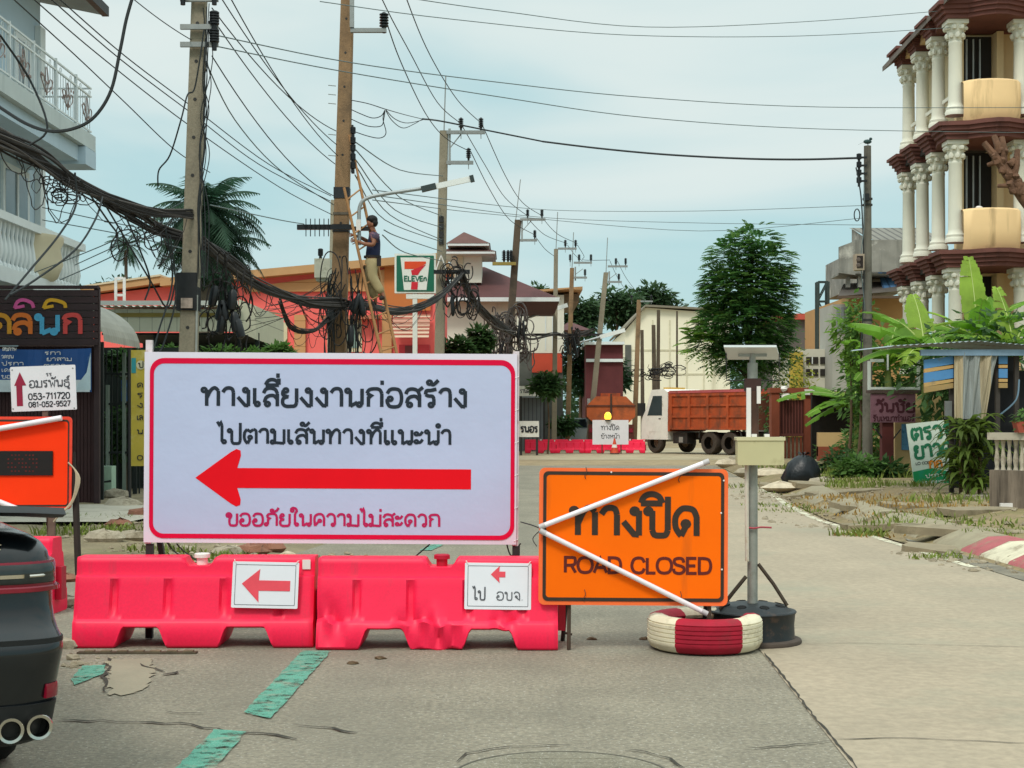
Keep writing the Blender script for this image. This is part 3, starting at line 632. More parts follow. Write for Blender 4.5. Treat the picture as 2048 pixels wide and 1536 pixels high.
for a, c in ((1441,1025),(1443,1138),(1220,945),(1446,960)): MB().lathe([(.006,0),(.004,.004)],(sx(a),-.006,sz(c)),8,M=Matrix.Rotation(R(90),3,'X')).build('bolt_head', M_white, t)
MB().tube(spline([(sx(1085),.02,sz(1062)),(sx(1066),.03,sz(1054)),(sx(1040),.15,sz(1048))],5),.004,5).build('cable', M_dark, t)
MB().tube(spline([(sx(1076),.02,sz(1065)),(sx(1064),.03,sz(1080)),(sx(1072),.02,sz(1095))],5),.003,5).build('cable', M_dark, t)

# red and white tyre weighing down the sign leg
t = T('painted_tyre', 'old tyre painted red and white lying flat round the sign leg', 'tyre', (1.195, 9.14, 0))
M_tw = mat('tyre_white_paint', '#d8cfb4', .8, .12, 5, dirt=('#8c8166', 4, .56), bump=.2); M_tr = mat('tyre_red_paint', '#a3122d', .75, .15, 6, dirt=('#7e2a30', 4, .56), bump=.2)
prof = [(.205,.045),(.22,.03),(.26,.012),(.31,.008),(.335,.02),(.348,.045)]
for k in range(5):
    z0 = .05+k*.026; prof += [(.354,z0+.002),(.355,z0+.020),(.347,z0+.0215),(.347,z0+.0245)]
prof += [(.352,.185),(.338,.206),(.31,.217),(.265,.215),(.225,.198),(.205,.18),(.215,.16)]
seg = [(-128,-58,M_tr),(-58,-5,M_tw),(-5,60,M_tr),(60,118,M_tw),(118,172,M_tr),(172,232,M_tw)]
for a0, a1, m in seg:
    n = 16; vs = []; fs = []
    for i in range(n+1):
        a = R(a0+(a1-a0)*i/n)
        vs += [(r*math.cos(a)*(1+.01*math.sin(3*a)), r*math.sin(a), z) for r, z in prof]
    mm = len(prof); fs = [(i*mm+k, (i+1)*mm+k, (i+1)*mm+k+1, i*mm+k+1) for i in range(n) for k in range(mm-1)]
    MB().add(vs, fs).build('tread', m, t, smooth=40)
MB().lathe([(.2,.16),(.198,.1),(.206,.045)],n=40,caps=False).build('inner_wall', mat('rubber','#22201e',.85,.1,8), t, smooth=50)

# solar warning light on a post in a steel wheel rim
t = T('solar_warning_light', 'solar powered warning light on a grey post standing in a black wheel rim', 'warning light', ((1505-1024)*9.4/F, 9.4, 0))
M_blk = mat('rim_black', '#1a2023', .5, .3, 7, dirt=('#5b4334', 5, .58)); M_post = mat('post_galv', '#8e918a', .55, .2, 9, metal=.35, dirt=('#6d6250', 8, .56))
M_rubb = mat('rim_flange', '#4b4038', .85, .2, 8)
mb = MB().lathe([(.305,0),(.31,.012),(.305,.028),(.285,.036)],n=40); mb.build('flange', M_rubb, t, smooth=40)
rim = MB().lathe([(.27,.03),(.265,.05),(.262,.12),(.268,.185),(.278,.2),(.272,.207),(.25,.205),(.235,.212),(.215,.235),(.15,.247),(.06,.25)],n=40).build('wheel_rim', M_blk, t, smooth=40)
for k in range(8):
    a = 2*PI*k/8+.25; M = Matrix.Rotation(a,3,'Z')@Matrix.Rotation(R(14),3,'Y')
    MB().lathe([(.032,0),(.03,.004),(.001,.0042)],(.185*math.cos(a),.185*math.sin(a),.241),10,M=M).build('rim_hole', mat('hole_dark','#050505',.9), rim)
MB().tube([(0,0,.25),(.0,0,1.78)],.033,12).build('post', M_post, t, smooth=40)
MB().tube([(-.042,-.045,.52),(-.045,-.05,1.1),(-.043,-.045,1.2)],.013,8).build('conduit', mat('conduit','#c7c1b2',.6,.1,9,dirt=('#a08a60',9,.55)), t, smooth=40)
for a, c in (((.035,-.01,.5),(.21,-.06,.24)), ((-.045,-.02,.42),(-.22,-.08,.22)), ((.0,.03,.5),(.02,.23,.23))):
    MB().tube([a, Vector(a).lerp(Vector(c),.5)+Vector((.004,0,.006)), c],.0125,6).build('brace', mat('chain_rust','#3e3428',.8,.35,40), t)
kx = 9.3/F
MB().prism(rrect(-.115,.178,EYE-(930-HY)*kx,EYE-(877-HY)*kx,.01),-.13,-.04).build('battery_box', mat('box_cream','#bdb68c',.55,.04,5,dirt=('#8f8760',5,.62)), t)
MB().prism(rrect(-.122,.185,EYE-(881-HY)*kx,EYE-(874-HY)*kx,.004),-.136,-.034).build('box_lid', mat('box_lid','#c6bf98',.5,.04,5), t)
for s in (-.02,.06): MB().box(s,s+.03,-.11,-.08,EYE-(874-HY)*kx+.001,EYE-(868-HY)*kx).build('clip', M_white, t)
MB().box(-.046,-.018,-.055,-.036,1.26,1.62).build('bracket', M_white, t); MB().box(.02,.044,-.05,-.036,1.52,1.63).build('bracket', M_white, t)
MB().tube([(0,0,1.3),(0,0,1.6)],.039,12).build('sleeve', mat('sleeve','#4d3429',.8,.3,9), t)
MB().box(-.05,.05,-.035,.035,1.6,1.68).build('clamp', mat('clamp','#3a2420',.7,.3,9), t)
# panel: seen from below, its far edge lower
p = [Vector((.0+ (1440-1505)/318,-.15,1.872)), Vector(((1545-1505)/318,-.15,1.872)), Vector(((1567-1505)/310,.13,1.806)), Vector(((1462-1505)/310,.13,1.806))]
up = Vector((0,.23,.97)).normalized()*.014
mb = MB().add(p+[v+up for v in p],[(0,3,2,1),(4,5,6,7),(0,1,5,4),(1,2,6,5),(2,3,7,6),(3,0,4,7)]); pan = mb.build('solar_panel', mat('panel_back','#cdd3d3',.4,.04,6), t)
MB().add([v+up*1.15 for v in p],[(0,1,2,3)]).build('cells', mat('solar_cells','#101a33',.2,.1,20), pan)
MB().tube([(-.17,-.02,1.84),(-.168,-.02,1.668),(.165,-.02,1.668),(.167,-.02,1.84)],.004,6).build('lamp_hanger', M_dark, t)
MB().bar((-.09,0,1.83),(.09,0,1.83),.02,.02).build('panel_arm', M_steel, t); MB().tube([(0,0,1.78),(0,.0,1.84)],.02,8).build('panel_stem', M_steel, t)
MB().tube(spline([(-.04,-.04,.735),(0,-.05,.73),(.05,-.03,.735),(.12,.0,.73)],4),.006,5).build('red_ribbon', mat('ribbon','#a84852',.8,.1,9), t)

# ------------------------------------------------------------------ left orange sign, its lamp tubes, and the direction board
kx = 13.35/F
def sx(px): return (px-0)*kx
def sz(py): return EYE-(py-HY)*kx
t = T('flashing_sign', 'red orange sign with a black display bar and white tubes, above the dark car', 'sign', (-1024*kx, 13.35, 0), R(2)); t.rotation_euler[0] = R(-2)
M_or2 = mat('red_orange_sheet', (1.0, .042, .004, 1), .6, .05, 3, spec=.12)
x0 = -.55; x1 = sx(140)
MB().prism(rrect(x0,x1,sz(1019),sz(833),.04),-.002,.014).build('board', mat('red_edge',(.8,.05,.02,1),.55,.15,9,dirt=('#a87050',14,.6)), t)
MB().prism(rrect(x0+.03,x1-.03,sz(1012),sz(841),.03),-.005,-.0015).build('face', M_or2, t)
ring(MB(), rrect(x0+.024,x1-.024,sz(1013),sz(839),.032), rrect(x0+.036,x1-.036,sz(1010),sz(843),.024), -.0065).build('border', M_brn, t)
disp = MB().prism(rrect(x0+.15,sx(103),sz(951),sz(902),.004),-.02,-.0055).build('display', mat('display_black','#140a08',.4,.3,20), t)
mb = MB()
for i in range(9):
    for j in range(5):
        if (i*7+j*3) % 4: mb.box(sx(14+i*7),sx(17+i*7),-.0215,-.0204,sz(944-j*8),sz(941-j*8))
mb.build('lamp_dots', mat('led_red','#5c0d08',.5,.3,30), disp)
for a, c in (((-60,868),(122,836)),((-60,980),(36,1018))):
    MB().tube([(sx(a[0]),-.05,sz(a[1])),(sx(c[0]),-.05,sz(c[1]))],.026,10).build('light_tube', M_tube, t, smooth=40)
MB().box(sx(93),sx(106),.02,.06,0,sz(1015)).build('leg', mat('leg_brown','#6a5348',.8,.2,9), t); MB().box(-.42,-.36,.02,.06,0,sz(1015)).build('leg', mat('leg_brown',''), t)
MB().tube([(sx(137),.05,sz(905)),(sx(147),.03,sz(1000)),(sx(158),-.05,.02)],.03,8).build('prop', mat('prop_dark','#2c211c',.85,.2,9), t)
for i in range(5):
    MB().tube(spline([(sx(134),-.02,sz(925)),(sx(150+i*2),-.03,sz(945+i*3)),(sx(148-i),-.03,sz(985+i*5)),(sx(138-i*4),-.02,sz(1010+i*4)),(sx(125-i*5),.0,sz(1020+i*6))],5),.007,5).build('cable', mat('cable_cream','#b5a58b',.7,.1,9), t)
kx = 13.5/F
t = T('direction_board', 'small white board with a dark red up arrow, Thai name and phone numbers', 'sign', ((97-1024)*kx, 13.55, 0), R(1)); t.rotation_euler[1] = R(-2.2)
def bx(px): return (px-97)*kx
def bz(py): return EYE-(py-HY)*kx
t2 = t
MB().prism(rrect(bx(33),bx(163),bz(821),bz(731),.01),-.002,.006).build('board', mat('board_white','#dad8dc',.6,.04,6), t)
MB().prism([(bx(a),bz(c)) for a,c in [(44,810),(56,810),(56,769),(64,769),(52,742),(40,769),(44,769)]],-.0045,-.003).build('arrow', mat('dark_red_ink','#8e1236',.6), t)
mb = MB(); stroke_text(mb,'อมรพันธุ์',bx(69),bx(150),bz(774),14*kx,.17,-.0045); stroke_text(mb,'รร.',bx(104),bx(118),bz(752),6*kx,.2,-.0045)
mb.build('lettering', M_inkg, t)
mb = MB(); stroke_text(mb,'053-711720',bx(67),bx(150),bz(798),12*kx,.19,-.0045); stroke_text(mb,'081-052-9527',bx(67),bx(150),bz(813),10*kx,.2,-.0045); mb.build('lettering', M_ink, t)
for a, c in ((37,737),(158,738),(36,815),(158,818)): MB().lathe([(.008,0),(.004,.004)],(bx(a),-.003,bz(c)),8,M=Matrix.Rotation(R(90),3,'X')).build('bolt_head', M_steel, t)
MB().box(bx(93),bx(103),.008,.04,0,bz(735)).build('post', mat('leg_brown',''), t)

# black rubbish bag on the right verge
c = G(1600, 967, .1)
t = T('rubbish_bag', 'knotted black rubbish bag slumped on the verge beyond the solar light', 'bag', (c.x, c.y, verge(c.x,c.y)))
mb = MB(); vs = []; n = 28; q = random.Random(4); prof = [(.0,0),(.34,.0),(.40,.10),(.36,.26),(.30,.40),(.20,.50),(.11,.555)]
for r, z in prof:
    for k in range(n):
        a = 2*PI*k/n; w = 1+.06*math.sin(5*a+z*9)+.05*math.sin(11*a+z*14)+q.uniform(-.03,.03)
        vs.append((r*w*math.cos(a)+z*.14, r*w*math.sin(a)*.8, z*1.05))
mb.add(vs,[(i*n+k,i*n+(k+1)%n,(i+1)*n+(k+1)%n,(i+1)*n+k) for i in range(len(prof)-1) for k in range(n)]+[tuple((len(prof)-1)*n+k for k in range(n))])
mb.build('sack', mat('bag_plastic','#10151a',.38,.2,9,bump=.5,bscale=10), t, smooth=55)
mb = MB()
for k in range(6):
    a = k*1.05; mb.add([(.08,0,.57),(.08+.13*math.cos(a),.1*math.sin(a),.66),(.08+.15*math.cos(a+.5),.12*math.sin(a+.5),.63)],[(0,1,2)])
mb.build('knot', mat('bag_plastic',''), t)
# ------------------------------------------------------------------ dark sedan turning left, only its rear right corner in view
M_car = mat('car_paint', '#080e12', .25, .08, 2, spec=.35, coat=.55); M_cred = mat('lamp_red', '#7c0a24', .18, .12, 12, spec=.4, coat=.3)
M_cglass = mat('car_glass', '#0a0e10', .08, .1, 3, spec=.7); M_cblk = mat('car_black_trim', '#121415', .55, .2, 9); M_chr = mat('chrome', '#c8c4ba', .16, .06, 10, metal=1.0)
M_tyre = mat('tyre_rubber', '#171716', .85, .2, 12); M_clear = mat('lamp_smoked', '#2a302f', .12, .3, 20, spec=.4, coat=.3)
car = T('parked_car', 'dark sedan with a boot spoiler and twin exhaust pipes at the left edge', 'car', (-2.375, 4.87, 0), R(27))
def plan(hw, y0, y1, rr, rf, z, n=8):
    o = []
    for cx, cy, r, a0 in ((hw-rr, y0+rr*.75, rr, -90), (hw-rf, y1-rf, rf, 0), (-hw+rf, y1-rf, rf, 90), (-hw+rr, y0+rr*.75, rr, 180)):
        ry = r*.75 if a0 in (-90, 180) else r
        for k in range(n+1):
            a = R(a0+90*k/n); o.append((cx+r*math.cos(a), cy+ry*math.sin(a), z))
    return o
def stack(levels, capb=True, capt=True):
    rows = [plan(*l) for l in levels]; n = len(rows[0]); vs = [p for r_ in rows for p in r_]
    fs = [(i*n+k, i*n+(k+1) % n, (i+1)*n+(k+1) % n, (i+1)*n+k) for i in range(len(rows)-1) for k in range(n)]
    if capb: fs.append(tuple(range(n-1, -1, -1)))
    if capt: fs.append(tuple((len(rows)-1)*n+k for k in range(n)))
    return MB().add(vs, fs)
lv = [(.81,.07,4.30,.16,.5,.265),(.835,.035,4.34,.16,.5,.29),(.85,.02,4.36,.15,.55,.36),(.862,.012,4.38,.15,.55,.44),(.874,.004,4.42,.145,.6,.52),(.884,.0,4.44,.14,.6,.575),(.885,.003,4.44,.14,.6,.605),(.882,.016,4.44,.14,.6,.628),(.874,.04,4.43,.14,.6,.652),(.866,.062,4.43,.145,.6,.69),(.862,.075,4.42,.15,.6,.74),(.862,.08,4.40,.15,.6,.80),(.858,.083,4.36,.15,.6,.88),(.848,.095,4.25,.15,.6,.93),(.825,.115,4.0,.16,.6,.965),(.79,.15,3.7,.17,.6,.99),(.74,.2,3.4,.18,.6,1.01)]
stack(lv).build('body', M_car, car, smooth=50)
gl = [(.74,.85,3.2,.2,.5,1.005),(.70,1.0,2.95,.2,.45,1.12),(.65,1.15,2.62,.2,.4,1.27),(.60,1.3,2.3,.2,.35,1.385)]
stack(gl).build('windows', M_cglass, car, smooth=40)
stack([(.615,1.28,2.33,.2,.35,1.378),(.59,1.34,2.25,.2,.3,1.425),(.45,1.5,2.0,.2,.3,1.44)]).build('roof', M_car, car, smooth=40)
# boot lid recess and its number plate hollow, bumper step, black lower bumper
MB().prism(rrect(-.58,.58,.66,.9,.05),.055,.12).build('boot_lid', M_car, car, smooth=40)
pr = MB().prism(rrect(-.27,.27,.69,.82,.02),.04,.06).build('plate_recess', M_cblk, car)
MB().prism(rrect(-.17,.17,.705,.805,.008),.034,.041).build('number_plate', mat('plate_white','#cfcfca',.5,.05,9), car)
stack([(.80,.06,.7,.15,.1,.25),(.842,.02,.7,.15,.1,.272),(.857,.009,.7,.15,.1,.36),(.864,.004,.7,.15,.1,.40)]).build('lower_bumper', M_cblk, car, smooth=50)
# tail lamp wraps round the corner: a strip following the plan outline
def wrap(z0, z1, d, a0, a1, m, name, hw=.862, y0=.08, rr=.15, xin=.5, par=car, smooth=45):
    pts = [(xin, y0)] if xin else []; n = 12
    for k in range(n+1):
        a = R(a0+(a1-a0)*k/n); pts.append((hw-rr+(rr)*math.cos(a), y0+rr*.75+rr*.75*math.sin(a)))
    pts.append((hw, y0+rr*.75+.14)); vs = []; m2 = len(pts)
    def off(i, dd):
        a = pts[max(0,i-1)]; b = pts[min(m2-1,i+1)]; L_ = math.hypot(b[0]-a[0],b[1]-a[1]); return (pts[i][0]+(b[1]-a[1])/L_*dd, pts[i][1]-(b[0]-a[0])/L_*dd)
    prof = [(z0,-.02),(z0,d*.7),(z0+.012,d),(z1-.018,d),(z1,d*.6),(z1,-.02)]
    for i in range(m2):
        for z, dd in prof:
            p = off(i, dd); vs.append((p[0], p[1], z))
    k6 = len(prof); fs = [(i*k6+k,(i+1)*k6+k,(i+1)*k6+k+1,i*k6+k+1) for i in range(m2-1) for k in range(k6-1)]
    fs += [tuple(range(k6)), tuple((m2-1)*k6+k for k in range(k6-1,-1,-1))]
    return MB().add(vs, fs).build(name, m, par, smooth=smooth)
lamp = wrap(.79,.90,.012,-90,0,M_cred,'tail_lamp')
wrap(.822,.892,.020,-88,-28,M_clear,'reverse_lens',xin=.58,par=lamp); wrap(.838,.868,.0225,-72,-50,M_chr,'lens_glint',xin=None,par=lamp); wrap(.845,.862,.0225,-88,-80,M_chr,'lens_glint',xin=.66,par=lamp); wrap(.796,.812,.026,-90,-5,M_cred,'lamp_bar',xin=.4,par=lamp)
MB().box(-.5,.5,.068,.078,.795,.822).build('light_bar', M_cred, car)
# bumper reflector and side marker
wrap(.415,.465,.006,-50,-18,M_cred,'reflector',hw=.866,y0=.008,xin=None)
wrap(.618,.630,.002,-90,0,M_cblk,'bumper_seam',hw=.884,y0=.008,rr=.14,xin=.2)
# boot spoiler
mb = MB(); n = 14; vs = []; prof = [(.0,-.0),(-.05,.012),(-.02,.03),(.16,.012),(.14,-.012)]
for i in range(n+1):
    u = -1+2*i/n; x = u*.89
    for dy, dz in prof: vs.append((x, .07+dy*1.5+.07*u*u, 1.075+dz*1.2-.022*u**4))
k5 = len(prof); fs = [(i*k5+k,(i+1)*k5+k,(i+1)*k5+(k+1)%k5,i*k5+(k+1)%k5) for i in range(n) for k in range(k5)]+[(4,3,2,1,0),tuple(n*k5+k for k in range(k5))]
mb.add(vs, fs).build('spoiler', M_cblk, car, smooth=40)
for s in (-.5,.5): MB().bar((s,.24,1.0),(s,.2,1.075),.1,.06).build('spoiler_foot', M_cblk, car)
for x in (.685,.785,-.685,-.785):
    pi = MB().lathe([(.044,.0),(.047,-.008),(.044,-.014),(.034,-.012),(.032,.05),(.044,.10)],(x,-.02 if abs(x)<.7 else .0,.322),24,M=Matrix.Rotation(R(-90),3,'X'),caps=False).build('exhaust_pipe', M_chr, car, smooth=50)
    MB().lathe([(.032,.04),(.001,.041)],(x,-.02 if abs(x)<.7 else .0,.322),20,M=Matrix.Rotation(R(-90),3,'X'),caps=False).build('pipe_bore', mat('bore_black','#070707',.95), pi)  # near-black disc closing each pipe bore
mb = MB()
for i, x in enumerate((.56,.59,.62,.65)): mb.box(x,x+.018,.094,.1005,.945,.949); mb.box(x+.006,x+.011,.094,.1005,.949,.962); mb.box(x+.002,x+.02,.094,.1005,.962,.965)
mb.build('badge', M_chr, car)
for x in (-.75,.75):
    for y in (1.05,3.55):
        M = Matrix.Rotation(R(90),3,'Y'); wt = MB().lathe([(.2,-.1),(.30,-.1),(.325,-.07),(.325,.07),(.30,.1),(.2,.1)],(x*.985,y,.325),28,M=M,caps=False).build('wheel', M_tyre, car, smooth=40)
        MB().lathe([(.2,.03),(.19,.09),(.05,.10)] if x > 0 else [(.2,-.03),(.19,-.09),(.05,-.10)],(x*.985,y,.325),20,M=M).build('rim', M_chr, wt, smooth=40)

# ------------------------------------------------------------------ far vehicles
M_orr = mat('truck_orange', '#a94a22', .7, .18, 2.5, dirt=('#6b3d27', 1.6, .5, .9), streak=('#5a3a2a', 3.0, .5)); M_wcab = mat('cab_white', '#e4e1d8', .45, .06, 3, dirt=('#9a8a72', 2, .58)); M_mud = mat('muddy_chassis', '#3a322b', .85, .25, 5)
M_wheelr = mat('muddy_wheel', '#97816c', .9, .2, 6); M_glass = mat('window_glass', '#27343a', .12, .2, 2, spec=.6)
def wheel(par, c, r, w, side, M=None):
    mm = Matrix.Rotation(R(90),3,'X'); o = MB().lathe([(r*.55,-w/2),(r*.92,-w/2),(r,-w/2+.05),(r,w/2-.05),(r*.92,w/2),(r*.55,w/2)],c,22,M=mm,caps=False).build('wheel', M_tyre2, par, smooth=40)
    MB().lathe([(r*.56,side*w*.32),(r*.5,side*w*.42),(r*.2,side*w*.30),(r*.16,side*w*.45),(.01,side*w*.45)] if side < 0 else [(.01,w*.45),(r*.16,w*.45),(r*.2,w*.3),(r*.5,w*.42),(r*.56,w*.32)],c,18,M=mm,caps=False).build('rim', M_wheelr, o, smooth=40)
    return o
M_tyre2 = mat('dusty_tyre', '#40372f', .9, .2, 8)
# dump truck: local x runs from nose (-) to tail (+); its left flank faces -y
tk = T('dump_truck', 'dump truck with a white cab and an orange ribbed tipping body', 'truck', (7.1, 69.0, 0), R(-52))
MB().prism([(-.0,.62),(6.6,.62),(6.6,.95),(-.0,.95)],-.45,.45).build('chassis', M_mud, tk)
cab = MB().prism([(-.30,.62),(1.45,.62),(1.5,2.75),(1.2,2.93),(.38,2.9),(-.02,1.95),(-.30,1.55)],-1.15,1.15).build('cab', M_wcab, tk)
for s in (-1, 1):
    MB().prism([(.12,1.72),(1.08,1.72),(1.08,2.62),(.50,2.62)], s*1.152, s*1.165).build('side_window', M_glass, cab)
    MB().box(.22,1.05,s*1.152,s*1.158,.98,1.72).build('door_panel', M_wcab, cab); MB().box(.88,1.0,s*1.158,s*1.175,1.55,1.6).build('door_handle', M_mud, cab)
    MB().box(-.28,-.18,s*1.0,s*1.42,1.7,2.3).build('mirror', M_dark, cab)
MB().add([(-.06,-1.02,1.9),(-.06,1.02,1.9),(.36,.98,2.82),(.36,-.98,2.82)],[(0,3,2,1)]).build('windscreen', M_glass, cab); MB().box(-.36,-.28,-1.1,1.1,.5,.95).build('bumper', M_wcab, tk)
MB().box(.5,.9,-.5,.5,2.93,3.02).build('roof_beacon', mat('beacon','#c9a04a',.4), cab)
for s in (-1,1): MB().box(-.37,-.35,s*.9-.14,s*.9+.14,.66,.86).build('headlight', M_glass, tk)
bd = MB().prism([(1.65,1.08),(6.55,1.08),(6.75,2.62),(6.7,2.72),(1.60,2.72)],-1.2,1.2).build('tipping_body', M_orr, tk)
for x in (1.7,2.85,4.0,5.2,6.4): MB().box(x,x+.14,-1.27,-1.2,1.1,2.6).build('stake', M_orr, bd); 
for x in (1.7,2.85,4.0,5.2,6.4): MB().box(x,x+.14,1.2,1.27,1.1,2.6).build('stake', M_orr, bd)
for z in (1.08,1.62,2.12,2.58): MB().box(1.62,6.6,-1.255,-1.2,z,z+.09).build('side_rail', M_orr, bd)
MB().box(1.62,6.62,-1.22,1.22,2.72,2.84).build('top_edge', mat('truck_edge','#b5575a',.75,.2,2,dirt=('#7d4a3c',2,.5)), bd)
MB().box(6.72,6.84,-1.15,1.15,1.1,2.55).build('tailgate', mat('tailgate_shade_brown','#5b3324',.8,.25,2), bd); MB().box(1.45,1.6,-1.15,1.15,1.0,2.8).build('headboard', M_orr, bd)  # tailgate brown has the shade of the rear face painted into it
for s in (-1, 1):
    wheel(tk,(.55,s*.98,.5),.5,.3,s); wheel(tk,(4.05,s*.92,.5),.5,.5,s); wheel(tk,(5.28,s*.92,.5),.5,.5,s)
    MB().tube(spline([(3.42,s*1.12,.72),(3.6,s*1.12,1.06),(4.6,s*1.12,1.1),(5.8,s*1.12,1.06),(5.98,s*1.12,.72)],5),.04,6).build('mudguard', M_dark, tk)
    MB().box(1.7,2.6,s*.6,s*1.05,.45,.95).build('fuel_tank', mat('tank_dark','#2c2a28',.5,.2,5), tk)
MB().box(2.1,2.35,-1.08,-1.06,.5,.75).build('side_sign', mat('sticker_grey','#8d8a84',.6), tk); MB().box(6.6,6.7,-1.1,1.1,.55,.75).build('rear_bumper', M_mud, tk)
# tanker seen from behind
tn = T('tank_truck', 'orange tank truck seen from behind, standing beyond the far barriers', 'truck', (5.0, 74.5, 0), R(-2))
k = [(math.cos(R(a))*1.24, 2.05+math.sin(R(a))*.78) for a in range(-157, 203, 45)]
k = [(-1.22,1.7),(-.85,1.35),(.85,1.35),(1.22,1.7),(1.22,2.25),(.75,2.72),(-.75,2.72),(-1.22,2.25)]
tank = MB().prism(k,0,5.2).build('tank', M_orr, tn, smooth=20)
MB().prism(k,-.06,-.002).build('end_plate', mat('tank_end','#b0562a',.7,.2,1.4,dirt=('#7a4429',1.2,.5)), tank)
MB().box(-.5,.5,.8,2.2,2.72,2.9).build('hatch', M_orr, tank); MB().prism([(-1.25,2.2),(1.25,2.2),(1.25,2.28),(-1.25,2.28)],-.1,-.05).build('band', mat('tailgate_shade_brown',''), tank)
MB().box(-.04,.04,-.14,-.08,1.3,2.85).build('ladder_rail', M_mud, tank)
MB().box(-1.15,1.15,-.15,.0,.55,1.3).build('rear_panel', mat('rear_rust','#54281d',.85,.25,2), tn); MB().box(-.5,.5,0,6.8,.6,1.3).build('chassis', M_mud, tn)
MB().box(-1.1,1.1,5.4,6.9,.7,2.7).build('cab', M_wcab, tn)
for s in (-1,1):
    for y in (.8,2.0,5.9): MB().lathe([(.3,-.2),(.5,-.2),(.5,.2),(.3,.2)],(s*.95,y,.5),18,M=Matrix.Rotation(R(90),3,'Y')).build('wheel', M_tyre2, tn, smooth=40)
    MB().box(s*.95-.14,s*.95+.14,-.19,-.15,.9,1.1).build('tail_lamp', M_cred, tn)
# small pale pickup beside the poles
c = P(1163,880,78); pk = T('pickup_truck', 'small pale blue pickup far down the street between the poles', 'pickup', (c.x-.1, 79, 0), R(3))
stack([(.8,0,4.6,.1,.3,.45),(.85,0,4.6,.1,.3,.7),(.85,.02,4.5,.1,.3,1.05)]).build('body', mat('pickup_paint','#b9c4c4',.35,.05,3), pk, smooth=35)
stack([(.8,1.6,3.3,.1,.3,1.05),(.68,1.8,3.0,.1,.3,1.65)]).build('cab', mat('pickup_paint',''), pk, smooth=35)
MB().prism([(-.62,1.12),(.62,1.12),(.55,1.58),(-.55,1.58)],1.62,1.70).build('rear_window', M_glass, pk)
for s in (-1,1):
    MB().box(s*.75-.09,s*.75+.09,-.03,.0,.7,1.0).build('tail_lamp', M_cred, pk)
    for y in (.8,3.6): MB().lathe([(.2,-.1),(.34,-.1),(.34,.1),(.2,.1)],(s*.76,y,.34),16,M=Matrix.Rotation(R(90),3,'Y')).build('wheel', M_tyre, pk, smooth=40)
# row of far barriers: copies of the near one
labs = ['far pink barrier at the left end of the far row','second far pink barrier from the left, before the shop signs','far pink barrier behind the white far notice','far pink barrier at the right end of the row, by the truck wheels']
for i, px in enumerate((1050,1108.5,1170,1229)):
    o = copy_tree(B1, ((px-1024)*67.5/F, 67.5+(.1 if i % 2 else 0), 0), R((-1.5,1,0,-2)[i]), labs[i])
    o.scale = (.94, 1, 1.12)
c = P(1221,864,66.2); kx = 66.2/F
t = T('closed_ahead_sign', 'white handwritten sign board in the far barrier row with a lit yellow lamp on top', 'sign', (c.x, 66.2, 0))
MB().box(-36*kx,36*kx,0,.03,EYE-(889-HY)*kx,EYE-(840-HY)*kx).build('board', M_paper, t)
mb = MB(); stroke_text(mb,'ทางปิด',-19*kx,17*kx,EYE-(860-HY)*kx,8*kx,.16,-.006); stroke_text(mb,'ข้างหน้า',-19*kx,18*kx,EYE-(877-HY)*kx,7*kx,.16,-.006); mb.build('lettering', M_inkg, t)
for s in (-.4,.45): MB().box(s,s+.05,.03,.07,0,EYE-(889-HY)*kx).build('leg', M_rust, t)
lp = MB().lathe([(.10,0),(.14,.03),(.16,.12),(.14,.24),(.08,.32),(.0,.34)],(-.12,-.02,EYE-(839-HY)*kx),14).build('lamp', mat('amber_lamp','#e6a41c',.3,.05,5,emit=((1.0,.62,.05,1),1.6)), t, smooth=50)
MB().lathe([(.12,-.06),(.12,.0)],(-.12,-.02,EYE-(839-HY)*kx),12).build('lamp_base', M_dark, lp)
t = T('traffic_cone', 'small orange cone in front of the white far sign board', 'cone', ((1229-1024)*65.8/F, 65.8, 0))
MB().lathe([(.19,.04),(.15,.16),(.03,.68),(.0,.69)],n=16).build('cone', mat('cone_orange','#c8482c',.6), t, smooth=40); MB().box(-.2,.2,-.2,.2,0,.04).build('base', M_dark, t)
MB().lathe([(.127,.28),(.095,.42)],n=16,caps=False).build('band', M_white, t)
# ------------------------------------------------------------------ poles
M_pole = mat('pole_concrete', '#8f8673', .9, .12, 1.5, bump=.3, bscale=14, dirt=('#6c6250', 1.2, .55), fine=.2)
M_pole2 = mat('pole_brown', '#8f7253', .9, .14, 1.5, bump=.3, bscale=14, dirt=('#62503d', 1.2, .52), fine=.2)
M_pole3 = mat('pole_dark', '#55493c', .9, .2, 1.8, bump=.3, bscale=14, dirt=('#38322b', 1.2, .5))
M_pole4 = mat('pole_grey', '#6a665c', .9, .15, 1.5, bump=.3, bscale=14, dirt=('#3d3a34', 1.2, .5), streak=('#2f2c28', 3.0, .5))
M_ins = mat('insulator_black', '#17191b', .35, .1, 9); M_arm = mat('arm_grey', '#8d918f', .6, .1, 9, metal=.3); M_wire = mat('wire_black', '#23282a', .7, .1, 5); M_wireg = mat('wire_grey', '#5d6a6b', .7, .1, 5)
M_cable = mat('bundle_dark', '#2a2726', .85, .3, 8); M_cable2 = mat('bundle_grey', '#4d4845', .85, .3, 8)
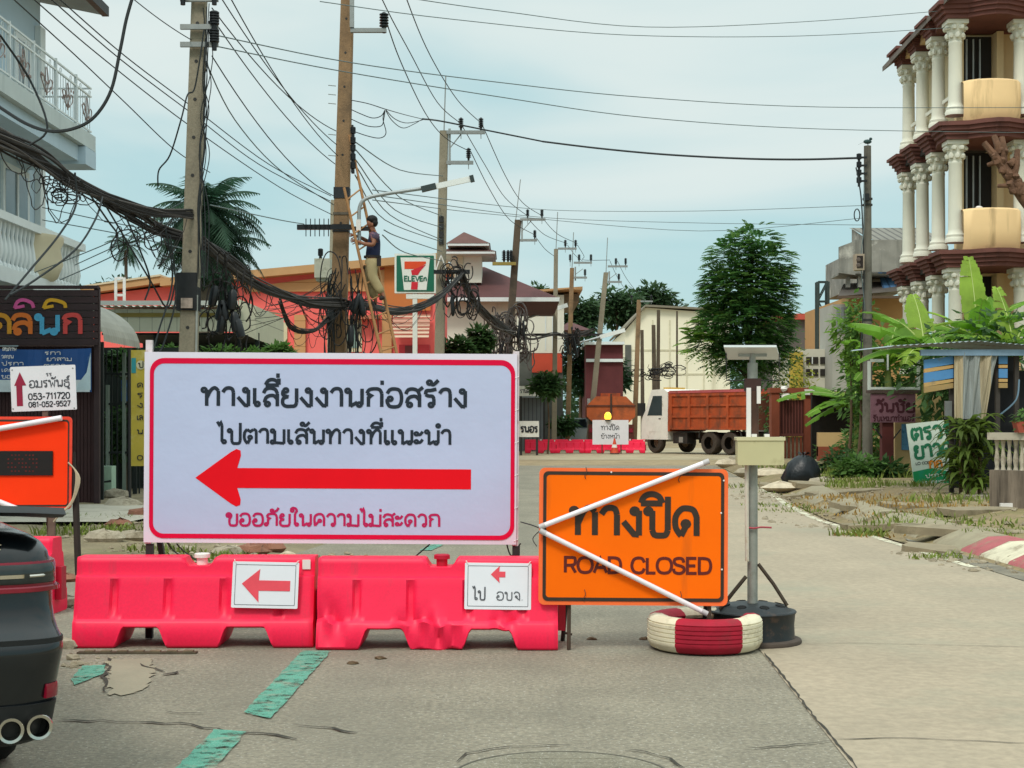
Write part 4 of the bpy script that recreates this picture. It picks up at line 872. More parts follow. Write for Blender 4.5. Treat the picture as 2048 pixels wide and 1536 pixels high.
def pole(label, b, t_, w0, w1, m, holes=0, name='utility_pole', n=4, group='concrete power poles along the street'):
    b = Vector(b); t_ = Vector(t_); o = T(name, label, 'pole', b, 0, group); mb = MB(b); vs = []
    for p, w in ((b+Vector((0,0,-.05)), w0), (t_, w1)):
        if n == 4:
            for x, y in ((-.5,-.42),(-.42,-.5),(.42,-.5),(.5,-.42),(.5,.42),(.42,.5),(-.42,.5),(-.5,.42)): vs.append((p.x+x*w, p.y+y*w*.85, p.z))
        else:
            for k in range(12): a = 2*PI*k/12; vs.append((p.x+.5*w*math.cos(a), p.y+.5*w*math.sin(a), p.z))
    k = len(vs)//2
    mb.add(vs, [(i, (i+1) % k, k+(i+1) % k, k+i) for i in range(k)]+[tuple(range(2*k-1, k-1, -1)), tuple(range(k-1, -1, -1))]); mb.build('shaft', m, o, smooth=30 if n != 4 else None)
    if holes:
        L_ = t_-b
        for i in range(holes):
            f = .22+.75*i/holes; p = b+L_*f; w = w0+(w1-w0)*f
            MB(b).lathe([(.022,0),(.022,.004)], (p.x, p.y-w*.4255, p.z), 8, M=Matrix.Rotation(R(90),3,'X')).build('bolt_hole', M_dark, o)
    o['b'] = [b.x,b.y,b.z]; return o
def insul(mb, c, h=.34, r=.075):
    prof = [(.03,-.06),(.03,0)]
    for i in range(5): z = h*.15+i*h*.16; prof += [(r*.55,z),(r,z+.012),(r,z+.03),(r*.55,z+.045)]
    prof += [(r*.5,h*.95),(r*.3,h)]; mb.lathe(prof, c, 12)
def hv(t, top, arms, drop, s=1, brace=True):
    """steel arms reaching to +x with post insulators; arms = [(dz, length, [insulator x])]"""
    b = Vector(t['b']); top = Vector(top)
    for dz, ln, ins in arms:
        a = MB(b).box(top.x+.08,top.x+ln,top.y-.2,top.y-.12,top.z+dz-.05,top.z+dz+.05).build('crossarm', M_arm, t)
        for x in ins:
            mi = MB(b); insul(mi,(top.x+x,top.y-.16,top.z+dz+.09)); mi.build('insulator', M_ins, a, smooth=40)
            MB(b).lathe([(.012,-.22),(.012,.0)],(top.x+x,top.y-.16,top.z+dz+.03),6).build('pin', M_arm, a)
    if brace: MB(b).box(top.x+.13,top.x+.20,top.y-.115,top.y-.05,top.z-drop-.05,top.z+.05).build('arm_post', M_arm, t); MB(b).bar((top.x+.17,top.y-.1,top.z-drop*.55),(top.x+.55,top.y-.1,top.z-.05),.03).build('brace', M_arm, t)
def polepx(label, pt, pb, Y, ztop, w0, w1, m, holes=0, **k):
    """axis through two pixels at depth Y, carried down to the ground"""
    a = P(*pt, Y); c = P(*pb, Y); d = (a-c)/(a.z-c.z); return pole(label, c+d*(0-c.z), c+d*(ztop-c.z), w0, w1, m, holes, **k), c+d*(ztop-c.z)
p1, p1t = polepx('nearest pale concrete pole rising above the big white sign', (399,0), (377,700), 18, 7.4, .225, .165, M_pole, 12)
b = Vector(p1['b'])
for py in (5, 60, 95):
    c = P(415, py, 18); a = MB(b).box(c.x-.30,c.x+.16,c.y-.16,c.y-.12,c.z-.03,c.z+.03).build('spool_rack', M_arm, p1)
    for dx in (.12,-.26):
        if dx < 0 and py > 10: continue
        mi = MB(b); insul(mi,(c.x+dx,c.y-.18,c.z-.02),.2,.06); mi.build('insulator', M_ins, a, smooth=40)
c0, c1 = P(377,592,18), P(376,550,18)
MB(b).box(c0.x-.125,c0.x+.125,18-.125,18+.125,P(0,622,18).z,P(0,547,18).z).build('black_wrap', mat('wrap_black','#16191b',.7,.3,12), p1)
MB(b).box(c0.x-.06,c0.x+.08,18-.15,18-.126,P(0,618,18).z,P(0,598,18).z).build('pole_plate', mat('plate_faded','#9c8c80',.7,.3,18), p1)
MB(b).tube([P(394,590,17.9),P(392,712,17.9)],.014,6).build('conduit', M_steel, p1)
p2, p2t = polepx('tall brown concrete pole behind the big sign with a ladder leaning on it', (695,0), (676,700), 27, 11.6, .33, .20, M_pole2, 14)
b = Vector(p2['b'])
# big L-arm high on the pole with its post insulator, black spool arm, steel bands
ca = P(740, 68, 26.85)
a = MB(b).box(P(704,0,27).x,P(775,0,27).x,26.72,26.80,P(0,72,27).z,P(0,64,27).z).build('crossarm', M_arm, p2)
mi = MB(b); insul(mi, P(768,64,26.76)+Vector((0,0,.04)), .32, .085); mi.build('insulator', M_ins, a, smooth=40)
MB(b).box(P(703,0,27).x,P(711,0,27).x,26.70,26.78,P(0,63,27).z,p2t.z-.1).build('arm_post', M_arm, p2)
hv(p2,(p2t.x,p2t.y,p2t.z-.4),[(0,1.2,[.5,1.1])],.8,brace=False)
a = MB(b).box(P(595,0,26.7).x,P(705,0,26.7).x,26.62,26.70,P(0,460,26.7).z,P(0,450,26.7).z).build('spool_arm', M_ins, p2)
mb = MB(b)
for px in range(612, 660, 9): q_ = P(px,455,26.58); mb.tube([q_+Vector((0,0,-.16)),q_+Vector((0,0,.16))],.009,5)
mb.build('arm_pins', M_ins, a)
MB(b).box(P(707,0,26.7).x,P(745,0,26.7).x,26.62,26.70,P(0,462,26.7).z,P(0,454,26.7).z).build('spool_arm', M_ins, p2)
for y0, y1, hexc in ((450,465,'#16191b'),(376,398,'#22262a'),(426,431,'#5b5347')):
    z0, z1 = P(0,y1,27).z, P(0,y0,27).z; f = (z0-0)/11.6; cx = b.x+(p2t.x-b.x)*f; w = .33-(.13)*f
    MB(b).box(cx-w*.53,cx+w*.53,27-w*.47,27+w*.47,z0,z1).build('pole_band', mat('band_'+hexc[1:],hexc,.7,.2,9), p2)
mb = MB(b)
for py in (265,285,300,318,335): c = P(706,py,26.75); insul(mb,(c.x,c.y,c.z-.05),.14,.05)
mb.tube([P(705,250,26.8),P(704,345,26.8)],.02,6); mb.build('spool_rack', M_ins, p2, smooth=40)
mb = MB(b)
for py in (172,190,208,270,312): c = P(672,py,27); mb.tube([c,c+Vector((-.14,-.02,.01))],.008,5)
mb.build('step_bolts', M_arm, p2)
pq, pqt = polepx('short pale pole close behind the tall brown pole', (667,405), (661,700), 28.4, P(0,400,28.4).z, .12, .10, mat('pole_pale','#a49d88',.9,.12,2,fine=.2))
b = Vector(pq['b'])
tx = T('meter_box', 'pale grey cable box with a black bushing hung beside the brown pole', 'box', P(645,556,28.1))
b2 = tx.location
MB(b2).box(P(630,0,28).x,P(661,0,28).x,27.9,28.3,P(0,556,28).z,P(0,518,28).z).build('case', mat('box_grey','#b5b6a4',.6,.12,6,dirt=('#7e7d6a',6,.55)), tx)
MB(b2).prism([(P(633,0,28).x,P(0,556,28).z-.06),(P(658,0,28).x,P(0,556,28).z-.06),(P(660,0,28).x,P(0,556,28).z),(P(631,0,28).x,P(0,556,28).z)],27.95,28.25).build('case_foot', mat('box_grey',''), tx)
mi = MB(b2); insul(mi, P(641,517,28.05)+Vector((0,0,.02)), .16,.05); mi.build('bushing', M_ins, tx, smooth=40)
p3, p3t = polepx('pale concrete pole with two steel arms beside the green and white shop sign', (888,264), (879,700), 43, P(0,262,43).z, .31, .24, M_pole, 0)
hv(p3, p3t, [(-.07,1.2,[.5,1.08]),(-.95,.86,[.72])], .95)
b = Vector(p3['b']); MB(b).tube([p3t, p3t+Vector((.05,0,1.6))],.018,6).build('lightning_rod', M_arm, p3)
mb = MB(b)
for py in (440,455,470,484): c = P(883,py,43); mb.box(c.x-.07,c.x+.07,42.85,42.88,c.z-.09,c.z+.09)
mb.build('pole_slots', M_dark, p3)
MB(b).box(P(868,0,42.8).x,P(940,0,42.8).x,42.62,42.72,P(0,548,42.7).z,P(0,540,42.7).z).build('spool_arm', M_ins, p3)
MB(b).bar(P(872,540,42.6),P(882,510,42.6),.03).build('arm_strut', M_white, p3); MB(b).bar(P(893,540,42.6),P(882,510,42.6),.03).build('arm_strut', M_white, p3)
p4, p4t = polepx('dark leaning pole wrapped in cables behind the right end of the big sign', (1036,442), (1017,700), 62, P(0,440,62).z, .36, .28, M_pole3, 0)
hv(p4, p4t, [(.0,1.15,[.4,1.0]),(-.87,.8,[.7])], .87); b = Vector(p4['b'])
MB(b).tube([p4t+Vector((-.1,0,0)), p4t+Vector((.1,0,1.7))],.02,6).build('lightning_rod', M_arm, p4)
MB(b).box(P(985,0,62).x,P(1032,0,62).x,61.6,61.8,P(0,532,62).z,P(0,526,62).z).build('spool_arm', mat('bracket_yellow','#8a7a3c',.7,.2,5), p4)
for px in (1008,1016,1022): mi = MB(b); insul(mi,P(px,524,61.7),.5,.1); mi.build('bushing', M_ins, p4, smooth=40)
far = [('slim pole with a mast wire left of the white shop corner',(1112,498),(1108,880),72,.25,M_pole,[(0,1.0,[.45,.95])]),
       ('brown pole with a double steel arm beyond the white shop corner',(1144,536),(1135,880),74.5,.26,M_pole2,[(0.25,1.0,[-.1,.35,.95]),(-.5,.75,[.65])]),
       ('pale leaning pole right of the white shop with stacked insulators',(1212,545),(1186,800),76,.30,M_pole,[(.3,1.1,[.5,1.0]),(-.5,.8,[.65])]),
       ('brown pole in front of the cream gabled building',(1278,600),(1272,780),98,.34,M_pole2,[(-.1,.9,[-.5,.8])]),
       ('dark thin pole at the middle of the cream building',(1317,620),(1316,790),104,.28,M_pole3,[]),
       ('thin grey pole at the right of the cream building',(1354,622),(1354,790),110,.16,M_pole3,[]),
       ('short dark pole left of the cream building centre',(1284,660),(1285,790),112,.3,M_pole3,[]),
       ('second short dark pole before the cream building',(1307,650),(1309,790),108,.34,M_pole3,[])]
tops = []
for lab, a_, c_, Y, w, m, arms in far:
    o, tp = polepx(lab, a_, c_, Y, P(0,a_[1],Y).z, w, w*.8, m); tops.append(tp)
    if arms: hv(o, tp, arms, .6, brace=len(arms) > 1)
    if Y < 90:
        bb = Vector(o['b']); MB(bb).tube([tp, tp+Vector((.08,0,1.8))],.02,6).build('lightning_rod', M_arm, o)
        z = P(0,670,Y).z; MB(bb).box(tp.x-1.2,tp.x+.2,Y-.3,Y-.22,z-.06,z+.06).build('spool_arm', M_cable, o)
pr, prt = polepx('dark weathered pole by the purple sign with a bird on top', (1735,292), (1735,965), 34.4, P(0,292,34.4).z, .25, .17, M_pole4, 0, n=12)
b = Vector(pr['b']); mb = MB(b)
for py in (315,331,347,362):
    c = P(1718,py,34.2); insul(mb,(c.x,c.y,c.z-.07),.15,.06); mb.box(c.x,c.x+.18,34.17,34.23,c.z-.02,c.z+.02)
mb.build('spool_rack', M_ins, pr, smooth=40)
MB(b).tube(spline([P(1712,335,34.15),P(1718,365,34.1),P(1724,420,34.15),P(1728,560,34.2),P(1722,700,34.2)],6),.016,6).build('drop_cable', M_wire, pr)
MB(b).tube([P(1714,430,34.1)+Vector((.065*math.cos(a),0,.14*math.sin(a))) for a in [2*PI*i/16 for i in range(17)]],.014,6).build('cable_coil', M_wire, pr)
MB(b).tube(spline([P(1728,335,34.2),P(1729,440,34.15),P(1722,520,34.1),P(1730,620,34.2)],6),.010,5).build('drop_cable', M_wireg, pr)
MB(b).box(P(1733,0,34).x,P(1743,0,34).x,34.2,34.32,P(0,398,34).z,P(0,384,34).z).build('junction_box', M_ins, pr)
for py in (398,410,640): z = P(0,py,34.4).z; MB(b).lathe([(.118,-.02),(.118,.02)],(prt.x,34.4,z),12).build('pole_band', M_dark, pr)
sb = MB(P(1716,525,34.2)).box(P(1708,0,34.2).x,P(1726,0,34.2).x,34.06,34.3,P(0,541,34.2).z,P(0,509,34.2).z).build('loudspeaker', mat('speaker_case','#a08f7c',.7,.12,6), None, loc=P(1716,525,34.2))
tag(sb,'small loudspeaker box with dark front hung on the right pole','loudspeaker')
MB(P(1716,525,34.2)).box(P(1711,0,34.2).x,P(1723,0,34.2).x,34.045,34.058,P(0,537,34.2).z,P(0,513,34.2).z).build('grille', mat('grille_dark','#241a16',.8,.2,20), sb)
for py in (519,530): MB(P(1716,525,34.2)).lathe([(.05,0),(.03,.006)],P(1717,py,34.04),12,M=Matrix.Rotation(R(90),3,'X')).build('cone', mat('cone_grey','#584b44',.6), sb)
# bird
c = prt+Vector((0,0,0)); mb = MB(c); mb.blob(c+Vector((0,0,.10)),(.10,.05,.055),10,.0); mb.blob(c+Vector((.075,0,.165)),(.04,.035,.036),8,0)
mb.add([c+Vector((.105,-.01,.165)),c+Vector((.105,.01,.165)),c+Vector((.14,0,.16))],[(0,1,2)])
mb.add([c+Vector((-.08,-.03,.10)),c+Vector((-.08,.03,.10)),c+Vector((-.22,.03,.03)),c+Vector((-.22,-.03,.03))],[(0,1,2,3)])
mb.tube([c+Vector((.01,.015,.06)),c+Vector((.01,.015,-.0))],.006,5); mb.tube([c+Vector((.01,-.015,.06)),c+Vector((.01,-.015,-.0))],.006,5)
tag(mb.build('bird', mat('bird_grey','#27403f',.7,.2,20), None, smooth=50, loc=c),'small dark bird perched on top of the right pole','bird')

# ------------------------------------------------------------------ wires
def wire(label, group, pts, r=None, sg=0, m=None, n=14, name='overhead_wire'):
    w = [P(*p) for p in pts]; Ym = sum(p[2] for p in pts)/len(pts); r = r or 1.05*Ym/F
    if len(w) == 2: w = sag(w[0], w[1], sg*Ym/F, n)
    else: w = spline(w, 6)
    o = MB(w[0]).tube(w, r, 5).build(name, m or M_wire, None, smooth=60, loc=w[0]); return tag(o, label, 'wire', group)
lab = 'thin grey wire crossing the whole sky towards the columned house'
for pts in ([(640,3,24),(900,38,27),(1250,70,32),(1600,72,36),(1905,55,39)], [(790,-8,24),(1000,22,27),(1290,54,32),(1600,44,36),(1880,22,39)],
            [(420,68,18),(700,125,21),(1000,165,24),(1290,195,28),(1640,214,33),(2100,215,39)], [(420,90,18),(680,142,21),(1000,194,24),(1290,235,28),(1640,258,33),(2100,266,39)]):
    wire(lab, 'wires crossing the sky', pts, r=.0082, m=M_wireg)
wire('thick black cable sagging across the street to the right pole', None, [(1085,283,42.5),(1200,297,41),(1330,309,39.5),(1480,317,37.5),(1600,319,36),(1716,316,34.25)], r=.027)
wire('thick black cable sagging from the brown pole loops past two insulators', None, [(845,238,37),(880,242,42),(960,258,42.6),(1085,283,42.5)], r=.024)
lab = 'black high voltage line swooping down from the upper left to the steel arms'
for pts in ([(768,28,26.8),(800,120,30),(850,225,36),(890,275,40),(938,302,42.7)], [(700,-160,24),(765,0,28),(820,105,33),(875,205,38),(920,246,42.7)], [(770,-140,24),(814,0,28),(860,110,33),(915,200,38),(962,246,42.7)]):
    wire(lab,'high voltage lines before the two arm pole', pts, r=.0115)
lab = 'high voltage line running on from pole to pole down the street'
for pts in ([(922,248,42.8),(970,330,50),(1010,395,56),(1055,432,61.8)], [(964,248,42.8),(1010,350,50),(1045,405,56),(1085,432,61.8)], [(942,304,42.8),(980,380,50),(1020,440,56),(1070,470,61.8)],
            [(1055,436,61.9),(1090,470,66),(1135,487,71.8)], [(1085,436,61.9),(1115,468,66),(1155,487,71.8)], [(1070,472,61.9),(1090,498,66),(1108,512,71.8)],
            [(1135,490,71.9),(1150,510,76),(1165,522,74.4)], [(1155,490,71.9),(1168,512,74),(1168,520,74.4),(1220,520,76)], [(1220,522,76),(1238,560,85),(1268,604,97)], [(1235,522,76),(1255,560,85),(1290,604,97)]):
    wire(lab,'high voltage lines down the street', pts, r=.013)
lab = 'low voltage wire drooping from the nearest pole to the brown pole'
for a, c, s in (((424,16,18),(672,262,26.8),26), ((440,-8,18),(674,290,26.8),22), ((460,-6,18),(676,312,26.8),24), ((426,38,18),(670,328,26.8),22), ((424,112,18),(668,392,26.8),34)):
    wire(lab,'low voltage wires between the two nearest poles',[a,c],sg=s, r=.0082)
mb_l = 'pair of thin wires running from the top left down to the brown pole'
for pts in ([(95,-8,14),(240,118,16.5),(385,228,19.5),(520,330,23),(660,402,26.5)], [(112,-8,14),(250,112,16.5),(385,214,19.5),(540,330,23),(662,392,26.5)], [(60,-8,14),(200,112,16.5),(380,252,19.5),(560,375,24),(665,430,27)], [(20,-8,14),(150,110,16),(250,205,18),(350,300,20),(420,345,24)]):
    wire(mb_l,'thin wires from the top left', pts, r=.0072)
wire('thin wire from the top edge to the nearest pole head', None, [(262,-6,16),(383,80,17.9)], sg=4)
wire('thick black cable hanging in a deep loop over the balcony corner', None, [(266,-10,13),(252,40,13),(240,100,13),(222,180,13),(190,232,13),(150,256,13),(100,262,13),(50,246,13),(-10,208,13)], r=.016)
lab = 'service wire fanning from the brown pole towards the far street'
for pts in ([(712,300,26.8),(800,395,36),(884,432,42.85)], [(712,320,26.8),(790,420,36),(884,455,42.85)], [(714,335,26.8),(780,430,36),(884,480,42.85)], [(710,350,26.8),(770,440,36),(884,484,42.85)], [(712,285,26.8),(800,340,34),(886,352,42.85)],
            [(768,460,27),(800,475,32),(884,503,42.85)], [(765,470,27),(810,505,34),(884,522,42.85)]):
    wire(lab,'service wires beyond the brown pole', pts, r=.012, m=M_wireg)
lab = 'looped jumper wire hanging right of the brown pole'
for pts in ([(700,200,27),(735,207,27),(770,218,27),(812,230,33),(845,238,37)], [(700,218,27),(722,228,27),(745,236,27),(762,232,27),(770,220,27)], [(702,238,27),(735,252,27),(762,252,27),(768,236,27),(770,220,27)], [(700,260,27),(735,272,27),(760,276,27),(772,266,27),(766,238,27),(770,220,27)],
            [(772,222,27),(785,242,28),(806,256,30),(828,248,34),(845,238,37)], [(772,220,27),(790,238,28),(815,246,31),(845,240,37)]):
    wire(lab,'jumper wires by the brown pole', pts, r=.0085)
lab = 'distant thin wire crossing low over the street to the right houses'
for pts in ([(745,380,30),(1100,420,60),(1400,422,60),(1725,411,54)], [(745,400,30),(1000,430,55),(1400,462,60),(1725,436,54)], [(745,390,30),(1100,436,60),(1400,446,60),(1725,450,54)]):
    wire(lab,'distant wires over the street', pts, r=.011, m=M_wireg)
lab = 'thin wire from the light blue house to the nearest pole'
for pts in ([(85,415,27),(250,450,24),(378,470,18.2)], [(85,440,27),(240,468,24),(378,500,18.2)], [(70,545,26),(230,480,22),(372,400,18.2)], [(120,560,24),(250,500,21),(374,420,18.1)], [(150,530,26),(260,480,22),(376,432,18)], [(420,410,18.2),(560,440,24),(608,448,26.6)], [(410,120,18),(470,240,20),(560,340,24),(668,410,26.7)]):
    wire(lab,'thin wires round the nearest pole', pts, r=.0085, m=M_wireg)
wire('slack dark wire hanging across the front of the nearest pole', None, [(408,60,17.8),(398,130,17.78),(388,180,17.8),(375,190,17.7),(362,240,17.6),(340,310,17.8),(318,340,18.2),(316,372,18.4)], r=.01)
# drop wires down the nearest pole
lab = 'drop wire hanging in a slack bunch down the nearest pole'
q = random.Random(8)
for i in range(8):
    pts = [(412+q.uniform(-6,14),20+q.uniform(-15,60),17.9)]
    for py in (110,160,230,300,420,560): pts.append((410+q.uniform(-9,14)+(4 if py == 110 else 0)-(py-110)*.02, py+q.uniform(-12,12), 17.85+q.uniform(-.05,.08)))
    wire(lab,'drop wires on the nearest pole', pts, r=.0062)
# thick bundles of cables strung from pole to pole
def bundle(label, path, n, spread, r, seed, hang=0, name='cable_bundle', ends=None):
    q = random.Random(seed); base = spline([P(*p) for p in path], 6); o = base[0]; N = len(base)
    mats = {0: MB(o), 1: MB(o)}
    for i in range(n):
        a0 = q.uniform(0, 2*PI); tw = q.uniform(-5, 5); rr = spread*math.sqrt(q.random()); ph = q.uniform(0, 6); amp = q.uniform(.0, .55)*spread; pts = []
        for j, p in enumerate(base):
            u = j/(N-1); a = a0+tw*u; k = 1 if not ends else ends[0]+(ends[1]-ends[0])*u
            pts.append(p+Vector((.5*rr*k*math.cos(a), .5*rr*math.cos(a)*.6, rr*k*math.sin(a)+amp*math.sin(9*u+ph)-.0)))
        mats[1 if i % 3 == 0 else 0].tube(pts, r*q.uniform(.7, 1.3), 5)
    for i in range(hang):                        # slack loops that hang below
        j = q.randrange(2, N-8); a = base[j]; c = base[min(N-1, j+q.randrange(4, 12))]; d = q.uniform(.15, .55)
        mats[0].tube([v+Vector((q.uniform(-.02,.02),0,0)) for v in sag(a, c, d, 10)], r*.45, 4)
    t = T(name, label, 'cables', o, 0, 'bundles of cables strung along the street')
    mats[0].build('dark_strands', M_cable, t, smooth=60); mats[1].build('grey_strands', M_cable2, t, smooth=60); return t
bundle('heavy cable bundle from the left edge down to the nearest pole', [(-40,262,13.2),(30,292,14),(90,325,14.8),(150,368,15.6),(230,402,16.6),(310,424,17.4),(384,430,17.9)], 26, .085, .013, 1, 9, ends=(1.25,.3))
bundle('sagging cable bundle passing behind the nearest pole', [(140,360,15.6),(210,400,16.6),(270,428,17.5),(320,455,18.4),(400,482,19),(455,520,19.8),(500,556,21)], 18, .08, .012, 2, 10)
bundle('cable bundle from the nearest pole to the brown pole', [(408,486,18.4),(450,520,19.6),(500,558,21),(560,586,23),(620,604,25),(690,608,26.7)], 22, .075, .014, 3, 12)
bundle('cable bundle from the brown pole to the two arm pole', [(690,610,26.6),(735,612,28),(790,622,31.5),(840,614,35.5),(885,588,39.5),(925,548,42.5)], 22, .085, .015, 4, 8)
bundle('cable bundle from the two arm pole to the dark leaning pole', [(922,548,42.6),(945,600,45),(975,632,49),(1005,655,55),(1028,668,61.5)], 20, .17, .022, 5, 8)
bundle('thin cable bundle running past the white shop wall', [(1028,650,61.5),(1060,676,64),(1110,668,71),(1140,672,74.3),(1188,660,76)], 8, .10, .022, 6, 4)
bundle('cable bundle draped before the coral wall to the brown pole', [(560,600,24),(580,650,25),(620,662,25.6),(655,640,26.4),(680,615,26.8)], 10, .06, .011, 7, 6)
def tangle(label, cx, cy, Y, w, h, n, r, seed, closures=0, cat='cables', grp='tangles of slack cable on the poles', m=None):
    q = random.Random(seed); o = P(cx, cy, Y); t = T('cable_tangle', label, cat, o, 0, grp); mb = MB(o)
    for i in range(n):
        px = cx+q.uniform(-w,w)*.5; py = cy+q.uniform(-h,h)*.45; pts = []
        rx_, ry_ = q.uniform(.1,.5)*w*.5, q.uniform(.3,1)*h*.4; a0 = q.uniform(0,6); tt = q.uniform(3,6.6)
        for k in range(9):
            a = a0+tt*k/8; pts.append(P(px+rx_*math.cos(a)+q.uniform(-2,2), py+ry_*math.sin(a), Y+q.uniform(-.12,.12)))
        mb.tube(spline(pts,3), r*q.uniform(.6,1.2), 4)
    mb.build('loose_cables', m or M_cable, t)
    for i in range(closures):
        c = P(cx+q.uniform(-w,w)*.38, cy+h*.1+q.uniform(-h,h)*.28, Y-.12); L_ = .13*Y/18
        MB(o).lathe([(.02,-L_),(.05,-L_*.85),(.058,-L_*.4),(.058,L_*.6),(.03,L_)],c,10,M=Matrix.Rotation(q.uniform(-.3,.3),3,'Y')).build('splice_case', M_ins, t, smooth=40)
    return t
tangle('dense tangle of black cables and splice cases right of the nearest pole',450,600,18.6,90,150,26,.010,1,7)
tangle('curly slack cables under the bundle near the light blue house',120,378,15.2,100,46,18,.007,2,0)
tangle('drooping cable loops left of the nearest pole',290,470,17.6,110,80,10,.008,3,0)
tangle('mass of cables gripping the brown pole below the worker',690,625,26.5,90,150,20,.011,4,4)
tangle('wheel of coiled cable on the two arm pole',918,580,42.5,60,85,34,.020,5,1)
tangle('grey mass of cables on the dark leaning pole',1022,676,61.4,80,90,60,.032,6,3,m=M_cable2)
tangle('dark cable knot on the brown far pole',1142,690,74,30,50,24,.03,7,2)
tangle('cable knots on the far poles before the cream building',1300,745,98,80,24,24,.035,8,0)
tangle('slack cables on the far poles left of the dump truck',1330,738,100,60,20,12,.03,9,0)
lab = 'dark cable dropping steeply from the bundle past the light blue house'
for pts in ([(150,345,15),(152,410,15),(118,470,14.6),(60,540,14),(10,600,13.6)], [(205,395,16),(190,440,15.6),(150,500,15),(70,560,14),(20,590,13.6)], [(60,290,14),(95,255,14),(60,160,14),(0,70,13.5)], [(160,360,15.2),(215,440,16),(235,470,16.4),(225,495,16.2)],
            [(205,400,16.4),(300,560,17.4),(335,615,17.8),(352,560,17.9)], [(330,450,17.6),(345,560,17.7),(318,660,17.5),(305,705,17.4)], [(340,470,17.6),(352,590,17.7),(330,680,17.6),(318,705,17.5)], [(250,430,17),(280,500,17.2),(300,560,17.4),(290,600,17.4)]):
    wire(lab,'cables dropping from the left bundle', pts, r=.011)
lab = 'drop cable running down the side of the brown pole to the ground'
q = random.Random(31)
for i in range(26):
    s = -1 if i % 2 else 1; x = 683+s*(16+q.uniform(0,22)); pts = [(690+s*q.uniform(8,30),545+q.uniform(-20,60),26.6)]
    for py in (600,640,690,760,900): pts.append((x+q.uniform(-5,5)-(py-600)*.02*s, py, 26.65+q.uniform(-.1,.2)))
    wire(lab,'drop cables on the brown pole', pts, r=.010)
lab = 'thin cable fanning down left from the brown pole to the coral house'
for i in range(7):
    j=rnd.uniform(-8,8); wire(lab,'cables fanning to the coral house', [(672,545+i*9,26.8),(612+j-i*5,592+j+i*8,29),(545-i*9+j,612+i*i*1.6,33)], r=.007, m=M_wire)
# street lamp arm
t = T('street_lamp', 'grey street lamp arm curving right from the brown pole to a long white head', 'street lamp', P(720,470,26.6)); b = t.location
MB(b).tube(spline([P(719,490,26.6),P(718,440,26.6),P(720,412,26.6),P(733,397,26.6),P(770,388,26.6),P(850,376,26.6)],6),.034,8).build('arm', mat('lamp_arm','#9aa0a0',.5,.08,6,metal=.3), t, smooth=50)
MB(b).bar(P(843,379,26.6),P(872,372,26.6),.10,.12,up=(0,1,0)).build('driver_box', mat('lamp_box','#2f3a3a',.5,.1,6), t)
MB(b).bar(P(872,373,26.6),P(940,358,26.6),.10,.05,up=(0,1,0)).build('lamp_head', mat('lamp_white','#dfe2de',.4,.04,5), t); MB(b).bar(P(940,358.5,26.6),P(948,356.5,26.6),.12,.09,up=(0,1,0)).build('end_cap', mat('lamp_box',''), t)
MB(b).box(P(713,0,26.6).x,P(722,0,26.6).x,26.53,26.6,P(0,462,26.6).z,P(0,440,26.6).z).build('clamp', M_white, t)
for a_, c_, Y, lb in (((1055,636),(1135,610),73,'white far street lamp over the white shop corner'), ((1150,688),(1250,660),75,'white far street lamp beyond the leaning pale pole')):
    t = T('street_lamp', lb, 'street lamp', P(*a_,Y)); b = t.location
    MB(b).tube([P(*a_,Y),P((a_[0]+c_[0])/2,(a_[1]+c_[1])/2,Y)],.06,6).build('arm', mat('lamp_arm',''), t); MB(b).bar(P((a_[0]+c_[0])/2,(a_[1]+c_[1])/2,Y),P(*c_,Y),.2,.14,up=(0,1,0)).build('lamp_head', mat('lamp_white',''), t)

# ------------------------------------------------------------------ ladder and the lineman on it
t = T('bamboo_ladder', 'long wooden two rail ladder leaning against the brown pole', 'ladder', P(840,1000,26.5)); b = t.location
M_wood = mat('ladder_wood', '#a5794f', .8, .15, 6)
La, Lb_ = P(688,375,26.5), P(828,1000,26.3); Ra, Rb = P(716,352,26.72), P(858,1003,26.5)
MB(b).tube([La, La.lerp(Lb_,.5), Lb_],[.026,.03,.034],8).build('rail', M_wood, t, smooth=50); MB(b).tube([Ra, Ra.lerp(Rb,.5), Rb],[.026,.03,.034],8).build('rail', M_wood, t, smooth=50)
for k in range(18): f = .04+k*.054; MB(b).tube([La.lerp(Lb_,f), Ra.lerp(Rb,f)],.015,6).build('rung', M_wood, t)
MB(b).tube([P(726,400,26.7),P(706,300,26.8),P(698,270,26.85)],.02,6).build('hook_pole', M_wood, t)

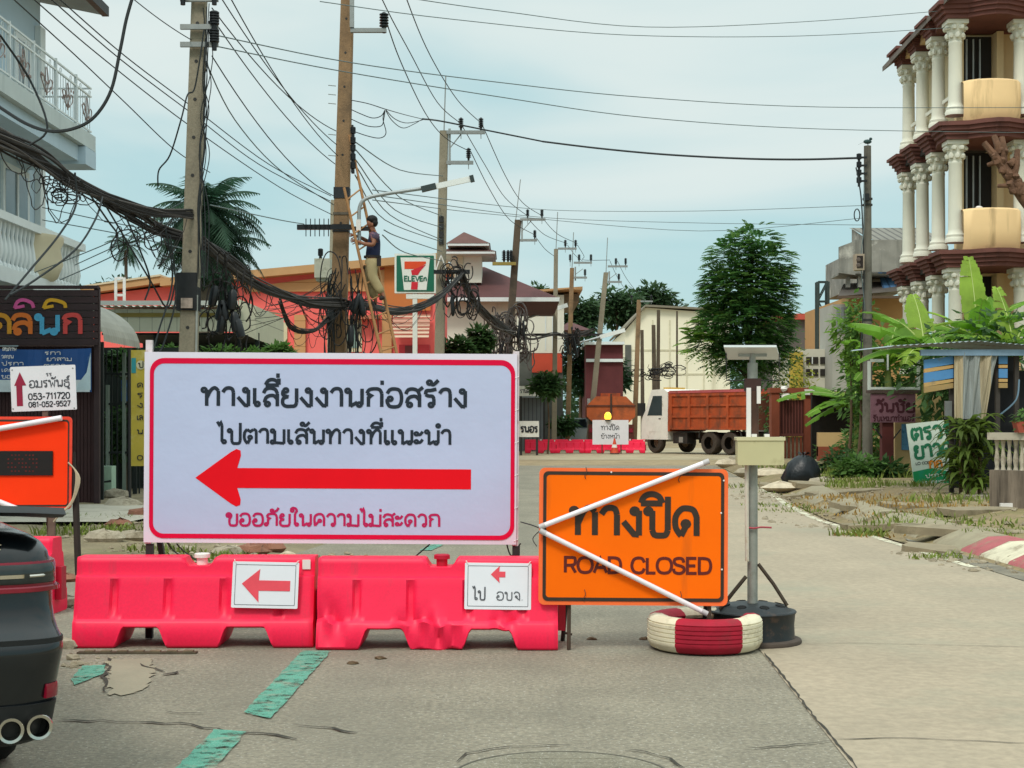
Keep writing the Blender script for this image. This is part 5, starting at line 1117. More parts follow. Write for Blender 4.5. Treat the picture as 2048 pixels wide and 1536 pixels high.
def skin(name, nodes, edges, m, parent, sub=2, root=0):
    me = bpy.data.meshes.new(name); o0 = Vector(parent.location) if parent else Vector()
    me.from_pydata([tuple(Vector(p)-o0) for p, r in nodes], edges, []); me.update(); ob = bpy.data.objects.new(name, me); COL.objects.link(ob); ob.parent = parent
    md = ob.modifiers.new('skin', 'SKIN'); md.use_smooth_shade = True; md.branch_smoothing = .3
    for i, (p, r) in enumerate(nodes):
        sv = me.skin_vertices[0].data[i]; sv.radius = (r, r) if not isinstance(r, tuple) else r; sv.use_root = (i == root)
    sd = ob.modifiers.new('sub', 'SUBSURF'); sd.levels = sub; sd.render_levels = sub
    me.materials.append(m); return ob
Ym = 26.62
man = T('person', 'lineman in patterned dark shirt and khaki trousers working on the ladder', 'person', P(760,610,Ym))
def J(px, py, d=0.0): return P(px, py, Ym+d)
M_skin = mat('skin', '#8a5a42', .6, .06, 8); M_shirt = mat('shirt_navy', '#232b48', .9, .12, 9); M_shirtp = mat('shirt_pattern', '#4a3f4f', .9, .4, 16, dirt=('#a4667a', 18, .52, .9)); M_khaki = mat('trousers_khaki', '#a0906a', .9, .1, 7, dirt=('#857652', 5, .56, .6)); M_hair = mat('hair_black', '#100e0e', .7, .1, 20); M_shoe = mat('shoe', '#2b2421', .8, .2, 9)
nodes = [(J(745,518),.125),(J(746,505),.115),(J(747,490),.125),(J(748.5,474),.12),(J(747,464.5),.055),(J(744.5,457),.058),(J(742.5,450),.085),(J(742,443),.092),(J(743,437.5),.062),      # 0-8 trunk, neck, head
         (J(735.5,449.5),.014),(J(737,455.5),.045),                                                                                              # 9 nose 10 jaw
         (J(750,470,-.17),.062),(J(747,490,-.24),.045),(J(729,488,-.2),.036),(J(714.5,482,-.1),.026),                                      # 11-14 near arm
         (J(746,470,.17),.062),(J(738,484,.2),.045),(J(725,477,.15),.036),(J(712,470.5,.05),.026),                                        # 15-18 far arm
         (J(744,524,-.09),.095),(J(743,553,-.1),.062),(J(757,577,-.1),.050),(J(766,590,-.1),.035),(J(768,594,-.1),.036),(J(759,596.5,-.12),.03), # 19-24 near leg
         (J(743,524,.09),.095),(J(738,556,.09),.062),(J(747,586,.1),.050),(J(751,601,.1),.035),(J(752,605,.1),.036),(J(743,607.5,.1),.03)]        # 25-30 far leg
edges = [(0,1),(1,2),(2,3),(3,4),(4,5),(5,6),(6,7),(7,8),(6,9),(5,10),(3,11),(11,12),(12,13),(13,14),(3,15),(15,16),(16,17),(17,18),(0,19),(19,20),(20,21),(21,22),(22,23),(23,24),(0,25),(25,26),(26,27),(27,28),(28,29),(29,30)]
def hand(w_i, dirx, dz, dy):
    w = nodes[w_i][0]; d = Vector((dirx,dy,dz)).normalized(); s = Vector((0,1,0)); up = d.cross(s).normalized()
    pi = len(nodes); nodes.append((w+d*.06, (.034,.02))); edges.append((w_i, pi))
    for k in range(4):
        off = (k-1.5)*.019; ln = (.062,.074,.07,.055)[k]; a = len(nodes); base = w+d*.085+up*off
        nodes.append((base,.0088)); nodes.append((base+d*ln*.5+s*.012,.0082)); nodes.append((base+d*ln*.62+s*.045,.0072)); edges.extend([(pi,a),(a,a+1),(a+1,a+2)])
    a = len(nodes); nodes.append((w+d*.045+up*.042,.0098)); nodes.append((w+d*.075+up*.062+s*.015,.0088)); nodes.append((w+d*.09+up*.058+s*.04,.0078)); edges.extend([(w_i,a),(a,a+1),(a+1,a+2)])
hand(14,-1,.12,.15); hand(18,-1,.05,-.1)
skin('body', nodes, edges, M_skin, man, 2)
sh = [(J(745,522),.150),(J(746,506),.140),(J(747.5,490),.150),(J(749,474),.142),(J(748,466.5),.075),(J(750.5,470,-.18),.085),(J(748.5,482,-.22),.066),(J(746,470,.18),.085),(J(742,478,.2),.066)]
skin('shirt', sh, [(0,1),(1,2),(2,3),(3,4),(3,5),(5,6),(3,7),(7,8)], M_shirt, man, 2)
sh2 = [(J(748.5,480),.153),(J(749,473),.146),(J(748,466),.078),(J(750.5,470,-.185),.089),(J(749,481,-.222),.070),(J(746,470,.185),.089),(J(742,477,.2),.070)]
skin('shirt_yoke', sh2, [(0,1),(1,2),(1,3),(3,4),(1,5),(5,6)], M_shirtp, man, 2)
skin('trousers', [(J(745,510),.150),(J(744.5,521),.155),(J(744,531,-.085),.125),(J(743.5,552,-.1),.100),(J(755,573,-.1),.092),(J(764.5,588,-.1),.082),(J(742.5,531,.085),.125),(J(738.5,556,.09),.100),(J(746,582,.1),.092),(J(750.5,599,.1),.082)],
     [(0,1),(1,2),(2,3),(3,4),(4,5),(1,6),(6,7),(7,8),(8,9)], M_khaki, man, 2)
MB(man.location).blob(J(743.2,440.5)+Vector((.01,0,.012)),(.100,.098,.082),14,.05,3).build('hair', M_hair, man, smooth=60); MB(man.location).blob(J(746.5,446)+Vector((.015,0,0)),(.072,.090,.075),12,.05,4).build('hair', M_hair, man, smooth=60)
for d in (-.088,.088): MB(man.location).blob(J(744.5,449,d),(.02,.012,.032),8,0).build('ear', M_skin, man, smooth=60)
for d in (-.036,.036): MB(man.location).blob(J(734.8,447,d)+Vector((.012,0,0)),(.008,.014,.009),8,0).build('eye', M_hair, man, smooth=60)
skin('shoe', [(J(769,593,-.1),.048),(J(764,596.5,-.11),.045),(J(757.5,597.5,-.12),.036)],[(0,1),(1,2)],M_shoe,man,2); skin('shoe', [(J(753,604,.1),.048),(J(748,607.5,.1),.045),(J(741.5,608.5,.1),.036)],[(0,1),(1,2)],M_shoe,man,2)
MB(man.location).lathe([(.157,-.02),(.157,.02)],J(745,514),16,M=Matrix.Diagonal((1,.98,1)),caps=False).build('tool_belt', M_shoe, man, smooth=60); MB(man.location).obox(J(758,524,-.1),(.07,.09,.14),Matrix.Identity(3)).build('tool_pouch', M_shoe, man)
# ------------------------------------------------------------------ vegetation helpers
mat('bark', '#5c4a38', .95, .25, 4, bump=.5)
def leaf_mat(key, hexc, var=.35): 
    if key in MATS: return MATS[key]
    m = mat(key, hexc, .62, var, 1.3, spec=.25); t = m.node_tree; b = t.nodes['Principled BSDF']; o = t.nodes['Material Output']
    tr = t.nodes.new('ShaderNodeBsdfTranslucent'); ms = t.nodes.new('ShaderNodeMixShader'); ms.inputs[0].default_value = .38
    src = b.inputs['Base Color'].links[0].from_socket; hs = t.nodes.new('ShaderNodeHueSaturation'); hs.inputs['Value'].default_value = 1.5; t.links.new(src, hs.inputs['Color']); t.links.new(hs.outputs[0], tr.inputs['Color'])   # thin leaves let daylight through
    t.links.new(b.outputs[0], ms.inputs[1]); t.links.new(tr.outputs[0], ms.inputs[2]); t.links.new(ms.outputs[0], o.inputs['Surface'])
    return m
def leaves(blobs, n, size, seed, asp=.45, droop=.3):
    """leaf faces scattered through ellipsoid clumps (cx,cy,cz,rx,ry,rz), denser towards the outside"""
    q = random.Random(seed); mb = MB(); vs = []; fs = []; tot = sum(b[3]*b[5] for b in blobs)
    for b in blobs:
        for _ in range(int(n*b[3]*b[5]/tot)):
            u = q.uniform(-1,1); a = q.uniform(0,2*PI); s = math.sqrt(1-u*u); r = (q.random()**.33)*(1+q.uniform(-.1,.22)*(q.random() < .4))
            c = Vector((b[0]+b[3]*r*s*math.cos(a), b[1]+b[4]*r*s*math.sin(a), b[2]+b[5]*r*u))
            d = Vector((s*math.cos(a)+q.uniform(-.7,.7), s*math.sin(a)+q.uniform(-.7,.7), u*.5+q.uniform(-.6,.5)-droop)).normalized()
            w = d.cross(Vector((q.uniform(-.5,.5),q.uniform(-.5,.5),1))); w = w.normalized() if w.length > .01 else Vector((1,0,0)); l = size*q.uniform(.55,1.3); k = len(vs)
            vs += [c, c+d*l*.5+w*l*asp*.5, c+d*l, c+d*l*.5-w*l*asp*.5]; fs.append((k,k+1,k+2,k+3))
    mb.add(vs, fs); return mb
def tree(name, label, base, blobs, n, size, m, seed, group=None, trunk=None, asp=.45, droop=.3, mt=None, cat='tree'):
    t = T(name, label, cat, base, 0, group); b = Vector(base); mbk = MB(b); q = random.Random(seed+99)
    if trunk:
        top = Vector((sum(x[0] for x in blobs)/len(blobs), base[1], trunk[0])); mbk.tube(spline([b-Vector((0,0,.1)), b.lerp(top,.4)+Vector((q.uniform(-.1,.1),0,0)), top],6), [trunk[1]*(1-.045*i) for i in range(13)], 9)
        for x in blobs[:10]: mbk.tube(spline([top-Vector((0,0,.3)), top.lerp(Vector(x[:3]),.5)+Vector((0,0,-.1)), Vector(x[:3])],4), [trunk[1]*.4*(1-.08*i) for i in range(9)], 6)
        mbk.build('trunk', mt or mat('bark', '#5c4a38', .95, .25, 4, bump=.5), t, smooth=60)
    mb = leaves(blobs, n, size, seed, asp, droop); mb.o = Vector((0,0,0)); mb.v = [(x-b.x,y-b.y,z-b.z) for x,y,z in mb.v]
    mb.build('crown', m, t); return t
L_dark = leaf_mat('leaf_dark','#3c5830'); L_mid = leaf_mat('leaf_mid','#527236'); L_lite = leaf_mat('leaf_light','#6b8c39'); L_deep = leaf_mat('leaf_deep','#2e4a30'); L_ban = leaf_mat('leaf_banana','#648d2e',.3); L_yel = leaf_mat('leaf_yellow','#8a8f35',.3)

# ------------------------------------------------------------------ left side: light blue house with balconies
M_blue = mat('wall_light_blue', '#b3c6d2', .85, .05, .8, streak=('#8fa3ad', 1.5, .6)); M_bslab = mat('balcony_slab','#bcc5c4',.9,.08,1.2,streak=('#7e8a8a',2.2,.56)); M_cream2 = mat('cream_paint','#cfc4a8',.8,.06,2); M_wtrim = mat('white_trim','#d5dad9',.7,.04,3)
M_bshade = mat('wall_blue_grey','#8fa9b5',.85,.05,.8)
X0 = -9.5; t = T('blue_house','light blue house with wrought iron balcony at the top left','house',(X0,22,0)); b = t.location
MB(b).box(-22,X0,12,29.7,0,9.9).build('wall', M_blue, t)
MB(b).box(X0+.005,X0+.12,29.35,29.66,0,9.3).build('corner_trim', M_wtrim, t)
MB(b).prism([(-22,12.6),(X0+1.0,9.85),(X0+1.0,10.1),(-22,13.0)],10,30.6).build('roof', mat('roof_slate','#7c8488',.8,.1,2), t); MB(b).box(X0+1.005,X0+1.14,10,30.6,9.82,10.02).build('gutter', M_dark, t)
for (y0,y1,z0,z1,op) in ((28.2,28.9,6.95,8.75,True),(27.5,28.75,4.75,6.15,False),(24,25.5,4.8,6.1,False),(20,21.5,7.0,8.9,True)):
    w = MB(b).box(X0+.003,X0+.06,y0-.12,y1+.12,z0-.12,z1+.12).build('window_frame', M_wtrim, t)
    MB(b).box(X0+.061,X0+.066,y0,y1,z0,z1).build('pane', mat('pane_grey','#55656b',.15,.2,2,spec=.6), w); MB(b).box(X0+.067,X0+.09,(y0+y1)/2-.04,(y0+y1)/2+.04,z0,z1).build('mullion', M_wtrim, w)
XB = -8.2
MB(b).box(X0+.01,XB,18,29.05,6.72,7.02).build('balcony_slab', M_bslab, t); MB(b).box(X0+.01,XB-.12,18,28.9,6.42,6.715).build('balcony_beam', M_blue, t)
MB(b).box(X0+.01,XB+.02,28.3,29.0,6.36,6.70).build('balcony_bracket', M_blue, t)
rl = MB(b)
for z in (7.09,7.78,7.94): rl.box(XB-.09,XB-.055,18,28.98,z,z+.03)
for z in (7.09,7.78,7.94): rl.box(X0+.02,XB-.10,28.94,28.97,z,z+.03)
ra = rl.build('railing', M_wtrim, t)
mb = MB(b); y = 18.05; i = 0
while y < 29:
    if i % 8 == 0: mb.box(XB-.10,XB-.045,y-.02,y+.02,7.025,8.0)
    else: mb.tube([(XB-.075,y,7.1),(XB-.075,y,7.8)],.008,4)
    if i % 4 == 2: mb.tube([(XB-.075,y+.05*math.cos(a),7.86+.045*math.sin(a)) for a in [2*PI*k/8 for k in range(9)]],.007,4)
    y += .155; i += 1
mb.build('baluster', M_wtrim, ra)
q = random.Random(2)
for k in range(9):
    mb = MB(b); yc = 18.7+k*1.24
    for s in (-1,1):
        mb.tube(spline([(XB-.05,yc+s*.05,7.25),(XB-.04,yc+s*.25,7.38),(XB-.05,yc+s*.32,7.5),(XB-.04,yc+s*.18,7.52),(XB-.05,yc+s*.12,7.42)],4),.011,4)
        mb.tube(spline([(XB-.05,yc,7.2),(XB-.04,yc+s*.08,7.45),(XB-.05,yc+s*.03,7.7)],4),.010,4)
        for j in range(5): mb.blob((XB-.04,yc+s*q.uniform(.02,.35),7.42+q.uniform(-.15,.18)),(.012,.035,.03),6,.2,j)
    mb.build('iron_rosette', mat('iron_rose','#8c7a74',.7,.3,12), ra)
# lower balcony with turned white balusters
MB(b).box(X0+.01,-8.45,22,29.2,3.75,4.0).build('balcony_slab', M_wtrim, t); MB(b).box(-8.68,-8.44,22,29.2,4.78,4.92).build('handrail', M_wtrim, t)
mb = MB(b)
for k in range(34):
    y = 22.1+k*.21; mb.lathe([(.06,4.0),(.06,4.06),(.035,4.1),(.075,4.28),(.06,4.4),(.03,4.58),(.05,4.7),(.055,4.78)],(-8.56,y,0),8)
mb.build('baluster', M_wtrim, t, smooth=40)
MB(b).lathe([(.55,3.9),(.75,4.05),(.85,4.3),(.8,4.6),(.86,4.72),(.86,4.8)],(-9.1,27.0,0),20).build('bay_belly', M_cream2, t, smooth=40)
MB(b).box(-8.9,-8.7,28.9,29.1,0,3.75).build('pillar', M_wtrim, t)

# clinic sign wall
M_mahog = mat('mahogany_board','#3a2020',.7,.2,3); M_slat = mat('slat_brown','#332224',.65,.2,3)
Yc = 23.6; kx = Yc/F
def cx(px): return (px-1024)*kx
def cz(py): return EYE-(py-HY)*kx
t = T('clinic_sign','dark brown slatted sign with multicoloured Thai letters at the left edge','sign',(cx(97),Yc,0)); b = t.location
mb = MB(b)
for k in range(8):
    z = cz(690)+k*(cz(578)-cz(690))/8; mb.box(cx(-60),cx(194),Yc,Yc+.05,z,z+.098)
mb.build('slats', M_slat, t)
MB(b).box(cx(186),cx(196),Yc+.055,Yc+.15,.1,cz(574)).build('post', M_slat, t); MB(b).box(cx(-60),cx(196),Yc-.02,Yc+.10,cz(577),cz(571)).build('top_rail', M_slat, t)
MB(b).box(cx(-60),cx(184),Yc+.06,Yc+.09,cz(690),cz(580)).build('backing', mat('backing_grey','#9c9692',.9,.1,3), t)
h = (668-630)*kx; yy = Yc-.02
for ch, a, c, hexc in (('ค',-38,22,'#c98a22'),('ล',22,64,'#cf6a22'),('น',70,118,'#4b9fc4'),('ก',124,163,'#c8433f')):
    mb = MB(b); stroke_text(mb,ch,cx(a),cx(c),cz(668),h,.24,yy,loop=.11); mb.build('letter', mat('letter_'+hexc[1:],hexc,.6,.06,8), t)
for a, c, hexc in ((30,64,'#c8508c'),(88,128,'#cf9a1e')):
    mb = MB(b); ribbon(mb,[(v.x,v.y) for v in spline([(cx(a),cz(617),0),(cx(a+6),cz(604),0),(cx(a+18),cz(600),0),(cx(c),cz(606),0),(cx(c+4),cz(616),0)],4)],7*kx,yy-.002); ribbon(mb,[(cx(a),cz(616)),(cx(a+20),cz(612))],6*kx,yy-.004); mb.build('vowel_mark', mat('letter_'+hexc[1:],hexc,.6,.06,8), t)
t = T('clinic_wall','dark red brown corrugated wall under the colourful clinic sign','wall',(cx(90),Yc+.2,0)); b = t.location
mb = MB(b)
for k in range(34):
    x = cx(-60)+k*(cx(184)-cx(-60))/34; mb.box(x,x+.045,Yc+.16,Yc+.21,.1,cz(692)); mb.box(x+.045,x+.058,Yc+.18,Yc+.21,.1,cz(692))
mb.build('sheet', M_mahog, t)
t = T('clinic_banner','blue vinyl banner with rows of white writing below the clinic sign','banner',(cx(95),Yc-.05,0)); b = t.location
mb = MB(b); vs=[]; n=16
for j,py in enumerate((784,742,697)):
    for i in range(n+1): x=cx(-40)+(cx(185)-cx(-40))*i/n; vs.append((x,Yc-.06+.012*math.sin(i*1.3+j),cz(py)-.02*math.sin(PI*i/n)*(j==2)))
mb.add(vs,[(j*(n+1)+i,j*(n+1)+i+1,(j+1)*(n+1)+i+1,(j+1)*(n+1)+i) for j in range(2) for i in range(n)]); mb.build('sheet', mat('banner_blue','#1d4a86',.5,.12,2,dirt=('#8fb2cf',.9,.62)), t)
MB(b).add([(cx(150),Yc-.075,cz(780)),(cx(184),Yc-.075,cz(780)),(cx(184),Yc-.075,cz(705)),(cx(176),Yc-.075,cz(745))],[(0,1,2,3)]).build('pale_corner', mat('banner_pale','#b9cbd2',.5), t)
MB(b).box(cx(-40),cx(182),Yc-.073,Yc-.071,cz(784),cz(760)).build('white_strip', mat('banner_white','#c5ced2',.5), t)
mb = MB(b)
for i,(tx,a,c,py) in enumerate((('รกษา',92,124,710),('ยาสามญ',96,146,722),('ตรวจ',90,134,735),('สขภาพ',8,36,702),('วคซน',6,30,717),('ปรกษา',6,50,731),('เดก',6,30,744),('ขอมล',6,44,757))): stroke_text(mb,tx,cx(a),cx(c),cz(py),6*kx,.2,Yc-.078)
mb.build('lettering', M_white, t)

# gate, awning, yard clutter left of the big sign
M_ironk = mat('iron_black','#1c2322',.7,.2,6); M_awn = mat('awning_grey','#a29f93',.6,.12,1.5,streak=('#6d6a60',3,.55))
t = T('iron_gate','dark iron yard gate with vertical bars beside the brown clinic wall','gate',P(225,1010,27)); b=t.location; Yg=27
def gx(px): return (px-1024)*Yg/F
def gz(py): return EYE-(py-HY)*Yg/F
mb=MB(b)
for k in range(9): x=gx(190+k*11); mb.box(x-.012,x+.012,Yg,Yg+.03,.1,gz(700))
mb.build('bars', M_ironk, t)
for py in (748,808,905,1000): MB(b).box(gx(184),gx(285),Yg-.02,Yg+.05,gz(py)-.02,gz(py)+.02).build('rail', M_ironk, t)
for px in (215,248): MB(b).box(gx(px)-.025,gx(px)+.025,Yg-.03,Yg+.06,.1,gz(705) if px == 248 else gz(770)).build('gate_post', mat('post_green_grey','#7f8d82',.7,.1,6), t)
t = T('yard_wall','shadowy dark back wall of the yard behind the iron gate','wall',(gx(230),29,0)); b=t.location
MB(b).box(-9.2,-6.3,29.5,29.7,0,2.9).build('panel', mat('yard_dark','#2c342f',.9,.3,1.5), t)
for i,(a,c,y0,y1,hexc,lb) in enumerate(((193,212,717,748,'#8e948e','pale square picture panel behind the gate bars'),(218,236,715,748,'#85897a','second square picture panel behind the gate bars'),(196,245,755,800,'#27507f','blue bin lid behind the gate bars'),(240,262,762,800,'#7a7f77','grey scroll panel behind the gate bars'))):
    o=MB().box(gx(a),gx(c),28.6,28.66,gz(y1),gz(y0)).build('yard_panel', mat('yard_'+hexc[1:],hexc,.7,.4,9,dirt=('#333a34',7,.5)), None); tag(o,lb,'panel')
o=T('green_box','pale mint green cabinet standing beside the gate foot','cabinet',P(205,1012,26)); b=o.location
MB(b).box(P(177,0,26).x,P(226,0,26).x,25.9,26.2,.1,P(0,932,26).z).build('case', mat('mint','#a3bfa9',.6,.1,4,streak=('#7e9482',3,.55)), o); MB(b).box(P(200,0,26).x,P(203,0,26).x,25.885,25.899,.12,P(0,934,26).z).build('door_gap', M_ironk, o)
MB(b).tube([P(200,1000,25.8),P(200,965,25.8),P(222,962,25.8)],.02,6).build('pipe', M_ironk, o); MB(b).box(P(185,0,25.8).x,P(228,0,25.8).x,25.7,25.88,.08,P(0,1003,25.8).z).build('plinth', M_ironk, o)
t = T('curved_awning','grey corrugated awning curving down beside the clinic sign','awning',P(250,650,26)); b=t.location; mb=MB(b); vs=[]; n=11
for i in range(n+1):
    a=R(90-90*i/n*1.0); 
    for j in range(33):
        y=24.6+j*.075; px0=-8.15+1.28*math.cos(a)*1.05; z0=2.75+.85*math.sin(a)+(.012 if j%2 else 0); vs.append((px0+(.012*math.cos(a) if j%2 else 0),y,z0))
mb.add(vs,[(i*33+j,i*33+j+1,(i+1)*33+j+1,(i+1)*33+j) for i in range(n) for j in range(32)]); mb.build('sheet', M_awn, t)
MB(b).box(-8.2,-6.85,24.5,24.57,2.66,2.74).build('frame', mat('awning_frame','#6a5450',.8,.1,4), t); MB(b).box(-8.2,-7.3,24.6,24.75,2.4,2.62).build('header', mat('header_pink','#7d6460',.8,.15,4), t)
for yy in (24.7,26.9): MB(b).box(-6.92,-6.85,yy,yy+.07,.1,2.75).build('post', M_ironk, t)
t = T('yellow_banner','narrow yellow vertical banner with Thai writing behind the sign post','banner',P(278,930,24)); b=t.location; kx=24/F
def yx(px): return (px-1024)*kx
def yz(py): return EYE-(py-HY)*kx
MB(b).box(yx(262),yx(306),24,24.02,yz(932),yz(700)).build('sheet', mat('banner_yellow','#b7a23a',.6,.15,1.5,dirt=('#cfc48a',1.2,.5)), t); MB(b).box(yx(263),yx(272),23.99,23.998,yz(746),yz(716)).build('patch', mat('banner_teal','#2f8f96',.6), t)
MB(b).lathe([(.075,0),(.075,.006)],(yx(282),23.995,yz(730)),18,M=Matrix.Rotation(R(90),3,'X')).build('disc', mat('disc_white','#c9c3a0',.6), t)
mb=MB(b); stroke_text(mb,'ป',yx(277),yx(287),yz(735),9*kx,.2,23.98)
for py,tx in ((775,'ค'),(795,'ร'),(815,'ง'),(840,'เล'),(868,'น'),(920,'0')): stroke_text(mb,tx,yx(274),yx(286),yz(py),9*kx,.2,23.985)
mb.build('lettering', M_ink, t); MB(b).box(yx(257),yx(261),24,24.05,0,yz(698)).build('post', M_dark, t)

# low building with a beige sheet fascia
t = T('canopy_building','low shed with beige panel fascia and white ribbed roof edge','building',P(350,700,34)); b=t.location; Yf=33
def fx(px,Y=Yf): return (px-1024)*Y/F
def fz(py,Y=Yf): return EYE-(py-HY)*Y/F
M_fas=mat('fascia_beige','#c4c2ac',.7,.06,2,stripes=(0,3.6,.96,'#7f7d6c'),streak=('#8b8974',2,.58))
MB(b).box(fx(196),fx(478),Yf,Yf+.12,fz(663),fz(618)).build('fascia', M_fas, t); MB(b).box(fx(196),fx(478),Yf-.03,Yf-.005,fz(634),fz(626)).build('trim', mat('trim_mustard','#8c7a3c',.7,.1,4), t)
MB(b).prism([(fx(478),fz(663)),(fx(512),fz(679)),(fx(512),fz(612)),(fx(478),fz(598))],Yf-.02,Yf+4).build('side_panel', mat('fascia_side','#c2c0a8',.7,.06,2,stripes=(2,1.6,.97,'#7f7d6c')), t)
mb=MB(b); vs=[]; n=80
for i in range(n+1):
    x=fx(192)+(fx(480)-fx(192))*i/n; z=fz(617)+(.05 if i%4 < 2 else 0.02); vs+=[(x,Yf-.25,z),(x,Yf+6,z+.28)]
mb.add(vs,[(2*i,2*i+2,2*i+3,2*i+1) for i in range(n)]); mb.build('roof', mat('roof_white','#cfcdc2',.6,.05,2,streak=('#a8a597',3,.6)), t)
MB(b).box(fx(192),fx(480),Yf-.24,Yf-.20,fz(617)+.06,fz(603)).build('roof_edge', mat('roof_edge','#dedcd2',.6,.06,3), t)
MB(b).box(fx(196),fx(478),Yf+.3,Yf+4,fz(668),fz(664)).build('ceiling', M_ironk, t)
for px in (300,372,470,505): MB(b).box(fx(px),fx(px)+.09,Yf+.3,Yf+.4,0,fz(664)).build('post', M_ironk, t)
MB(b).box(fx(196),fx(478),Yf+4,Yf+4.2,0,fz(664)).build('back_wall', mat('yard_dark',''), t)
for px,s in ((236,0),(252,1)): pass
t=T('roof_frame','thin white metal frame standing on the white shed roof','frame',P(240,605,36)); b=t.location
for px in (231,248): MB(b).box(fx(px,36)-.03,fx(px,36)+.03,36,36.05,fz(608,36)-.05,fz(555,36)).build('upright', M_white, t)
for py in (556,590): MB(b).box(fx(231,36)+.031,fx(248,36)-.031,36.005,36.045,fz(py,36)-.03,fz(py,36)+.03).build('crossbar', M_white, t)

# coral building, oblique to the street
M_coral=mat('wall_coral','#f06c66',.85,.05,.6,streak=('#b9544e',1.2,.62)); M_tan=mat('wall_tan','#c49163',.85,.06,.6,stripes=(2,2.2,.95,'#9b6d40')); M_tanr=mat('eave_tan','#b98e62',.8,.08,1.5); M_brnr=mat('roof_brown','#5e3c35',.8,.12,2)
A=Vector((-2.72,52,0)); Bv=Vector((-16.5,52.6,0)); ang=math.atan2((A-Bv).y,(A-Bv).x)
t=T('coral_building','long coral and tan building with a low tan roof behind the poles','building',tuple(A),ang+0.0); Lc=(A-Bv).length
# local: x from -Lc (left, far) to 0 (right, near); y away from the street camera
def cpx(px, py):
    """local x and height on the facade through a pixel"""
    d=Vector(((px-1024)/F,1,0)); u=(A-Bv).normalized(); # solve A - s u = k d
    det=(-u.x)*(-d.y)-(-d.x)*(-u.y)
    s_=((-A.x)*(-d.y)-(-d.x)*(-A.y))/det; pt=A-u*s_; return -s_, EYE-(py-HY)*pt.y/F
def cbox(x0p,x1p,y0p,y1p,d0,d1,name,m,par=None):
    xa,za=cpx(x0p,y1p); xb,zb=cpx(x1p,y0p); return MB().box(xa,xb,d0,d1,za,zb).build(name,m,par or t)
MB().prism([(-Lc,-.02),(0,-.02),(0,7.1),(-Lc*.62,6.35),(-Lc,5.75)],0,5).build('wall', M_coral, t)
xa,za=cpx(500,584); xb,zb=cpx(868,560); MB().prism([(xa,za),(-.02,za),(-.02,7.0),(xa,6.2)],-.12,-.005).build('tan_band', M_tan, t)
x5,_=cpx(330,560); x6,_=cpx(640,545)
MB().prism([(-Lc-1.0,5.62),(-Lc*.70,6.32),(-Lc*.70,6.55),(-Lc-1.0,5.84)],-.45,5.4).build('roof', M_tanr, t); MB().prism([(-Lc*.70+.01,6.2),(.25,7.05),(.25,7.32),(-Lc*.70+.01,6.47)],-.55,5.4).build('roof', M_tanr, t)
MB().prism([(-Lc-1.0,5.845),(-Lc*.70,6.555),(-Lc*.70,6.62),(-Lc-1.0,5.91)],-.5,5.4).build('roof_trim', mat('trim_cream','#c9b79a',.7), t)
for a,c,y0,y1,k in ((655,724,640,704,0),(540,575,645,704,1),(470,508,650,720,2)):
    f=cbox(a,c,y0,y1,-.06,-.006,'window_frame',mat('window_cream','#cfc3a2',.7,.05,3)); cbox(a+8,c-8,y0+10,y1-8,-.075,-.061,'pane',mat('curtain_green','#8fa39a',.4,.1,1,stripes=(0,6,.6,'#6f857f')),f); cbox((a+c)/2-2,(a+c)/2+2,y0+8,y1-6,-.09,-.076,'mullion',mat('window_cream',''),f)
cbox(590,612,630,760,-.14,-.007,'pilaster',M_tan); cbox(765,784,600,760,-.14,-.007,'pilaster',M_tan)
cbox(770,862,520,622,-.16,-.122,'tan_panel',mat('tan_panel','#c0703c',.85,.05,1)); cbox(645,760,632,640,-.5,-.007,'window_hood',mat('hood','#b56a50',.8,.1,2))
mb=MB()
for k in range(7):
    xa,za=cpx(788,630+k*7); xb,_=cpx(862,630); mb.add([(xa,-.2-k*.09,za),(xb,-.2-k*.09,za),(xb,-.28-k*.09,za-.10),(xa,-.28-k*.09,za-.10)],[(0,3,2,1)])
mb.build('shop_awning', mat('awning_brown','#9a6552',.8,.2,3,stripes=(2,7,.5,'#c7ab95')), t); cbox(800,860,690,740,-.3,-.02,'shop_front',mat('shop_red','#b8323a',.7,.15,1.5)); cbox(812,830,692,740,-.32,-.305,'door',mat('door_maroon','#6d2c2c',.6))
# shop pylon sign: green border, white keystone, a numeral seven in orange and red with a word across
t=T('shop_pylon_sign','square green and white shop sign with an orange and red 7 on a white post','sign',P(830,700,46)); b=t.location; kx=46/F
def ex(px): return (px-830)*kx
def ez(py): return EYE-(py-HY)*kx-b.z
M_sg=mat('sign_green','#14624a',.4,.05,4); M_sw=mat('sign_white','#dcdcd4',.45,.03,4); M_so=mat('sign_orange','#d8461c',.45,.05,4); M_sr=mat('sign_red','#c8202f',.45,.05,4)
MB().box(ex(789),ex(871),.02,.30,ez(586),ez(507)).build('cabinet', M_sw, t); MB().prism(rrect(ex(793),ex(868),ez(583),ez(511),.03),.005,.019).build('green_panel', M_sg, t)
MB().prism([(ex(808),ez(580)),(ex(853),ez(580)),(ex(860),ez(515)),(ex(801),ez(515))],-.008,.004).build('white_panel', M_sw, t)
MB().prism([(ex(809),ez(538)),(ex(809),ez(523)),(ex(852),ez(523)),(ex(852),ez(527)),(ex(835),ez(538))][::-1],-.016,-.009).build('seven_top', M_so, t)
MB().prism([(ex(822),ez(541)),(ex(852),ez(529)),(ex(840),ez(543)),(ex(836),ez(550)),(ex(824),ez(550))][::1],-.018,-.009).build('seven_stem', M_sr, t)
MB().prism([(ex(822),ez(579)),(ex(835),ez(579)),(ex(836),ez(564)),(ex(823),ez(564))],-.018,-.009).build('seven_foot', M_sr, t)
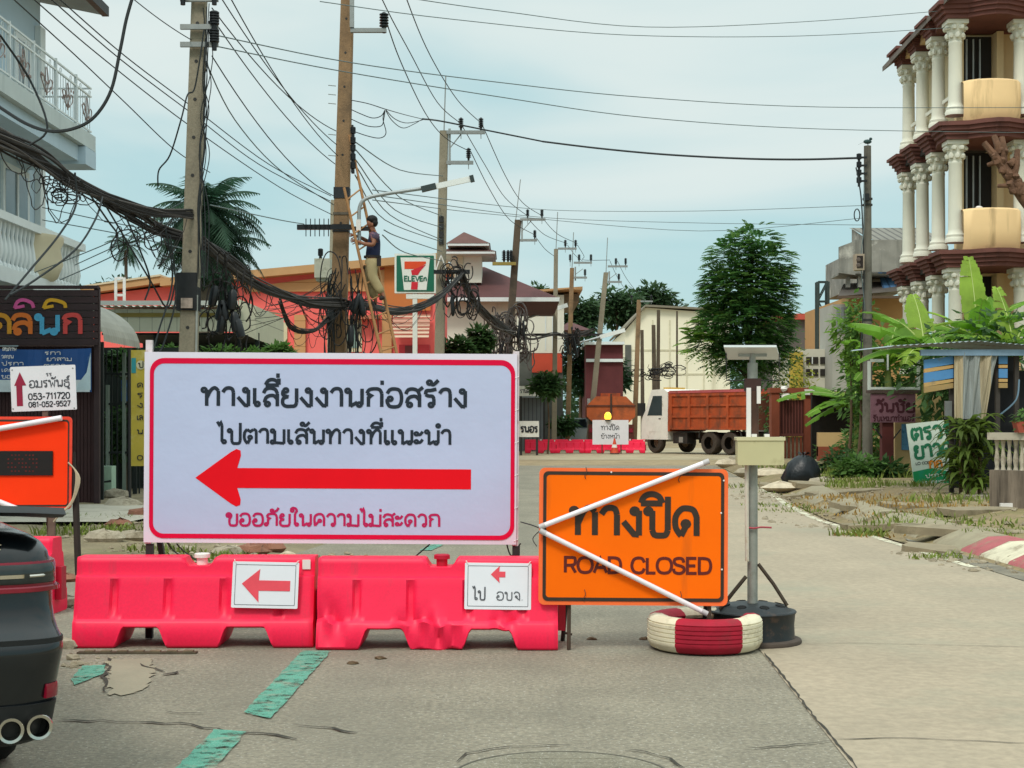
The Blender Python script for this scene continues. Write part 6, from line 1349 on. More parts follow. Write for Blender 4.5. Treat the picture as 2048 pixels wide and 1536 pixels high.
mb=MB(); stroke_text(mb,'ELEVEn',ex(808),ex(853),ez(562),9.5*kx,.26,-.02); mb.build('lettering', M_sg, t)
MB().box(ex(825),ex(834),.05,.22,-b.z,ez(587)).build('post', M_sw, t); MB().box(ex(812),ex(868),.04,.26,ez(597),ez(588)).build('lower_panel', M_sw, t)

# white house with brown hipped roof and a cupola
M_wwall=mat('wall_white','#dedacb',.9,.05,.5,streak=('#8f8c80',1.0,.56)); Y=64
def wx(px,Y=64): return (px-1024)*Y/F
def wz(py,Y=64): return EYE-(py-HY)*Y/F
t=T('brown_roof_house','white house with a dark brown hipped roof and small cupola','house',(wx(980),Y,0)); b=t.location
MB(b).box(wx(872),wx(1034),Y,Y+9,0,wz(592)).build('wall', M_wwall, t)
def hip(mb,x0,x1,y0,y1,z0,z1,xr0,xr1):
    ym=(y0+y1)/2; mb.add([(x0,y0,z0),(x1,y0,z0),(x1,y1,z0),(x0,y1,z0),(xr0,ym,z1),(xr1,ym,z1)],[(0,1,5,4),(1,2,5),(2,3,4,5),(3,0,4),(3,2,1,0)]); return mb
hip(MB(b),wx(866),wx(1120),Y-.8,Y+9.8,wz(600),wz(512),wx(950),wx(965)).build('roof', mat('roof_maroon','#54302f',.85,.12,2,bump=.3,bscale=8), t)
MB(b).box(wx(868),wx(1118),Y-.86,Y-.81,wz(606),wz(598)).build('fascia', M_wtrim, t)
MB(b).box(wx(900),wx(962),Y+1.2,Y+3,wz(560),wz(500)).build('cupola_wall', M_wwall, t)
MB(b).box(wx(912),wx(924),Y+1.1,Y+1.19,wz(528),wz(503)).build('cupola_window', M_cream2, t)
for (px0,px1,pya,pyb,pk) in ((874,992,500,480,(920,950)),(892,980,484,452,(924,926))):
    hip(MB(b),wx(px0),wx(px1),Y+.4,Y+3.8,wz(pya),wz(pyb),wx(pk[0]),wx(pk[1])).build('cupola_roof', mat('roof_brown',''), t); MB(b).box(wx(px0+2),wx(px1-2),Y+.42,Y+3.78,wz(pya+5),wz(pya)-.004).build('eave', M_wtrim, t)
t=T('white_shop','white rendered shop house with an orange red ground floor front','building',(wx(1110,76),76,0)); b=t.location; Y=76
MB(b).box(wx(930,Y),wx(1128,Y),Y,Y+10,wz(706,Y),wz(590,Y)).build('upper_wall', M_wwall, t); MB(b).box(wx(930,Y),wx(1126,Y),Y+.05,Y+10,0,wz(706,Y)-.004).build('lower_wall', mat('lower_grey','#585a55',.9,.2,1), t)
MB(b).box(wx(1064,Y),wx(1124,Y),Y-.05,Y+.04,wz(745,Y),wz(707,Y)).build('red_front', mat('red_front','#c14a33',.8,.1,1), t)
MB(b).prism([(wx(1010,Y),wz(592,Y)),(wx(1134,Y),wz(580,Y)),(wx(1164,Y),wz(582,Y)),(wx(1164,Y),wz(575,Y)),(wx(1010,Y),wz(586,Y))],Y-.6,Y+10).build('roof', M_tanr, t)
MB(b).box(wx(1129,Y),wx(1160,Y),Y+1,Y+9,wz(600,Y),wz(584,Y)).build('eave_box', mat('eave_dun','#7b6a58',.9), t)  # plain dun box below the roof overhang
for px in (1090,1104): MB(b).box(wx(px,Y),wx(px,Y)+.06,Y-.03,Y-.005,wz(700,Y),wz(600,Y)).build('drain_pipe', M_wtrim, t)
t=T('dark_red_house','small dark red house with a pale gutter between the far poles','house',(wx(1210,92),92,0)); b=t.location; Y=92
MB(b).box(wx(1172,Y),wx(1246,Y),Y,Y+6,0,wz(690,Y)).build('wall', mat('wall_maroon','#5d2c2e',.9,.15,1), t); MB(b).box(wx(1170,Y),wx(1248,Y),Y-.4,Y+6,wz(690,Y)+.01,wz(684,Y)).build('gutter', M_wtrim, t); MB(b).box(wx(1172,Y),wx(1246,Y),Y-.2,Y-.01,wz(724,Y),wz(718,Y)).build('awning_edge', M_wtrim, t)
hip(MB(b),wx(1110,Y),wx(1180,Y),Y-2,Y+5,wz(664,Y),wz(640,Y),wx(1140,Y),wx(1142,Y)).build('roof', mat('roof_maroon',''), t)
# cream gabled building at the end of the street
Y=120; t=T('cream_gable_building','large cream walled building with a low gable at the street end','building',(wx(1350,Y),Y,0)); b=t.location
M_cr=mat('wall_cream','#e6dfc8',.9,.05,.25,streak=('#a39a7c',.5,.6))
MB(b).prism([(wx(1250,Y),-.02),(wx(1460,Y),-.02),(wx(1460,Y),wz(624,Y)),(wx(1380,Y),wz(622,Y)),(wx(1290,Y),wz(615,Y)),(wx(1250,Y),wz(662,Y))],Y,Y+16).build('wall', M_cr, t)
MB(b).prism([(wx(1247,Y),wz(661,Y)),(wx(1290,Y),wz(614,Y)),(wx(1290,Y),wz(610,Y)),(wx(1245,Y),wz(658,Y))],Y-.5,Y+16.5).build('roof', mat('roof_dull','#7c7566',.8,.1,1), t); MB(b).prism([(wx(1290,Y)+.01,wz(614,Y)),(wx(1464,Y),wz(623,Y)),(wx(1464,Y),wz(619,Y)),(wx(1290,Y)+.01,wz(610,Y))],Y-.5,Y+16.5).build('roof', mat('roof_dull',''), t)
for i in range(5): MB(b).box(wx(1270+i*34,Y),wx(1270+i*34,Y)+.12,Y-.04,Y-.005,0,wz(640,Y)).build('wall_rib', mat('rib_cream','#cfc8ae',.9), t)
for z in (700,748): MB(b).box(wx(1252,Y),wx(1458,Y),Y-.05,Y-.012,wz(z,Y)-.06,wz(z,Y)+.06).build('wall_band', mat('rib_cream',''), t)
MB(b).box(wx(1250,Y),wx(1262,Y),Y-.15,Y-.02,wz(770,Y),wz(690,Y)).build('grey_panel', mat('lower_grey',''), t)  # narrow grey panel at the left end of the cream wall
# shops signs beyond the big sign
def board(name,label,a,c,y0,y1,Y,m,txt=None,tm=None,tpx=None,legs=True,th=.16):
    kx=Y/F; x0,x1=(a-1024)*kx,(c-1024)*kx; z0,z1=EYE-(y1-HY)*kx,EYE-(y0-HY)*kx; t=T(name,label,'sign',((x0+x1)/2,Y,0)); w=(x1-x0)/2
    MB().box(-w,w,0,.12,z0,z1).build('board',m,t)
    if txt: mb=MB(); stroke_text(mb,txt,-w*.85,w*.85,z0+(z1-z0)*.3,(z1-z0)*.36,th,-.02); mb.build('lettering',tm,t)
    if legs:
        for s in (-.8,.8): MB().box(s*w-.05,s*w+.05,.03,.11,0,z0).build('leg',M_dark,t)
    return t
board('shop_sign','small white shop sign with a dark Thai line above grey shutters',1036,1094,772,792,72,M_sw,'รานอาหารเอก',M_inkg)
board('shop_sign','white square roadside sign with bold dark letters at the big sign edge',1038,1078,842,874,63,M_sw,'รนอร',M_ink,th=.24)
t=T('grey_shutter_shop','grey shuttered shop front under the small white Thai sign','building',(wx(1066,73.2),73.2,0)); b=t.location
MB(b).box(wx(1034,73.2),wx(1090,73.2),73.2,74.2,0,wz(796,73.2)).build('shutter', mat('shutter','#70757a',.6,.1,2,stripes=(0,5,.8,'#4b5055')), t); MB(b).box(wx(1030,73.2),wx(1096,73.2),72.6,74.2,wz(796,73.2)+.01,wz(790,73.2)).build('canopy', mat('canopy_blue','#9aa3ae',.7), t)
# ------------------------------------------------------------------ right side: three storey house with white columns
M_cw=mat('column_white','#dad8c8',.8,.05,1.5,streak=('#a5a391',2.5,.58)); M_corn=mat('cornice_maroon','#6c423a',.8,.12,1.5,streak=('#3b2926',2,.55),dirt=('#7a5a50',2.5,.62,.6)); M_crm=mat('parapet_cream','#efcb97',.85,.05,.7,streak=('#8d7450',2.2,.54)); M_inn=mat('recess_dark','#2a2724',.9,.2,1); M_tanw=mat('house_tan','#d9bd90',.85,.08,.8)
t=T('columned_house','three storey cream house with white columns and dark red cornices at right','house',(11.7,39,0)); b=t.location
XL=[-.9,2.57,5.9,9.27,12.45]      # floor ledge levels
MB(b).box(13.3,22,40.4,44.3,0,12.2).build('wall', M_tanw, t)
def column(x,y,z0,z1,r=.185):
    mb=MB(b); mb.lathe([(r*1.45,z0),(r*1.45,z0+.10),(r*1.3,z0+.14),(r*1.35,z0+.2),(r*1.05,z0+.27),(r,z0+.35),(r*.93,z1-.62),(r*.98,z1-.60),(r*.98,z1-.55),(r*.9,z1-.53)],(x,y,0),16)
    c=mb.build('column', M_cw, t, smooth=40); mb=MB(b)
    mb.lathe([(r*.92,z1-.53),(r*1.05,z1-.42),(r*1.15,z1-.3),(r*1.4,z1-.14),(r*1.45,z1-.11)],(x,y,0),16)
    for k in range(8):
        a=2*PI*k/8; mb.blob((x+r*1.15*math.cos(a),y+r*1.15*math.sin(a),z1-.4),(.07,.07,.09),6,.1,k); mb.blob((x+r*1.4*math.cos(a+.4),y+r*1.4*math.sin(a+.4),z1-.2),(.08,.08,.07),6,.1,k)
    mb.box(x-r*1.5,x+r*1.5,y-r*1.5,y+r*1.5,z1-.11,z1-.005); mb.build('capital', M_cw, c, smooth=40)
def cornice(pts_xy,z0,z1):
    """moulded block: stepped outwards to the top"""
    (x0,x1,y0,y1)=pts_xy; mb=MB(b); h=z1-z0
    for i,(e,f0,f1) in enumerate(((.02,0,.2),(.07,.2,.42),(.13,.42,.62),(.2,.62,.82),(.26,.82,1))): mb.box(x0-e,x1+e,y0-e,y1+e,z0+h*f0+.001*i,z0+h*f1)
    return mb.build('cornice', M_corn, t)
cols=[(11.75,39.1),(11.78,40.75),(11.80,42.4),(11.82,43.95)]
for lv in range(4):
    z0,z1=XL[lv],XL[lv+1]
    for i,(x,y) in enumerate(cols):
        column(x,y,max(0,z0+(.26 if lv else .9)),z1-(.45 if i else .42))
    column(13.48,39.1,max(0,z0+(.26 if lv else .9)),z1-.42); column(15.6,39.1,max(0,z0+(.26 if lv else .9)),z1-.42)
    for x,y in cols[1:]: cornice((x-.26,x+.26,y-.3,y+.3),z1-.44,z1+.04)
    # near corner: curved ledge sweeping round the front bay
    mb=MB(b)
    for e,f0,f1 in ((.0,0,.25),(.08,.25,.5),(.16,.5,.75),(.24,.75,1)):
        poly=[(11.42-e,39.6),(11.42-e,38.75-e*.5)]+[(11.95+(15.6-11.95)*k/12, 38.72-e-.42*math.sin(PI*min(1,(k%4.8)/4.8))) for k in range(13)]+[(15.8,38.7-e),(16.2,40.4),(11.6,40.4)]
        mb.slab(poly,z1-.42+.44*f0,z1-.42+.44*f1-.002)
    mb.build('ledge', M_corn, t)
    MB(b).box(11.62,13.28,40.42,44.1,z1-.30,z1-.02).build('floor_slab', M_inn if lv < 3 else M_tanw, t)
    if lv:
        # cream parapet of the front bay with a rounded belly, windows behind
        mb=MB(b); vs=[]; n=14; h=1.05; prof=[(0,z0+.03),(.10,z0+.2),(.13,z0+.55),(.10,z0+h),(-.02,z0+h+.06),(-.3,z0+h+.06)]
        for i in range(n+1):
            f=i/n; x=11.86+(13.36-11.86)*f; y=38.84-.40*math.sin(PI*f)**.5
            for d,z in prof: vs.append((x,y-d,z))
        m_=len(prof); mb.add(vs,[(i*m_+k,(i+1)*m_+k,(i+1)*m_+k+1,i*m_+k+1) for i in range(n) for k in range(m_-1)]); mb.build('parapet', M_crm, t, smooth=50)
        mb=MB(b); mb.box(13.66,15.45,38.62,38.78,z0+.03,z0+h); mb.build('parapet', M_crm, t)
        MB(b).box(12.02,12.22,39.9,40.1,z0+.05,z1-.46).build('jamb', M_tanw, t); MB(b).box(13.12,13.3,39.9,40.38,z0+.05,z1-.46).build('jamb', M_tanw, t)
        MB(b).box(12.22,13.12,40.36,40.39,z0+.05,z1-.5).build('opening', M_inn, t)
        for x in (12.38,12.56,12.74): MB(b).box(x,x+.035,40.2,40.25,z0+1.0,z1-.6).build('window_bar', mat('bar_white','#a6aeb0',.6), t)
        for k in range(3):
            ya=cols[k][1]+.3; MB(b).box(11.78,11.92,ya,cols[k+1][1]-.3,z0+.06,z0+.14).build('balcony_kerb', M_cw, t)
            if lv == 3: MB(b).box(11.80,11.88,ya,cols[k+1][1]-.3,z0+.85,z0+.95).build('handrail', M_cw, t)
MB(b).box(12.3,13.29,40.4,43.6,9.35,12.0).build('recess_wall', mat('house_inner','#cdbf9c',.9,.1,1), t)
MB(b).prism([(11.35,12.52),(13.2,14.1),(22.4,14.3),(22.4,12.52)],38.3,39.6).build('roof', mat('roof_umber','#453532',.85,.15,1.5), t)  # front roof in its own dark brown-grey
mb=MB(b); mb.add([(11.3,38.3,12.5),(11.3,45,12.25),(13.4,45.4,13.9),(13.4,38.3,14.2)],[(0,1,2,3)]); mb.add([(11.3,38.3,12.35),(11.3,45,12.1),(13.4,45.4,13.75),(13.4,38.3,14.05)],[(3,2,1,0)]); mb.add([(11.3,38.3,12.35),(11.3,45,12.1),(11.3,45,12.25),(11.3,38.3,12.5)],[(0,3,2,1)]); mb.build('side_roof', mat('roof_side','#6c625b',.85,.2,2), t)
MB(b).box(13.35,13.8,38.9,39.3,12.1,13.6).build('gable_post', M_cw, t)
for z in (9.75,6.4): MB(b).blob((12.3,38.85,z+.66),(.10,.05,.05),8,.1).build('flower_pot', M_white, t)

# grey house with a concrete balcony behind
Y=56
def hx(px,Y=56): return (px-1024)*Y/F
def hz(py,Y=56): return EYE-(py-HY)*Y/F
M_gc=mat('balcony_grey','#8b8a83',.9,.2,1.6,streak=('#3f3f3b',1.6,.48),dirt=('#d0cec4',1.5,.56)); M_cor=mat('roof_corr','#77746b',.8,.12,1.5,stripes=(0,3.2,.72,'#4b4944'))
t=T('weathered_house','weathered house with a stained grey balcony and blue roof strip','house',(hx(1740),Y,0)); b=t.location
MB(b).box(hx(1704),hx(1862),Y+.6,Y+9,0,hz(590)).build('lower_wall', mat('wall_ochre','#b38a58',.85,.1,.8), t)
MB(b).box(hx(1752),hx(1880),Y+1.2,Y+9,hz(560),hz(480)).build('upper_wall', M_gc, t)
for a,c,y0,y1,d in ((1674,1706,488,548,0),(1706,1800,482,546,.02)): MB(b).prism([(hx(a),hz(y1)),(hx(c),hz(y1+4 if a<1700 else y1)),(hx(c),hz(y0-4 if a<1700 else y0)),(hx(a),hz(y0+8 if a<1700 else y0))],Y-.4+d,Y-.25+d).build('balcony_front', M_gc, t)
MB(b).box(hx(1674),hx(1800),Y-.24,Y+1.2,hz(552),hz(548)).build('balcony_floor', M_gc, t)
for px in (1692,1715): MB(b).box(hx(px),hx(px)+.14,Y-.1,Y+.1,hz(575),hz(552)-.01).build('prop', M_gc, t)
MB(b).add([(hx(1758),Y-.2,hz(488)),(hx(1900),Y-.2,hz(488)),(hx(1900),Y+4,hz(428)),(hx(1746),Y+4,hz(428))],[(0,1,2,3)]).build('roof', M_cor, t); MB(b).add([(hx(1752),Y,hz(490)),(hx(1752),Y+4,hz(430)),(hx(1752),Y+4,hz(490))],[(0,1,2)]).build('gable_board', M_gc, t)
MB(b).add([(hx(1664),Y-1.0,hz(597)),(hx(1800),Y-1.0,hz(585)),(hx(1800),Y+1.1,hz(556)),(hx(1700),Y+1.1,hz(562))],[(0,1,2,3)]).build('lower_roof', mat('roof_dull_dark','#4f4842',.85,.2,2), t)
MB(b).box(hx(1664),hx(1800),Y-1.02,Y-.9,hz(601),hz(596)).build('eave', mat('eave_brown','#5a4a3c',.8), t)
MB(b).add([(hx(1762),Y-.3,hz(580)),(hx(1850),Y-.3,hz(580)),(hx(1850),Y+1.0,hz(535)),(hx(1768),Y+1.0,hz(535))],[(0,1,2,3)]).build('blue_roof', mat('roof_blue','#3f6285',.7,.15,1.5,stripes=(0,4,.7,'#2b4560')), t)
for k in range(3): MB(b).box(hx(1680+k*9),hx(1686+k*9),Y+.55,Y+.595,hz(665),hz(612)).build('louvre_window', mat('louvre','#7d8488',.6,.2,3), t)
MB(b).box(hx(1672),hx(1703),Y+.6,Y+3,0,hz(606)).build('side_wall', mat('side_grey','#a3a29a',.9,.1,1), t)
t=T('red_roof_hall','long far hall with a thin red roof line behind the round tree','building',(hx(1620,90),90,0)); b=t.location
MB(b).box(hx(1560,90),hx(1690,90),90,98,0,hz(640,90)).build('wall', mat('hall_grey','#5d5450',.9,.2,.8), t); MB(b).box(hx(1556,90),hx(1694,90),89.6,98,hz(640,90)+.01,hz(628,90)).build('roof', mat('hall_red','#b04a3c',.8,.1,1), t)
t=T('truss_tower','slim dark steel truss tower standing behind the gate','tower',P(1648,800,62)); b=t.location
for px in (1637,1657):
    for d in (0,.4): MB(b).box(hx(px,62)-.05,hx(px,62)+.05,62+d,62.1+d,0,hz(563,62)).build('upright', mat('truss_steel','#34413f',.7,.15,5), t)
mb=MB(b); ys=[563,602,640,680,720,760]
for i in range(5):
    a_,c_=(1637,1657) if i%2 else (1657,1637)
    for d in (0.05,.45): mb.bar((hx(a_,62),62+d,hz(ys[i],62)),(hx(c_,62),62+d,hz(ys[i+1],62)),.05); mb.bar((hx(1637,62),62+d,hz(ys[i],62)),(hx(1657,62),62+d,hz(ys[i],62)),.06)
mb.build('lattice', mat('truss_steel',''), t)
t=T('yellow_house','small pale house with white barred windows behind the red gate','house',(hx(1620,58),58,0)); b=t.location
MB(b).box(hx(1590,58),hx(1672,58),58,63,0,hz(698,58)).build('wall', mat('wall_pale','#c8c4b4',.9,.06,1), t); MB(b).box(hx(1578,58),hx(1602,58),57.6,57.98,0,hz(705,58)).build('yellow_panel', mat('yellow_wall','#b0993f',.9,.15,1), t)
for a,y0,y1 in ((1612,714,728),(1612,738,752),(1640,714,728),(1640,738,752)):
    f=MB(b).box(hx(a,58),hx(a+24,58),57.95,57.995,hz(y1,58),hz(y0,58)).build('window', mat('win_dark','#2d2a27',.3,.2,3), t)
    MB(b).box(hx(a+11,58),hx(a+13,58),57.93,57.949,hz(y1,58),hz(y0,58)).build('bar', M_wtrim, f)
# red gate
M_gate=mat('gate_maroon','#87452f',.8,.12,1.5); M_gated=mat('gate_slats','#6b3a32',.75,.15,2); Y=51
t=T('red_gate','maroon entrance gate with square pillars and slatted leaf','gate',(hx(1585,Y),Y,0)); b=t.location
for a,c in ((1541,1557),(1607,1626)): MB(b).box(hx(a,Y),hx(c,Y),Y-.2,Y+.25,0,hz(782,Y)).build('pillar', M_gate, t)
MB(b).box(hx(1538,Y),hx(1632,Y),Y-.25,Y+.3,hz(786,Y)+.005,hz(776,Y)).build('lintel', M_gate, t); MB(b).box(hx(1606,Y),hx(1629,Y),Y-.30,Y-.255,hz(790,Y),hz(779,Y)).build('lamp_plate', M_sw, t)
mb=MB(b)
for k in range(8): mb.box(hx(1559+k*6,Y),hx(1563+k*6,Y),Y,Y+.05,hz(868,Y),hz(800,Y))
mb.build('upper_slats', M_gated, t); MB(b).box(hx(1557,Y)+.004,hx(1607,Y)-.004,Y-.03,Y+.08,hz(873,Y),hz(867,Y)).build('mid_rail', M_gated, t); mb=MB(b)
for k in range(6): mb.box(hx(1560+k*8,Y),hx(1564+k*8,Y),Y,Y+.05,.05,hz(874,Y))
mb.build('lower_slats', M_gate, t); MB(b).box(hx(1557,Y)+.004,hx(1607,Y)-.004,Y+.12,Y+.14,.05,hz(874,Y)).build('lower_panel', M_cream2, t); MB(b).box(hx(1560,Y),hx(1607,Y),Y+.1,Y+.14,hz(867,Y),hz(800,Y)).build('upper_panel', mat('gate_dark','#3a2422',.8,.2,1), t)
for px,py in ((1568,778),(1570,794),(1575,793)): MB(b).blob(P(px,py,Y-.3),(.12,.1,.1),8,.2,px).build('white_ornament', M_white, t)
t=T('front_wall','low cream wall with a maroon foot between gate and dark pole','wall',(hx(1690,46),46,0)); b=t.location
MB(b).box(hx(1636,46),hx(1768,46),46,46.2,.35,hz(865,46)).build('upper', mat('wall_sand','#c2a272',.85,.06,1), t); MB(b).box(hx(1636,46),hx(1768,46),45.97,46.22,0,hz(893,46)).build('foot', M_gate, t)
MB(b).box(hx(1702,46),hx(1768,46),45.95,46.25,hz(868,46)+.004,hz(858,46)).build('cap', M_gate, t)
for px in (1707,1728): MB(b).box(hx(px,46),hx(px+6,46),45.94,45.965,hz(912,46),hz(868,46)).build('pier', M_gate, t)
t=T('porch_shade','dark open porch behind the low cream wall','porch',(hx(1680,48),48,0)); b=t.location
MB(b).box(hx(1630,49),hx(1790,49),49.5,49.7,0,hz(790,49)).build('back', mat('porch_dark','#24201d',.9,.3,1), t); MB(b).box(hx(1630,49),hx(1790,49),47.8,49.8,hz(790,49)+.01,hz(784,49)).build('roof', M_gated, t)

# purple sign on the maroon post, the cream wall behind it
Y=33
t=T('purple_sign','purple brown sign board with dark red Thai writing on a maroon post','sign',(hx(1778,Y),Y,0)); kx=Y/F
def ux(px): return (px-1778)*kx
def uz(py): return EYE-(py-HY)*kx
M_pur=mat('board_purple','#7a5460',.75,.12,4,dirt=('#5a3a44',4,.5)); M_ptx=mat('letter_maroon','#3e0f1e',.7,.1,9)
MB().box(ux(1742),ux(1831),0,.06,uz(845),uz(787)).build('board', M_pur, t); MB().box(ux(1738),ux(1885),-.04,.3,uz(786),uz(780)).build('top_shelf', mat('shelf_brown','#4d3d38',.8), t)
mb=MB(); stroke_text(mb,'วันชัย',ux(1751),ux(1829),uz(824),18*kx,.26,-.006); stroke_text(mb,'รับเหมาทำแอร์',ux(1746),ux(1828),uz(842),9*kx,.2,-.006); mb.build('lettering', M_ptx, t)
MB().box(ux(1766),ux(1789),.065,.30,0,uz(846)+.05).build('post', mat('post_maroon','#5f2a28',.8,.12,3), t)
for s in (-1,1): MB().bar((ux(1778)+s*.12,.1,uz(878)),(ux(1778)+s*.28,.05,uz(858)),.03).build('strut', M_dark, t)
fr=MB()
for a,c,y0,y1 in ((1736,1742,722,780),(1742,1768,718,724),(1835,1841,700,780),(1742,1835,774,779)): fr.box(ux(a),ux(c),.02,.06,uz(y1),uz(y0))
fr.build('light_box_frame', mat('frame_white','#c3c7c2',.6,.06,5), t)
fr=MB()
for a,c,y0,y1 in ((1776,1779,690,740),(1779,1838,692,696)): fr.box(ux(a),ux(c),.07,.10,uz(y1),uz(y0))
fr.build('upper_frame', mat('frame_white',''), t)
t=T('sign_wall','short cream wall pier behind the purple sign and green poster','wall',(hx(1830,33.6),33.6,0)); b=t.location
MB(b).box(hx(1790,33.6),hx(1886,33.6),33.6,33.8,0,hz(788,33.6)).build('panel', mat('pier_cream','#c9ab7c',.85,.06,1,streak=('#8c7752',2,.6),dirt=('#a59258',1.2,.58)), t)
MB(b).box(hx(1803,33.6),hx(1834,33.6),33.56,33.595,hz(900,33.6),hz(848,33.6)).build('blue_notice', mat('blue_notice','#5b92b8',.7,.15,5,dirt=('#2f5f86',9,.5)), t)
t=T('pharmacy_poster','leaning white and green poster board with large green Thai letters','poster',P(1865,992,28.5),R(0)); t.rotation_euler[1]=R(-6); t.rotation_euler[0]=R(-6); kx=28.5/F; bz0=t.location.z
def vx(px): return (px-1865)*kx
def vz(py): return EYE-(py-HY)*kx-bz0
MB().box(vx(1832),vx(1908),0,.03,vz(990),vz(843)).build('board', mat('poster_pale','#c6d2c4',.6,.06,2), t); MB().prism([(vx(1832),vz(990)),(vx(1908),vz(990)),(vx(1908),vz(948)),(vx(1870),vz(936)),(vx(1832),vz(940))],-.004,-.001).build('green_field', mat('poster_green','#118a50',.6,.12,2,dirt=('#128a94',1.1,.5)), t)
mb=MB(); stroke_text(mb,'ตรวจ',vx(1838),vx(1922),vz(878),25*kx,.24,-.006); stroke_text(mb,'ยาวด',vx(1840),vx(1915),vz(914),25*kx,.24,-.006); mb.build('lettering', mat('poster_letters','#1c6b49',.6,.08,6), t)
mb=MB(); stroke_text(mb,'LOW COST',vx(1840),vx(1868),vz(927),5*kx,.2,-.006); mb.build('small_lettering', M_ink, t); mb=MB(); stroke_text(mb,'กก',vx(1866),vx(1892),vz(937),14*kx,.28,-.008); mb.build('orange_lettering', mat('poster_orange','#d07a18',.6), t)
mb=MB(); stroke_text(mb,'ปรกษา',vx(1856),vx(1890),vz(955),6*kx,.2,-.006); stroke_text(mb,'วดสายตา',vx(1846),vx(1896),vz(968),6*kx,.2,-.006); stroke_text(mb,'อาคาร',vx(1868),vx(1898),vz(982),6*kx,.2,-.006); mb.build('white_lettering', M_white, t)

# roadside stall with a sheet roof, blue boards and hanging tarpaulin
Y=24.5
def qx(px): return (px-1024)*24.5/F
def qz(py): return EYE-(py-HY)*24.5/F
t=T('roadside_stall','tin roofed roadside stall with blue and yellow boards and a grey tarp','stall',(qx(1920),24.5,0)); b=t.location
mb=MB(b); vs=[]; n=60
for i in range(n+1): x=qx(1775)+(qx(2140)-qx(1775))*i/n; dz=.02*(i%2); zt=(695-10*min(1,i/28))-(0 if i<28 else -(i-28)*.5); vs+=[(x,24.2,qz(zt)+dz),(x,27.2,qz(zt)+.07+dz)]
mb.add(vs,[(2*i,2*i+2,2*i+3,2*i+1) for i in range(n)]); mb.build('roof', mat('tin_roof','#8f9ba0',.6,.15,2,dirt=('#6b5446',1.2,.52)), t); MB(b).box(qx(1836),qx(2130),24.32,24.4,qz(712),qz(700)).build('fascia', mat('fascia_grey','#7c96ab',.7), t)
for k,(y0,y1,hexc) in enumerate(((712,728,'#5387b6'),(730,736,'#c09a62'),(738,756,'#4f86b8'),(758,764,'#b89660'),(766,776,'#9f8455'))):
    for a,c in ((1846,1904),(1995,2012)): MB(b).prism([(qx(a),qz(y1+(10 if a<1900 else 0))),(qx(c),qz(y1)),(qx(c),qz(y0)),(qx(a),qz(y0+(8 if a<1900 else 0)))],24.42,24.47).build('board', mat('stall_'+hexc[1:],hexc,.75,.1,3,dirt=('#6c6a60',3,.6)), t)
mb=MB(b); vs=[]; n=24
for j,py in enumerate((706,740,790,838)):
    for i in range(n+1): vs.append((qx(1904+(88-26*j/3)*i/n), 24.36+.03*math.sin(i*.9)+.02*math.sin(i*2.1+j), qz(py)))
mb.add(vs,[(j*(n+1)+i,j*(n+1)+i+1,(j+1)*(n+1)+i+1,(j+1)*(n+1)+i) for j in range(3) for i in range(n)]); mb.build('tarpaulin', mat('tarp_grey','#8f9491',.6,.12,1.2,stripes=(0,2.1,.62,'#b3a486'),streak=('#6e6657',2.5,.52)), t)
for px in (1900,1992,2030): MB(b).box(qx(px),qx(px)+.07,24.5,24.57,0,qz(712)).build('post', mat('stall_post','#3d3833',.8,.2,4), t)
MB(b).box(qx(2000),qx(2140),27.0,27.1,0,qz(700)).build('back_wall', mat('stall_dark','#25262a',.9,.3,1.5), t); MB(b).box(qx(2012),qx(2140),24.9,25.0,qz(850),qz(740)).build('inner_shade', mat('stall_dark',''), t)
MB(b).box(qx(1888),qx(1902),24.44,24.49,qz(838),qz(802)).build('meter', mat('meter_grey','#6d6f6c',.5,.2,6), t)
MB(b).tube(spline([(qx(2030),24.3,qz(760)),(qx(2020),24.2,qz(800)),(qx(1990),24.25,qz(830))],5),.015,5).build('hose', mat('hose_blue','#5a7486',.6), t)
# stained wall with pale balusters at the right edge
t=T('baluster_wall','stained grey wall topped by pale balusters at the right edge','wall',(6.72,20.6,0)); b=t.location; M_stw=mat('wall_stained','#87796a',.95,.15,1.2,bump=.3,streak=('#2a241e',5.0,.44),dirt=('#a08f7c',2.5,.60))
d=Vector((.62,-.78,0)).normalized(); nrm=Vector((-d.y,d.x,0)); A_=Vector((6.72,20.6,0)); Lw=4.0
def wbar(s0,s1,z0,z1,th,name,m):
    mb=MB(b); M=Matrix((d,nrm,Vector((0,0,1)))).transposed(); c=A_+d*(s0+s1)/2+Vector((0,0,(z0+z1)/2)); mb.obox(c,(s1-s0,th,z1-z0),M); return mb.build(name,m,t)
wbar(0,Lw,0,.74,.18,'base_wall',M_stw); wbar(-.03,Lw,1.16,1.26,.2,'top_rail',mat('rail_pale','#b3aa98',.9,.1,3,dirt=('#70685a',3,.55)))
mb=MB(b)
for k in range(40):
    p=A_+d*(.06+k*.098); mb.lathe([(.036,.741),(.024,.79),(.038,.88),(.018,1.03),(.036,1.159)],(p.x,p.y,0),8)
mb.build('baluster', mat('baluster_pale','#b8ae9b',.9,.1,3,dirt=('#75695a',4,.5)), t, smooth=40)
p=A_+d*.55; pt=T('terracotta_pot','small terracotta planter on top of the stained wall','pot',(p.x,p.y,1.262)); MB().prism([(-.16,0),(.16,0),(.2,.15),(-.2,.15)],-.09,.09).build('pot', mat('terracotta','#9c4a38',.85,.12,5), pt); lv=leaves([(0,0,.2,.2,.1,.12)],160,.1,5); lv.build('plant', L_mid, pt)
MB().tube(spline([(.2,0,.2),(.35,0,.32),(.5,0,.15),(.55,0,-.1)],5),.012,5).build('pipe', M_white, pt)
